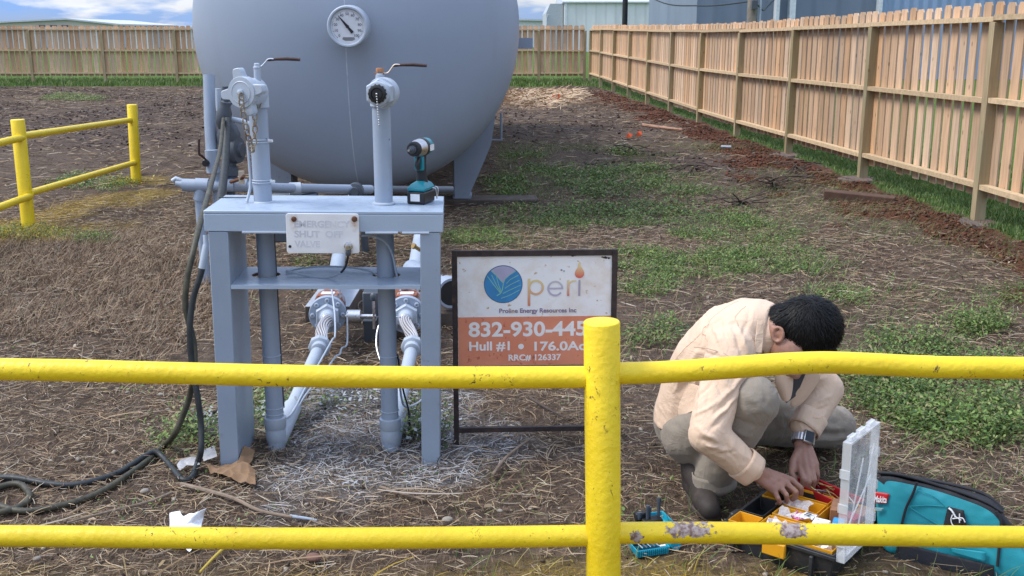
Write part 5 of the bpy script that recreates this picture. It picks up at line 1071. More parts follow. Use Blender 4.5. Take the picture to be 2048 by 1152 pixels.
for k, (a, b) in enumerate(((.72, .22), (.80, .18), (.88, .25), (.84, .34), (.76, .32))):
    mb = MB(); mb.lathe((a*WX, b*uy, .062), (.5*math.cos(k*2), .5*math.sin(k*2), .8), [(0, .012), (.02, .012), (.021, .016), (.035, .016)], 10); tb_thing('pipe_fitting', mb, m_white if k < 3 else m_greyl, 'small pale fitting in the front right yellow bin', 'fitting', 'small fittings in the front right bin')
# red tray of brass bits beyond the box
m_red = mat('red_plastic', (.45, .012, .02), .4, 0, .1, 20)
r0 = G(1597, 957, .10); r1 = G(1700, 1003, .10); rx = (r1-r0); RL = rx.length; ang = math.atan2(rx.y, rx.x)
RT = thing('bit_tray', 'red tray of brass coloured screws under the left hand', 'tray', (r0.x, r0.y, .0), (0, 0, ang))
mb = MB(); shell(mb, 0, RL+.03, -.052, .045, .052, .108, .004, .006, .004); mb.build('tray_body', m_red, RT, bevel=.003); MB().box((.02, -.045, .0), (RL, .038, .051)).build('tray_base', m_tbx, RT, bevel=.004)
m_brass = mat('brass_screws', (.55, .38, .15), .35, .8, .2, 30)
for k in range(26):
    x = .05+rr.random()*(RL-.05); y = rr.uniform(-.035, .028); a = rr.uniform(-.5, .5)
    mb = MB(); mb.tube([(x-.022*math.cos(a), y-.022*math.sin(a), .088+rr.random()*.02), (x+.022*math.cos(a), y+.022*math.sin(a), .086+rr.random()*.022)], [.0025, .0018], 6)
    o = mb.build('screw', m_brass if k % 4 else m_steel); o.matrix_world = Matrix.Translation(RT.location) @ Matrix.Rotation(ang, 4, 'Z'); tag(o, 'brass coloured screw lying in the red tray', 'screw', 'brass screws in the red tray') if k % 4 else tag(o, 'bright steel screw among brass ones in the red tray', 'screw', 'steel screws in the red tray')
# ------------------------------------------------------------------ teal bit case on the ground
m_cyan = mat('bright_teal_plastic', (.008, .27, .38), .4, 0, .08, 15)
c0 = G(1298, 1108); c1 = G(1340, 1092)
BC = thing('bit_case', 'open bright teal bit case with black holders lying behind the rail', 'case', (c0.x, c0.y, hz1(c0.x, c0.y)), (0, 0, math.radians(17)))
mb = MB(); shell(mb, -.055, .060, -.030, .045, .004, .030, .003, .004, .004); mb.build('case_half', m_cyan, BC, bevel=.003)
for k in range(6): MB().tube([(-.030+k*.014, -.018, .030), (-.036+k*.014, .028, .032)], .0032, 6).build('driver_bit', m_greyd if k % 2 else m_steel, BC)
MB().box((-.045, .012, .026), (.045, .036, .034)).build('bit_holder', m_black, BC, bevel=.002); MB().box((.028, -.024, .030), (.048, -.016, .033)).build('white_label', m_white, BC, smooth=False)
mb = MB()
for k in range(14): mb.box((-.046+k*.007, -.0325, .008), (-.043+k*.007, -.0301, .027))
mb.build('grip_ribs', m_cyan, BC, smooth=False)
MB().lathe((.090, -.005, .026), (.35, -.9, .25), [(-.06, .024), (.0, .026), (.004, .024), (.004, .017), (.001, .016)], 28).build('round_case', m_cyan, BC)
MB().tube(smoothpath([(.115, .0, .03), (.14, .02, .04), (.175, .02, .03), (.20, .02, .02)], 5), .007, 8).build('case_strap', m_cyan, BC)
MB().sph((.004, .10, .03), (.035, .03, .024)).build('round_cap', m_cyan, BC)
mb = MB(); shell(mb, .07, .15, .13, .22, .004, .030, .003, .004, .004); mb.build('case_half', m_cyan, BC, bevel=.003)
MB().box((.035, .12, .012), (.105, .16, .050)).build('bit_holder', m_black, BC, bevel=.004); MB().box((.02, .15, .03), (.06, .175, .065)).build('bit_holder', m_black, BC, bevel=.004)
for x, y, h in ((.098, .145, .105), (.055, .14, .085), (.066, .15, .075), (.03, .15, .06)): MB().lathe((x, y, .045), (.05, .1, 1), [(0, .005), (h-.055, .006), (h-.05, .0075), (h-.035, .0075), (h-.035, .004)], 10).build('nut_driver', m_greyd, BC)
# ------------------------------------------------------------------ tool bag
a0 = G(1780, 1112); b0 = G(2000, 1165); be = (b0-a0).normalized(); bn = Vector((-be.y, be.x, 0)); lean = (Vector((0, 0, 1))+bn*.16).normalized(); fn = be.cross(lean).normalized()
BG = thing('tool_bag', 'teal and black soft tool bag with red label, slumped open on the ground', 'bag', (a0.x, a0.y, 0)); o = BG.location
def BP(px, py, off=0.0):
    r = Vector(ray(px, py)); c = Vector((0, 0, H)); t_ = ((Vector((a0.x, a0.y, 0))-c).dot(fn))/r.dot(fn); return c+r*t_-o+fn*off
m_bag = mat('teal_nylon', (.010, .25, .31), .65, 0, .12, 6, .25, 400, dist=.002); m_bagk = mat('black_nylon', (.012, .014, .020), .75, 0, .2, 12, .3, 300)
out = [(1751, 953), (1750, 985), (1750, 1040), (1757, 1092), (1772, 1112), (1830, 1128), (1900, 1144), (1975, 1162), (2040, 1172), (2075, 1150), (2052, 1105), (2032, 1062), (2013, 1035), (1998, 1018), (1960, 1000), (1915, 985), (1870, 970), (1820, 958), (1785, 951), (1760, 947)]
top = set(range(12, 20)) | {0}
cen = sum((BP(*p) for p in out), Vector())/len(out)
rings = []
for dpt, sc_ in ((-.004, .93), (.004, .985), (.03, 1.0), (.08, 1.02), (.14, 1.0), (.18, .97), (.20, .90)):
    rings.append([cen+(BP(*p)-cen)*sc_-fn*dpt for p in out])
for rg_ in rings:
    pass
for (dpt, _s), rg_ in zip(((-.004, 0), (.004, 0), (.03, 0), (.08, 0), (.14, 0), (.18, 0), (.20, 0)), rings):
    for p in rg_: p.z -= max(0, dpt)*.53*max(0, p.z/.25); p.z = max(p.z, .004)
mb = MB(); n_ = len(out)
for i in range(len(rings)-1):
    for j in range(n_):
        k = (j+1) % n_; mb.cur = 1 if (j in range(11, 20)) else 0; mb.add([rings[i][j], rings[i][k], rings[i+1][k], rings[i+1][j]], [(0, 1, 2, 3)])
mb.cur = 0; c0_ = len(mb.v); mid = [cen+(p-cen)*.55+fn*.012 for p in rings[0]]; mb.add(rings[0]+mid+[cen+fn*.016], [(j, (j+1) % n_, n_+(j+1) % n_, n_+j) for j in range(n_)]+[(n_+j, n_+(j+1) % n_, 2*n_) for j in range(n_)])
mb.add(rings[-1], [tuple(range(n_))])
bo = mb.build('bag_body', None, BG, mats=[m_bag, m_bagk]); bmx = bmesh.new(); bmx.from_mesh(bo.data); bmesh.ops.remove_doubles(bmx, verts=bmx.verts, dist=.0005); bmesh.ops.recalc_face_normals(bmx, faces=bmx.faces); bmx.to_mesh(bo.data); bmx.free()
ss = bo.modifiers.new('ss', 'SUBSURF'); ss.levels = 3; ss.render_levels = 3
tx_ = bpy.data.textures.new('bag_folds', 'CLOUDS'); tx_.noise_scale = .09; dm = bo.modifiers.new('d', 'DISPLACE'); dm.texture = tx_; dm.strength = .018; dm.mid_level = .5
fp = lambda *q, off=.02: [BP(x, y, off) for x, y in q]
MB().tube(smoothpath(fp((1752, 945), (1790, 948), (1830, 957), (1880, 972), (1930, 988), (1975, 1006), (2004, 1024), off=-.002), 6), .0050, 10).build('zip_edge', m_bagk, BG)
MB().tube(smoothpath([p-fn*.16+Vector((0, 0, -.046)) for p in fp((1760, 940), (1830, 948), (1900, 962), (1960, 980), (2000, 1012))], 6), .0055, 10).build('zip_edge', m_bagk, BG)
mb = MB(); fl_ = smoothpath(fp((1756, 946), (1830, 957), (1900, 979), (1970, 1003), (2004, 1022), off=-.006), 6); bk_ = [p-fn*.15+Vector((0, 0, -.044)) for p in smoothpath(fp((1760, 941), (1830, 950), (1900, 966), (1965, 985), (2002, 1014)), 6)]
mb.rings([[p+Vector((0, 0, .004)) for p in fl_], [p*.5+q*.5-Vector((0, 0, .012)) for p, q in zip(fl_, bk_)], bk_], cap=False, closed=False); solid(mb.build('bag_opening', m_bagk, BG), .004)
MB().tube(smoothpath(fp((1836, 962), (1828, 985), (1814, 1015), (1803, 1060), (1797, 1100), off=.019), 6), .0042, 8).build('seam_piping', m_bagk, BG)
MB().tube(smoothpath(fp((1994, 1020), (2003, 1040), (2001, 1075), (1996, 1130), off=.016), 6), .0045, 8).build('seam_piping', m_bagk, BG)
def patch(name, pts, m, off=.020, n=6):
    mb = MB(); a_, b_, c_, d_ = [BP(x, y, 0) for x, y in pts]; g = [[a_.lerp(b_, i/n).lerp(d_.lerp(c_, i/n), j/n)+fn*(off) for i in range(n+1)] for j in range(n+1)]
    mb.rings(g, cap=False, closed=False); return solid(mb.build(name, m, BG), .003)
patch('base_panel', [(1800, 1082), (1990, 1128), (1990, 1164), (1788, 1116)], m_bagk, .021); patch('strap_patch', [(1898, 1010), (1930, 1018), (1938, 1062), (1886, 1060)], m_bagk, .023)
patch('strap', [(1925, 1045), (1945, 1052), (1990, 1082), (1975, 1085)], m_bagk, .021); patch('label', [(1750, 981), (1781, 986), (1775, 1006), (1750, 1004)], m_red, .016)
pa = BP(1750, 1001, .0195); pb = BP(1775, 1003, .0195); text_mesh('label_lettering', 'Makita', .03, m_white, BG, frame(pa, (pb-pa), lean), .0006, width=(pb-pa).length, depth=.0004)
patch('small_print', [(1752, 1013), (1770, 1014), (1766, 1020), (1752, 1020)], mat('faded_teal_print', (.18, .33, .36), .6), .017)
MB().tube(smoothpath(fp((1900, 1012), (1907, 1018), (1914, 1030), off=.028), 5), .0048, 8, squash=.5).build('zip_pull', m_white, BG)
mb = MB()
for q in (((1908, 1025), (1905, 1035), (1908, 1045), (1916, 1050)), ((1908, 1033), (1918, 1032), (1928, 1032), (1933, 1040)), ((1922, 1023), (1922, 1041)), ((1912, 1028), (1925, 1036))): mb.tube(smoothpath(fp(*q, off=.030), 4), .0018, 6)
mb.build('white_cord', m_white, BG)
for q in (((1838, 978), (1870, 990), (1895, 1012)), ((1822, 1012), (1850, 1030), (1884, 1050)), ((1822, 1010), (1855, 1008), (1890, 1010))): MB().tube(smoothpath(fp(*q, off=.0195), 5), .0014, 6).build('stitch_line', m_bag, BG)
patch('side_pocket', [(1905, 1092), (1975, 1100), (1972, 1120), (1906, 1100)], m_bag, .0255)
g = gp_(2040, 1110); mb = MB(); mb.tube(smoothpath([g+Vector((.05, .06, .02))-o, g+Vector((.07, -.02, .06))-o, g+Vector((.08, -.10, .04))-o, g+Vector((.07, -.18, .01))-o], 6), .018, 10, squash=.35); mb.build('shoulder_strap', m_bag, BG)
# ------------------------------------------------------------------ litter, sticks, stones, flags, offcuts
m_scrap = mat('dirty_plastic', (.36, .36, .37), .5, 0, .3, 30, wear=(.18, .14, .10), wth=(.5, .65)); m_paper = mat('white_paper', (.80, .81, .84), .7, 0, .03, 10); m_kraft = mat('brown_paper', (.21, .125, .068), .8, 0, .2, 12, .2, 80, wear=(.20, .12, .06), wth=(.5, .7), ws=8)
def sheet(name, pts, faces, m, label, cat, th=.0012, cr=.012):
    c = sum((Vector(p) for p in pts), Vector())/len(pts); c.z = 0; mb = MB(); mb.add([Vector(p)-c for p in pts], faces); o = mb.build(name, m, smooth=False); o.location = c; sb_ = o.modifiers.new('sub', 'SUBSURF'); sb_.subdivision_type = 'SIMPLE'; sb_.levels = sb_.render_levels = 4; tx = bpy.data.textures.new('paper_creases', 'VORONOI'); tx.noise_scale = .05; tx.distance_metric = 'DISTANCE'; dp_ = o.modifiers.new('d', 'DISPLACE'); dp_.texture = tx; dp_.strength = cr; dp_.mid_level = .4; sm_ = o.modifiers.new('sm', 'SMOOTH'); sm_.iterations = 2; solid(o, th); return tag(o, label, cat)
g_ = lambda px, py, h=.0: (lambda q: Vector((q.x, q.y, hz1(q.x, q.y)+.020+h)))(G(px, py, .015))
vp = lambda px, py, base: P(px, py, G(*base).y)     # upright point above a ground point
pp = [vp(339, 1026, (345, 1062)), vp(360, 1021, (360, 1058)), vp(366, 1031, (366, 1060)), vp(389, 1027, (388, 1068)), vp(412, 1015, (408, 1062)), g_(408, 1050, .02), g_(341, 1062, .004), vp(372, 1050, (372, 1085)), g_(398, 1088, .01), g_(380, 1115, .004), g_(366, 1100, .006), g_(337, 1092, .006), g_(355, 1095, .008)]
sheet('paper_scrap', pp, [(0, 1, 7, 6), (1, 2, 7), (2, 3, 7), (3, 4, 5, 7), (5, 8, 7), (8, 9, 10, 7), (10, 12, 11, 6, 7)], m_paper, 'folded white paper scrap on the straw behind the lower rail', 'paper')
bp = [g_(403, 932, .005), vp(422, 936, (420, 945)), vp(455, 930, (450, 940)), vp(478, 925, (478, 940)), vp(486, 893, (486, 925)), vp(510, 900, (508, 925)), vp(505, 918, (505, 935)), vp(486, 936, (486, 945)), g_(490, 945, .03), g_(511, 952, .02), g_(512, 975, .004), g_(470, 966, .004), g_(455, 958, .004), g_(430, 950, .003), vp(462, 945, (462, 962))]
sheet('paper_scrap', bp, [(0, 1, 13), (1, 2, 14, 13), (2, 3, 7, 14), (3, 4, 5, 6, 7), (7, 8, 14), (8, 9, 10, 11), (8, 11, 14), (11, 12, 14), (12, 13, 14)], m_kraft, 'crumpled brown paper leaning on the foot of the left stand leg', 'paper', cr=.035)
sheet('plastic_scrap', [g_(354, 938, .01), g_(362, 931, .02), g_(392, 925, .02), g_(402, 928, .01), g_(400, 938, .012), g_(375, 936, .005), g_(360, 946, .003)], [(0, 1, 5, 6), (1, 2, 4, 5), (2, 3, 4)], m_scrap, 'torn whitish plastic scrap left of the brown paper', 'scrap')
sheet('plastic_scrap', [g_(402, 918, .03), g_(430, 908, .03), g_(436, 925, .02), g_(408, 930, .008)], [(0, 1, 2, 3)], m_scrap, 'greyish plastic scrap between the hose and the left stand leg', 'scrap')
def stick(name, pts, r, m, label, cat='stick'):
    w = [g_(x, y, 0) for x, y in pts]; n = 6*(len(w)-1)+1; tag(MB().tube(smoothpath(w, 6), [r*(1-.45*i/n) for i in range(n)], 8).build(name, m), label, cat)
m_stick = mat('dry_grey_stick', (.20, .15, .11), .85, 0, .3, 30, .4, 120); m_stickd = mat('dark_stick', (.075, .055, .042), .9, 0, .3, 30, .4, 120)
stick('dry_stick', [(345, 988), (300, 1005), (230, 1022), (180, 1038), (135, 1052)], .007, m_stick, 'pale dry stick lying between the hose and the lower rail')
stick('dry_stick', [(362, 970), (420, 985), (470, 1003), (520, 1022), (585, 1036)], .0095, m_stick, 'long grey-brown stick lying before the left stand leg')
stick('tent_peg', [(580, 1034), (612, 1040), (634, 1043)], .0065, m_pipe, 'grey rod end at the tip of the long stick', 'rod')
stick('dry_stick', [(352, 858), (385, 846), (420, 832), (446, 815)], .011, m_stickd, 'dark broken branch behind the hoses')
stick('dry_stick', [(985, 950), (1010, 920), (1040, 895), (1068, 872)], .007, m_stick, 'bent dry stick under the sign')
stick('dry_stick', [(300, 580), (350, 588), (410, 594)], .010, m_stickd, 'dark thin branch lying left of the stand')
stick('dry_stick', [(760, 975), (800, 990), (850, 1003)], .006, m_stick, 'thin pale stick before the right stand leg')
stick('dry_stick', [(1060, 800), (1090, 820), (1125, 838)], .007, m_stickd, 'short dark stick seen through the sign frame')
stick('dry_stick', [(455, 1098), (430, 1120), (400, 1150)], .006, mat('yellow_sprayed_stick', (.45, .33, .05), .8), 'yellow sprayed stick below the lower rail')
stick('dry_stick', [(1285, 252), (1320, 256), (1365, 262)], .035, mat('reddish_offcut', (.36, .20, .13), .8), 'long reddish board offcut lying near the fence', 'board')
m_stone = mat('pale_stone', (.24, .21, .175), .9, 0, .2, 12, .4, 40)
for k, (px, py, r, lab) in enumerate(((322, 792, .018, 'largest pale pebble left of the stand'), (255, 786, .014, 'flat pale pebble farther left among the straw'), (335, 820, .012, 'small pale pebble close to the hoses'), (290, 985, .020, 'tan stone right beside the pale stick'),
    (500, 780, .014, 'whitish stone between stand leg and left pipe'), (895, 1040, .022, 'tan stone in front of the sign'), (730, 1070, .016, 'small brown stone behind the lower rail'), (627, 1115, .030, 'reddish flat stone below the lower rail'), (75, 1122, .015, 'yellowish pebble at the bottom left'), (1000, 1024, .013, 'pale pebble left of the yellow post'))):
    q = g_(px, py); tag(MB().sph(q, (r*.9, r*.7, r*.45), 12, 8, Matrix.Rotation(k*1.3, 3, 'Z')).build('stone', m_stone if k != 7 else mat('red_stone', (.16, .085, .065), .9)), lab, 'stone')
m_or = mat('orange_flag_plastic', (.80, .12, .03), .6)
for k, (px, py, hpx, lab) in enumerate(((1253, 278, 14, 'small orange marker flag, left one of the nearer pair'), (1276, 279, 16, 'small orange marker flag, right one of the nearer pair'), (1103, 210, 13, 'orange marker flag at the left of the far tan heap'), (1117, 209, 15, 'orange marker flag at the right of the far tan heap'))):
    q = G(px, py); h = hpx*q.y/F; f = thing('marker_flag', lab, 'flag', (q.x, q.y, hz1(q.x, q.y)), (0, .15*(-1)**k, .3*k)); MB().tube([(0, 0, -.05), (0, 0, h)], .004, 6).build('wire_stake', m_steel, f)
    mb = MB(); mb.add([(0, 0, h), (.09, .02, h*.86), (.06, -.02, h*.45), (-.02, .01, h*.25)], [(0, 1, 2, 3)]); solid(mb.build('flag_cloth', m_or, f, smooth=False), .002)
q = g_(1718, 402); tm = MB().box((-.34, -.07, -.05), (.34, .07, .06)).build('timber_block', mat('soil_stained_timber', (.085, .045, .03), .9, 0, .3, 10, .4, 60), bevel=.01); tm.location = q; tm.rotation_euler = (.03, .05, -.42); tag(tm, 'soil-stained timber block lying near the second fence post', 'timber')
m_conc = mat('muddy_concrete', (.14, .105, .09), .95, 0, .3, 10, .8, 50, wear=(.11, .05, .03), wth=(.5, .6), ws=8)
for k, s in enumerate((2, 3, 4)):
    q = p00+dv*st*s; mb = MB(); r2 = random.Random(k); rg0 = [(.24*r2.uniform(.7, 1.15)*math.cos(a), .24*r2.uniform(.7, 1.15)*math.sin(a)) for a in (2*math.pi*i/14 for i in range(14))]
    mb.rings([[(x, y, -.05) for x, y in rg0], [(x*.95, y*.95, .012) for x, y in rg0], [(x*.6, y*.55, .035) for x, y in rg0], [(x*.3, y*.3, .03) for x, y in rg0]]); o = mb.build('concrete_footing', m_conc, smooth=False); o.location = (q.x-.05, q.y, hz1(q.x, q.y))
    tag(o, ('rough concrete footing at the nearest fence post', 'rough concrete footing at the second nearest fence post', 'rough concrete footing at the third nearest fence post', 'rough concrete footing at the fourth nearest fence post', 'rough concrete footing at a fence post near the offcut')[k], 'footing')
q = g_(1452, 297); tag(MB().tube([q+Vector((-.07, .02, .01)), q+Vector((.07, -.02, .01))], .02, 12).build('white_pipe_offcut', m_greyl), 'short white pipe offcut lying on the soil by the fence', 'pipe offcut')
q = g_(1605, 640); ws = thing('dry_weed', 'thin upright dry weed stems behind the crouching person', 'weed', (q.x, q.y, q.z)); r2 = random.Random(5)
for k in range(6):
    a = r2.uniform(0, 6.28); l = r2.uniform(.25, .42); MB().tube(smoothpath([(.03*math.cos(a), .03*math.sin(a), -.02), (.05*math.cos(a), .05*math.sin(a), l*.6), (.11*math.cos(a)+.02, .09*math.sin(a), l)], 4), .003, 6).build('stem', mat('weed_stem', (.20, .24, .13), .8) if k % 2 else m_stick, ws)
def twigs(px, py, n, R_, seed, label):
    q = g_(px, py); tw = thing('brush_twigs', label, 'twigs', (q.x, q.y, q.z-.01)); r2 = random.Random(seed)
    for k in range(n):
        a = r2.uniform(0, 6.28); l = r2.uniform(.5, 1)*R_; b = a+r2.uniform(-.6, .6); MB().tube(smoothpath([(-.3*l*math.cos(a), -.3*l*math.sin(a), r2.uniform(0, .03)), (.2*l*math.cos(b), .2*l*math.sin(b), r2.uniform(.02, .12)), (l*math.cos(b), l*math.sin(b), r2.uniform(.0, .25)*R_*1.4)], 4), .005+.003*r2.random(), 6).build('twig', m_stickd, tw)
twigs(1545, 375, 14, .55, 3, 'dark brush twigs sticking up beside the fence soil'); twigs(1390, 345, 9, .4, 6, 'small dark twig pile right of the green patch'); twigs(1590, 345, 9, .4, 8, 'dark root tangle close to the third fence post')
twigs(1480, 410, 10, .5, 9, 'scattered dark twigs in the middle of the field'); twigs(1260, 305, 10, .35, 12, 'low dark twig clump below the orange flags')
# ------------------------------------------------------------------ crouching person
MAN = thing('person', 'person in a cream shirt and grey trousers crouching with head bent over the open toolbox', 'person', (.75, 3.55, 0)); MO = MAN.location.copy()
def cap_(mb, p, q, r1, r2, seg=14):
    p = Vector(p); q = Vector(q); d = (q-p)
    if d.length < 1e-5: return mb.sph(p, r1, seg, 8)
    d.normalize(); pr_ = [(-r1*math.sin(a), max(.0004, r1*math.cos(a))) for a in (math.pi/2*k/4 for k in range(4, 0, -1))]; L_ = (q-p).length
    pr_ += [(0, r1), (L_, r2)]+[(L_+r2*math.sin(a), max(.0004, r2*math.cos(a))) for a in (math.pi/2*k/4 for k in range(1, 5))]
    return mb.lathe(p, d, pr_, seg)
def chainc(mb, pts, rs, seg=14):
    for i in range(len(pts)-1): cap_(mb, pts[i], pts[i+1], rs[i], rs[i+1], seg)
def obj_from(me, name, m, disp=None, smooth=True):
    n = len(me.vertices); co = np.empty(n*3); me.vertices.foreach_get('co', co); co = co.reshape(-1, 3)
    if disp is not None:
        nn = np.empty(n*3); me.vertex_normals.foreach_get('vector', nn); nn = nn.reshape(-1, 3); co = co+nn*disp(co, nn)[:, None]
    co = co-np.array(MO)[None]; me.vertices.foreach_set('co', co.ravel()); me.update(); me.materials.clear(); me.materials.append(m); me.name = name
    me.polygons.foreach_set('use_smooth', [smooth]*len(me.polygons)); o = bpy.data.objects.new(name, me); C.objects.link(o); o.parent = MAN; return o
def seg_d(co, a, b):
    a = np.array(a); b = np.array(b); ab = b-a; t_ = np.clip(((co-a)@ab)/(ab@ab), 0, 1); return np.linalg.norm(co-(a+t_[:, None]*ab), axis=1), t_
FW = Vector((.90, -.44, 0)).normalized(); LT = Vector((.44, .90, 0)).normalized()      # the way he faces, and his left
def loft_body(mb, rows, seg=28):
    pts = [Vector(r[0]) for r in rows]; rings = []
    for i, (p, a, b) in enumerate(rows):
        T_ = (pts[min(i+1, len(pts)-1)]-pts[max(i-1, 0)]).normalized(); Lx = (LT-T_*LT.dot(T_)).normalized(); S_ = T_.cross(Lx)
        rings.append([pts[i]+Lx*a*math.copysign(abs(math.cos(t_))**.85, math.cos(t_))+S_*b*math.copysign(abs(math.sin(t_))**.85, math.sin(t_)) for t_ in (2*math.pi*k/seg for k in range(seg))])
    mb.rings(rings)
# joints
SHR = Vector((.745, 3.455, .590)); ELR = P(1416, 868, 3.28); CUR = P(1496, 934, 3.295); WRR = P(1521, 949, 3.315)
SHL = Vector((.945, 3.775, .560)); ELL = P(1652, 778, 3.70); CUL = P(1611, 852, 3.60); WRL = P(1605, 884, 3.56)
HIPR = Vector((.655, 3.60, .235)); KNR = P(1508, 800, 3.36); ANR = Vector((.705, 3.495, .098))
HIPL = Vector((.80, 3.83, .23)); KNL = Vector((1.285, 3.98, .115)); ANL = Vector((.93, 4.10, .075))
NB = Vector((.915, 3.575, .630)); HC = P(1610, 657, 3.53); FC = P(1578, 700, 3.505)
# ---- skin: head, neck, torso, arms and hands are one surface
m_skin = None
t = NT('skin'); v = t.obj(); col = t.mix(t.ramp(t.noise(v, 16, 6), .3, .7), (.275, .14, .10), (.365, .20, .145)); col = t.mix(t.ramp(t.noise(v, 60, 4), .55, .75, 0, .35), col, (.33, .13, .09))
t.bump(t.noise(v, 220, 4), .18, .002); m_skin = t.done(col, .48, 0, .4); t.b.inputs['Subsurface Weight'].default_value = .12; t.b.inputs['Subsurface Radius'].default_value = (.01, .004, .002)
mb = MB()
mb.sph(HC+Vector((0, 0, -.005)), (.105, .088, .100), 24, 16); mb.sph(FC, (.070, .066, .072), 20, 14)
UH = Vector((.86, -.22, .30)).normalized(); FH = (Vector((.30, -.25, -.92))-UH*UH.dot(Vector((.30, -.25, -.92)))).normalized(); LH = UH.cross(FH)*-1
RS = -1 if (UH.cross(FH)).y > 0 else 1; NR = UH.cross(FH).normalized(); NR = NR if NR.y < 0 else -NR      # towards the viewer: his right side
cap_(mb, FC-UH*.02+FH*.035, FC-UH*.045+FH*.055, .045, .034)            # jaw and chin
cap_(mb, FC+UH*.035+FH*.060, FC+UH*.0+FH*.088, .012, .017); mb.sph(FC-UH*.028+FH*.072, (.024, .024, .016), 12, 8)   # nose, mouth
for s in (1, -1): mb.sph(FC+UH*.028+FH*.052+NR*s*.030, .014, 10, 8); mb.sph(FC+UH*.045+FH*.052+NR*s*.028, (.020, .020, .014), 10, 8); mb.sph(FC-UH*.002+FH*.040+NR*s*.042, .022, 10, 8)
chainc(mb, [NB-Vector((.05, -.02, .02)), NB, P(1556, 660, 3.535), HC-UH*.04], [.085, .066, .062, .07], 20)
ER = P(1556, 669, 3.47); en = (NR+Vector((-.35, 0, .0))).normalized()
mb.torus(ER, en, .0185, .0062, 22, 10, stretch=1.35); mb.sph(ER-en*.012, (.014, .014, .018), 10, 8); cap_(mb, ER+Vector((.012, .016, -.01)), ER+Vector((.02, .03, -.005)), .016, .02)
ER2 = FC*2-ER if False else HC-NR*.088-UH*.06; mb.torus(ER2, NR, .0185, .0065, 20, 10, stretch=1.35)
loft_body(mb, [((.66, 3.70, .25), .13, .09), ((.72, 3.67, .42), .14, .09), ((.80, 3.63, .55), .15, .085), ((.88, 3.59, .61), .10, .07)])
chainc(mb, [SHR+LT*.02, ELR, CUR, WRR], [.05, .042, .036, .029]); chainc(mb, [SHL-LT*.02, ELL, CUL, WRL], [.05, .042, .036, .029])
def hand(mb, wrist, knuckles, fingers, thumb, palm_r=.0145):
    w_ = Vector(wrist); ks = [Vector(k) for k in knuckles]
    wl = [w_.lerp(k, .12)+(k-(ks[1]+ks[2])*.5)*.35 for k in ks]
    for a_, k in zip(wl, ks): cap_(mb, a_, k, palm_r+.003, palm_r-.002, 12)
    for i in range(3): cap_(mb, ks[i].lerp(wl[i], .15), ks[i+1].lerp(wl[i+1], .15), palm_r-.002, palm_r-.002, 12); cap_(mb, ks[i].lerp(wl[i], .55), ks[i+1].lerp(wl[i+1], .55), palm_r+.001, palm_r+.001, 12)
    cap_(mb, w_, (wl[1]+wl[2])*.5, .027, .024, 14); cap_(mb, w_, wl[0], .022, .019, 12); cap_(mb, w_, wl[3], .022, .018, 12)
    for k, f, r in zip(ks, fingers, (.0098, .0102, .0096, .0086)): chainc(mb, [k]+[Vector(x) for x in f], [r*1.12, r, r*.93, r*.80][:len(f)+1], 12)
    chainc(mb, [Vector(x) for x in thumb], [.017, .0135, .0115, .0095][:len(thumb)], 12)
hand(mb, WRR, [P(1583, 960, 3.375), P(1575, 969, 3.345), P(1563, 978, 3.315), P(1549, 983, 3.290)],
     [[P(1602, 976, 3.36), P(1602, 990, 3.365), P(1594, 1003, 3.375)], [P(1592, 984, 3.315), P(1590, 996, 3.325), P(1580, 1000, 3.345)], [P(1573, 990, 3.285), P(1574, 1003, 3.295), P(1565, 1006, 3.315)], [P(1556, 996, 3.265), P(1560, 1006, 3.28), P(1553, 1008, 3.295)]],
     [WRR+Vector((.025, .03, -.008)), P(1565, 968, 3.40), P(1583, 985, 3.42), P(1594, 1000, 3.40)])
hand(mb, WRL, [P(1599, 936, 3.475), P(1612, 939, 3.465), P(1624, 936, 3.470), P(1632, 929, 3.485)],
     [[P(1606, 958, 3.425), P(1604, 972, 3.43), P(1598, 982, 3.44)], [P(1618, 964, 3.42), P(1615, 979, 3.43), P(1607, 985, 3.445)], [P(1629, 960, 3.435), P(1626, 974, 3.445), P(1618, 981, 3.455)], [P(1636, 950, 3.465), P(1633, 965, 3.47), P(1627, 972, 3.475)]],
     [WRL+Vector((-.018, -.03, -.02)), P(1586, 922, 3.50), P(1583, 945, 3.465), P(1593, 966, 3.445)])
skm = remesh(mb, .0042, 3, .5)
def skin_d(co, n): return .0012*(fbm(co[:, 0]*60, co[:, 1]*60, co[:, 2]*60, 3, 5)-.5)
body = obj_from(skm, 'body', m_skin, skin_d)
for s in (1, -1): MB().sph(FC+UH*.028+FH*.060+NR*s*.030-MO, .0095, 10, 8).build('eye', m_black, MAN)
# ---- hair: a cap and many short strands turning about the crown
t = NT('black_hair'); t.done((.005, .0048, .005), .55, 0, .25); m_hair = t.m
mb = MB(); HR = Vector((.128, .108, .118)); HCC = HC+Vector((.010, .004, .004))
mb.sph(HCC, (.121, .102, .110), 28, 18); mb.sph(HC+Vector((-.075, .01, .025)), (.055, .075, .060), 20, 12); mb.sph(HC+Vector((.02, -.03, -.07)), (.085, .062, .050), 18, 12)
hm = remesh(mb, .007, 5, .5)
n = len(hm.vertices); co = np.empty(n*3); hm.vertices.foreach_get('co', co); co = co.reshape(-1, 3); nn = np.empty(n*3); hm.vertex_normals.foreach_get('vector', nn); nn = nn.reshape(-1, 3)
obj_from(hm, 'hair', m_hair, lambda c_, n_: .008*(fbm(c_[:, 0]*28, c_[:, 1]*28, c_[:, 2]*28, 3, 9)-.5))
cw = np.array(P(1626, 612, 3.50)); K = 15000; pick = rng.integers(0, n, K); b = co[pick]+rng.normal(0, .003, (K, 3)); nb = nn[pick]
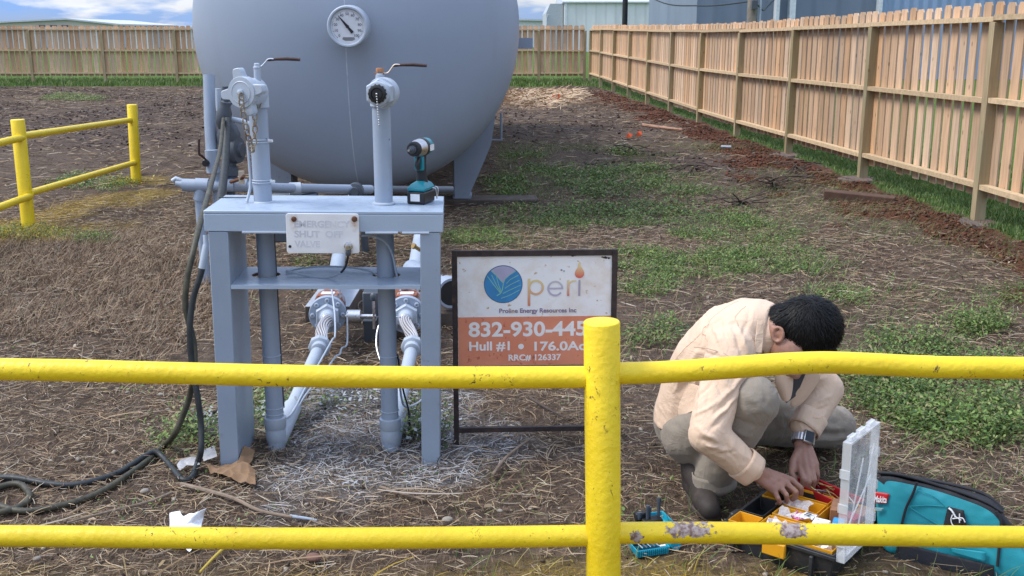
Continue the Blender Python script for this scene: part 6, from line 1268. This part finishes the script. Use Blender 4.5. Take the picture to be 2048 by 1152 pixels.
rad = b-cw; rad -= nb*np.sum(rad*nb, 1)[:, None]; rl = np.linalg.norm(rad, axis=1)[:, None]+1e-6; rad /= rl; sw = np.cross(nb, rad); d = rad*.86+sw*.34*np.exp(-rl*9)+nb*.11+rng.normal(0, .12, (K, 3)); d /= np.linalg.norm(d, axis=1)[:, None]
s = np.cross(d, nb); s /= np.linalg.norm(s, axis=1)[:, None]+1e-6; L_ = rng.uniform(.012, .026, K)[:, None]; wv = .0011
ok = ~((b[:, 0] < HC.x-.05) & (b[:, 2] < HC.z-.03))
V = np.stack([b+s*wv, b-s*wv, b+d*L_*.55-s*wv*.8, b+d*L_*.55+s*wv*.8, b+d*L_-nb*L_*.2-s*wv*.2, b+d*L_-nb*L_*.2+s*wv*.2], 1)[ok]-np.array(MO)
hs = quads('hair_strands', V, 6, m_hair, [(0, 1, 2, 3), (3, 2, 4, 5)]); hs.parent = MAN; hs['kind'] = 'stuff'
# ---- shirt
def cloth(name, c, c2, bump=.25):
    t = NT(name); v = t.obj(); col = t.mix(t.ramp(t.noise(v, 5, 6), .3, .7), dk(c, .94), dk(c, 1.05)); col = t.mix(t.ramp(t.noise(v, 11, 7, .65), .58, .74, 0, .6), col, c2)
    wv1 = t.noise(t.obj((900, 60, 60)), 1, 2); wv2 = t.noise(t.obj((60, 60, 900)), 1, 2); rg_ = t.mul(t.mul(t.noise(t.obj((1, 1, 1), rot=(.3, .8, .5)), 9, 4, .5, 1.6), .5, 'SUBTRACT'), 0, 'ADD'); ab = t.n('ShaderNodeMath'); ab.operation = 'ABSOLUTE'; t.l(rg_, ab.inputs[0])
    rid = t.ramp(ab.outputs[0], 0, .09, 1, 0); big = t.n('ShaderNodeBump'); big.inputs['Strength'].default_value = .16; big.inputs['Distance'].default_value = .010; t.l(rid, big.inputs['Height'])
    bm_ = t.bump(t.mul(wv1, wv2, 'ADD'), bump, .001); t.l(big.outputs[0], bm_.inputs['Normal']); m = t.done(col, .85, 0, .2); t.b.inputs['Sheen Weight'].default_value = .12; return m
m_shirt = cloth('cream_cotton', (.655, .48, .35), (.585, .42, .30)); m_trou = cloth('grey_brown_canvas', (.245, .21, .17), (.31, .275, .235), .4)
mb = MB()
loft_body(mb, [((.668, 3.715, .245), .180, .130), ((.670, 3.715, .30), .178, .128), ((.682, 3.708, .39), .178, .124), ((.722, 3.682, .495), .188, .126), ((.780, 3.648, .578), .198, .122), ((.832, 3.620, .622), .196, .106), ((.880, 3.595, .638), .148, .088), ((.915, 3.575, .642), .095, .074)])
chainc(mb, [SHR+LT*.06, SHR, SHR.lerp(ELR, .45), ELR, ELR.lerp(CUR, .6), CUR], [.083, .086, .076, .066, .055, .050], 20)
chainc(mb, [SHL-LT*.06, SHL, SHL.lerp(ELL, .5), ELL, ELL.lerp(CUL, .6), CUL], [.085, .085, .076, .066, .058, .054], 20)
sm = remesh(mb, .0055, 9, .5)
FOLDS = [  # (from, to, width, height): soft ridges (+) and creases (-) of the cloth
 (P(1340, 770, 3.62), P(1400, 690, 3.50), .012, .007), (P(1352, 790, 3.60), P(1420, 700, 3.47), .009, -.007), (P(1330, 745, 3.66), P(1375, 680, 3.58), .010, .006), (P(1395, 640, 3.55), P(1440, 590, 3.58), .010, .008), (P(1405, 660, 3.52), P(1460, 610, 3.54), .010, -.006),
 (P(1395, 690, 3.46), P(1420, 610, 3.55), .007, -.006), (P(1388, 695, 3.44), P(1450, 712, 3.38), .006, -.007), (P(1450, 712, 3.38), P(1468, 735, 3.38), .006, -.006), (P(1480, 650, 3.43), P(1505, 720, 3.42), .011, .007), (P(1465, 640, 3.44), P(1490, 715, 3.41), .009, -.006),
 (P(1500, 740, 3.40), P(1440, 800, 3.26), .010, .008), (P(1492, 762, 3.38), P(1430, 822, 3.25), .009, -.008), (P(1484, 785, 3.36), P(1425, 840, 3.24), .010, .008), (P(1475, 808, 3.34), P(1418, 856, 3.23), .008, -.007), (P(1390, 850, 3.26), P(1440, 880, 3.22), .009, .007), (P(1395, 875, 3.25), P(1450, 900, 3.22), .009, -.007), (P(1405, 895, 3.25), P(1470, 905, 3.23), .009, .007), (P(1450, 870, 3.24), P(1480, 930, 3.26), .007, -.005),
 (P(1625, 800, 3.62), P(1668, 785, 3.64), .009, .007), (P(1622, 815, 3.60), P(1662, 808, 3.63), .007, -.007), (P(1622, 830, 3.58), P(1655, 828, 3.60), .008, .006), (P(1600, 760, 3.68), P(1655, 750, 3.66), .010, .006), (P(1398, 740, 3.40), P(1392, 840, 3.26), .008, .005), (P(1415, 735, 3.38), P(1410, 835, 3.23), .008, -.004), (P(1345, 640, 3.70), P(1375, 590, 3.75), .01, .005),
 (P(1330, 760, 3.60), P(1352, 700, 3.58), .007, -.006), (P(1342, 780, 3.58), P(1380, 725, 3.50), .007, .006), (P(1360, 800, 3.55), P(1388, 740, 3.46), .008, -.006), (P(1420, 640, 3.53), P(1440, 690, 3.42), .008, .006), (P(1435, 630, 3.53), P(1458, 690, 3.42), .008, -.006), (P(1500, 610, 3.52), P(1480, 690, 3.43), .009, -.005), (P(1385, 800, 3.30), P(1420, 760, 3.33), .007, -.005), (P(1382, 830, 3.28), P(1430, 800, 3.26), .007, .006), (P(1440, 915, 3.23), P(1478, 900, 3.25), .006, -.005), (P(1430, 735, 3.37), P(1470, 775, 3.31), .008, .006), (P(1420, 745, 3.37), P(1455, 800, 3.27), .007, -.006)]
def surf_fold(co, a_, b_, w_):
    """distance from every vertex to a fold line laid on the cloth surface"""
    qx, qy = pix(co[:, 0], co[:, 1], co[:, 2]); dep = co[:, 1]; line = []
    for k in range(7):
        p = Vector(a_).lerp(Vector(b_), k/6); tx_, ty_ = pix(p.x, p.y, p.z); r2_ = (qx-tx_)**2+(qy-ty_)**2; c_ = np.where(r2_ < 49)[0]
        line.append(co[c_[np.argmin(dep[c_])]] if len(c_) else co[np.argmin(r2_)])
    best = np.full(len(co), 9.0); bt = np.zeros(len(co))
    for k in range(6):
        if np.linalg.norm(line[k+1]-line[k]) < 1e-6: continue
        d_, t_ = seg_d(co, line[k], line[k+1]); m_ = d_ < best; best[m_] = d_[m_]; bt[m_] = (k+t_[m_])/6
    return best, bt
def shirt_d(co, nn):
    d = .012*(fbm(co[:, 0]*6, co[:, 1]*6, co[:, 2]*5, 3, 11)-.5)
    st_ = fbm((co[:, 0]-co[:, 2])*7, (co[:, 0]+co[:, 2])*26, co[:, 1]*18, 3, 13); d += .0055*(np.abs(st_-.5)*-2+.35)*sst(fbm(co[:, 0]*4, co[:, 1]*4, co[:, 2]*4, 2, 19), .4, .6)
    for a_, b_, w_, h_ in FOLDS:
        q, tt = surf_fold(co, a_, b_, w_); d += h_*1.05*np.exp(-(q/(w_*.85))**2)*np.sin(np.pi*np.clip(tt, .04, .96))**.5
    return d
shirt = obj_from(sm, 'shirt', m_shirt, shirt_d)
sb = shirt.modifiers.new('ss', 'SUBSURF'); sb.levels = 1; sb.render_levels = 1
def band(name, a_, b_, r0, r1, m, th=.005, wob=.0025, seed=1, squash=1.0):
    a_ = Vector(a_); b_ = Vector(b_); d = (b_-a_).normalized(); up = Vector((0, 0, 1)); U = (up-d*up.dot(d)).normalized(); Vv = d.cross(U); r2 = random.Random(seed); ph = [r2.uniform(0, 6.28) for _ in range(3)]; rings = []
    for k in range(6):
        f = k/5; rr_ = r0+(r1-r0)*f; rings.append([a_.lerp(b_, f)-MO+(U*math.cos(t_)*squash+Vv*math.sin(t_))*(rr_+wob*(math.sin(3*t_+ph[0])+.6*math.sin(5*t_+ph[1]+f*2))) for t_ in (2*math.pi*j/36 for j in range(36))])
    mb = MB(); mb.rings(rings, cap=False); o = mb.build(name, m, MAN); s_ = o.modifiers.new('s', 'SOLIDIFY'); s_.thickness = th; s_.offset = 0; return o
dR = (CUR-ELR).normalized(); dL = (CUL-ELL).normalized()
band('cuff', CUR-dR*.035, CUR+dR*.022, .056, .0535, m_shirt, seed=2); band('cuff', CUL-dL*.05, CUL+dL*.020, .058, .0565, m_shirt, seed=4)
# collar round the neck, open at the throat
cn = (HC-NB).normalized(); cn = (cn+Vector((0, 0, .25))).normalized(); U = Vector((0, 0, 1)); U = (U-cn*U.dot(cn)).normalized(); Vv = cn.cross(U); rings = []
for k, (off, rr_) in enumerate(((-.035, .104), (-.005, .100), (.022, .090), (.026, .084), (.010, .078), (-.02, .080))):
    rings.append([NB-MO+cn*off+(U*math.cos(t_)*.92+Vv*math.sin(t_))*(rr_+.002*math.sin(4*t_+k)) for t_ in (math.radians(-158+316*j/40) for j in range(41))])
mb = MB(); mb.rings(rings, cap=False, closed=False); o_ = mb.build('collar', m_shirt, MAN); s_ = o_.modifiers.new('s', 'SOLIDIFY'); s_.thickness = .003; o_.modifiers.new('ss', 'SUBSURF').render_levels = 1
mb = MB(); pts_ = [P(1527, 640, 3.44), P(1516, 640, 3.44), P(1511, 680, 3.415), P(1511, 704, 3.405), P(1523, 705, 3.405), P(1526, 680, 3.42)]; mb.add([p-MO for p in pts_], [(0, 1, 2, 5), (5, 2, 3, 4)]); o_ = mb.build('collar_point', m_shirt, MAN, smooth=False); s_ = o_.modifiers.new('s', 'SOLIDIFY'); s_.thickness = .004
mb = MB(); mb.tube([p-MO for p in smoothpath([P(1388, 694, 3.425), P(1415, 697, 3.40), P(1440, 706, 3.385), P(1462, 730, 3.385)], 6)], .0016, 6); m_seam = mat('seam_thread', (.50, .37, .27), .9); mb.build('shoulder_seam', m_seam, MAN)
# shirt tail over the hip and open front
mb = MB(); g_r = [[P(1322, 775, 3.70), P(1350, 762, 3.60), P(1385, 765, 3.52), P(1410, 775, 3.46)], [P(1316, 800, 3.70), P(1345, 800, 3.59), P(1385, 795, 3.50), P(1410, 800, 3.46)], [P(1322, 825, 3.69), P(1345, 832, 3.58), P(1378, 815, 3.50), P(1402, 812, 3.46)], [P(1338, 845, 3.68), P(1352, 846, 3.58), P(1372, 826, 3.50), P(1392, 820, 3.46)]]
mb.rings([[p-MO for p in r_] for r_ in g_r], cap=False, closed=False); o_ = mb.build('shirt_tail', m_shirt, MAN); s_ = o_.modifiers.new('s', 'SOLIDIFY'); s_.thickness = .004; o_.modifiers.new('ss', 'SUBSURF').render_levels = 2
mb = MB(); g_r = [[P(1545, 745, 3.47), P(1565, 745, 3.46), P(1590, 745, 3.50)], [P(1552, 775, 3.48), P(1572, 778, 3.46), P(1588, 775, 3.50)], [P(1560, 800, 3.50), P(1575, 808, 3.48), P(1583, 800, 3.51)]]
mb.rings([[p-MO for p in r_] for r_ in g_r], cap=False, closed=False); o_ = mb.build('shirt_front', m_shirt, MAN); s_ = o_.modifiers.new('s', 'SOLIDIFY'); s_.thickness = .004; o_.modifiers.new('ss', 'SUBSURF').render_levels = 2
mb = MB(); g_r = [[P(1602, 745, 3.55), P(1625, 745, 3.56), P(1650, 745, 3.60)], [P(1588, 780, 3.55), P(1608, 785, 3.55), P(1630, 780, 3.59)], [P(1575, 815, 3.56), P(1592, 818, 3.56), P(1606, 808, 3.59)]]
mb.rings([[p-MO for p in r_] for r_ in g_r], cap=False, closed=False); o_ = mb.build('shirt_front', m_shirt, MAN); s_ = o_.modifiers.new('s', 'SOLIDIFY'); s_.thickness = .004; o_.modifiers.new('ss', 'SUBSURF').render_levels = 2
mb = MB(); mb.add([p-MO for p in (P(1575, 742, 3.53), P(1612, 742, 3.55), P(1592, 790, 3.56), P(1572, 805, 3.54))], [(0, 1, 2, 3)]); o_ = mb.build('undershirt', mat('dark_undershirt', (.06, .06, .065), .9), MAN, smooth=False); s_ = o_.modifiers.new('s', 'SOLIDIFY'); s_.thickness = .004
# ---- trousers
mb = MB()
chainc(mb, [HIPR, HIPR.lerp(KNR, .5), KNR, KNR.lerp(ANR, .45), ANR], [.112, .104, .088, .078, .068], 22)
chainc(mb, [HIPL, HIPL.lerp(KNL, .5), KNL, KNL.lerp(ANL, .5), ANL], [.115, .105, .088, .080, .066], 22)
mb.sph((HIPR+HIPL)*.5+Vector((-.05, .02, .01)), (.155, .20, .15), 24, 16)
cap_(mb, HIPR, HIPL, .12, .12, 20)
tm_ = remesh(mb, .0085, 6, .5)
TF = [(P(1470, 770, 3.33), P(1545, 830, 3.36), .012, .006), (P(1455, 840, 3.34), P(1520, 860, 3.36), .012, -.007), (P(1450, 860, 3.36), P(1505, 880, 3.38), .010, .007), (P(1440, 900, 3.38), P(1480, 930, 3.42), .010, -.006), (P(1560, 830, 3.8), P(1700, 860, 3.9), .014, .008), (P(1600, 870, 3.85), P(1710, 870, 3.92), .012, -.009), (P(1600, 885, 3.88), P(1700, 885, 3.95), .010, .007), (P(1640, 790, 3.85), P(1700, 830, 3.9), .016, .006), (P(1400, 840, 3.5), P(1450, 800, 3.4), .014, .007), (P(1480, 760, 3.3), P(1490, 840, 3.3), .012, .005), (P(1530, 775, 3.32), P(1535, 840, 3.33), .010, -.005)]
def trou_d(co, nn):
    d = .012*(fbm(co[:, 0]*8, co[:, 1]*8, co[:, 2]*8, 3, 15)-.5)-.006*np.abs(fbm(co[:, 0]*20, co[:, 1]*9, co[:, 2]*24, 3, 17)-.5)*2
    for a_, b_, w_, h_ in TF:
        q, tt = surf_fold(co, a_, b_, w_); d += h_*1.0*np.exp(-(q/(w_*1.0))**2)*np.sin(np.pi*np.clip(tt, .04, .96))**.5
    return d
obj_from(tm_, 'trousers', m_trou, trou_d)
band('trouser_hem', ANR+Vector((.004, 0, .035)), ANR+Vector((.008, .0, -.022)), .074, .077, m_trou, seed=8, wob=.004); band('trouser_hem', ANL.lerp(KNL, .08), ANL+(ANL-KNL).normalized()*.03, .072, .070, m_trou, seed=9)
# ---- boots
m_boot = mat('dark_brown_leather', (.030, .022, .019), .78, 0, .3, 9, .3, 90, wear=(.085, .06, .045), wth=(.55, .72), ws=7); m_sole = mat('boot_sole', (.055, .042, .034), .85, 0, .3, 30, .3, 80)
def boot(heel, toe, up_, name='boot'):
    heel = Vector(heel); toe = Vector(toe); d = (toe-heel).normalized(); u_ = Vector(up_).normalized(); u_ = (u_-d*u_.dot(d)).normalized(); s_ = d.cross(u_); L_ = (toe-heel).length
    mb = MB(); F_ = lambda x, y, z: heel+d*x+s_*y+u_*z
    cap_(mb, F_(.03, 0, .05), F_(.03, 0, .16), .042, .052, 18); chainc(mb, [F_(.02, 0, .042), F_(L_*.45, .0, .046), F_(L_*.74, .003, .042), F_(L_*.93, .004, .036)], [.038, .042, .046, .036], 18); cap_(mb, F_(.05, 0, .10), F_(L_*.55, 0, .055), .045, .042, 18)
    o_ = obj_from(remesh(mb, .006, 5, .5), name, m_boot, lambda c_, n_: .004*(fbm(c_[:, 0]*30, c_[:, 1]*30, c_[:, 2]*30, 3, 3)-.5))
    outl = []
    for k in range(32):
        a_ = 2*math.pi*k/32; x = math.cos(a_); y = math.sin(a_); w_ = .049 if x > 0 else .040; outl.append((L_*.5+x*(L_*.5+.012), y*w_*(1-.12*max(0, .2-x))))
    M = Matrix.Translation(heel-MO) @ Matrix((d, s_, u_)).transposed().to_4x4()
    so = MB().prism(outl, .020, M).build('sole', m_sole, o_, bevel=.004); return o_
boot((.650, 3.600, .012), (.690, 3.350, .010), (0, 0, 1)); boot((.83, 4.13, .13), (.99, 4.12, .018), (.75, 0, 1))
# ---- wristwatch
fa_ = (CUL-WRL).normalized(); wc = WRL.lerp(CUL, .12); wn_ = (Vector((.10, -.97, .2))); wn_ = (wn_-fa_*wn_.dot(fa_)).normalized(); ws_ = fa_.cross(wn_)
WM = Matrix.Translation(wc-MO) @ Matrix((ws_, fa_, wn_)).transposed().to_4x4() @ Matrix.Scale(1.08, 4)
WA = MB().box((-.019, -.022, .033), (.019, .022, .045), WM).build('wristwatch', m_steel, MAN, bevel=.005)
MB().box((-.015, -.018, .0455), (.015, .018, .0465), WM).build('screen', mat('black_glass', (.008, .008, .01), .08), WA, bevel=.0004)
mb = MB(); rg = []
for k in range(48):
    a_ = 2*math.pi*k/48; rr_ = .0372+(.0012 if k % 2 else 0); rg.append([WM @ Vector((math.cos(a_)*rr_*1.0, y, math.sin(a_)*rr_*1.0)) for y in (-.013, .013)])
mb.rings([[r_[0] for r_ in rg], [r_[1] for r_ in rg]], cap=False); o_ = mb.build('strap', mat('pale_steel_band', (.62, .63, .66), .3, .7), WA, smooth=False); s_ = o_.modifiers.new('s', 'SOLIDIFY'); s_.thickness = .002
MB().tube([P(1591, 983, 3.40)-MO-Vector((.02, 0, 0)), P(1600, 998, 3.40)-MO], .002, 6)
# ---- seams laid on the cloth itself, by projecting them onto the shirt
from mathutils.bvhtree import BVHTree
def on_shirt(pts, n=10):
    dg = bpy.context.evaluated_depsgraph_get(); dg.update(); bv = BVHTree.FromObject(shirt, dg); out = []
    for p in smoothpath(pts, n):
        loc, nor, _i, _d = bv.find_nearest(p-MO)
        if loc is not None: out.append(loc+nor*.0002)
    return out
for q in ((P(1389, 694, 3.44), P(1394, 660, 3.50), P(1412, 625, 3.56), P(1440, 600, 3.60), P(1475, 585, 3.64)), (P(1449, 710, 3.39), P(1462, 722, 3.38), P(1472, 745, 3.37), P(1474, 765, 3.34)), (P(1484, 640, 3.44), P(1470, 622, 3.49), P(1490, 596, 3.56)), (P(1345, 745, 3.60), P(1362, 700, 3.56), P(1389, 660, 3.52))):
    MB().tube(on_shirt(q), .0010, 6).build('shirt_seam', m_seam, shirt)
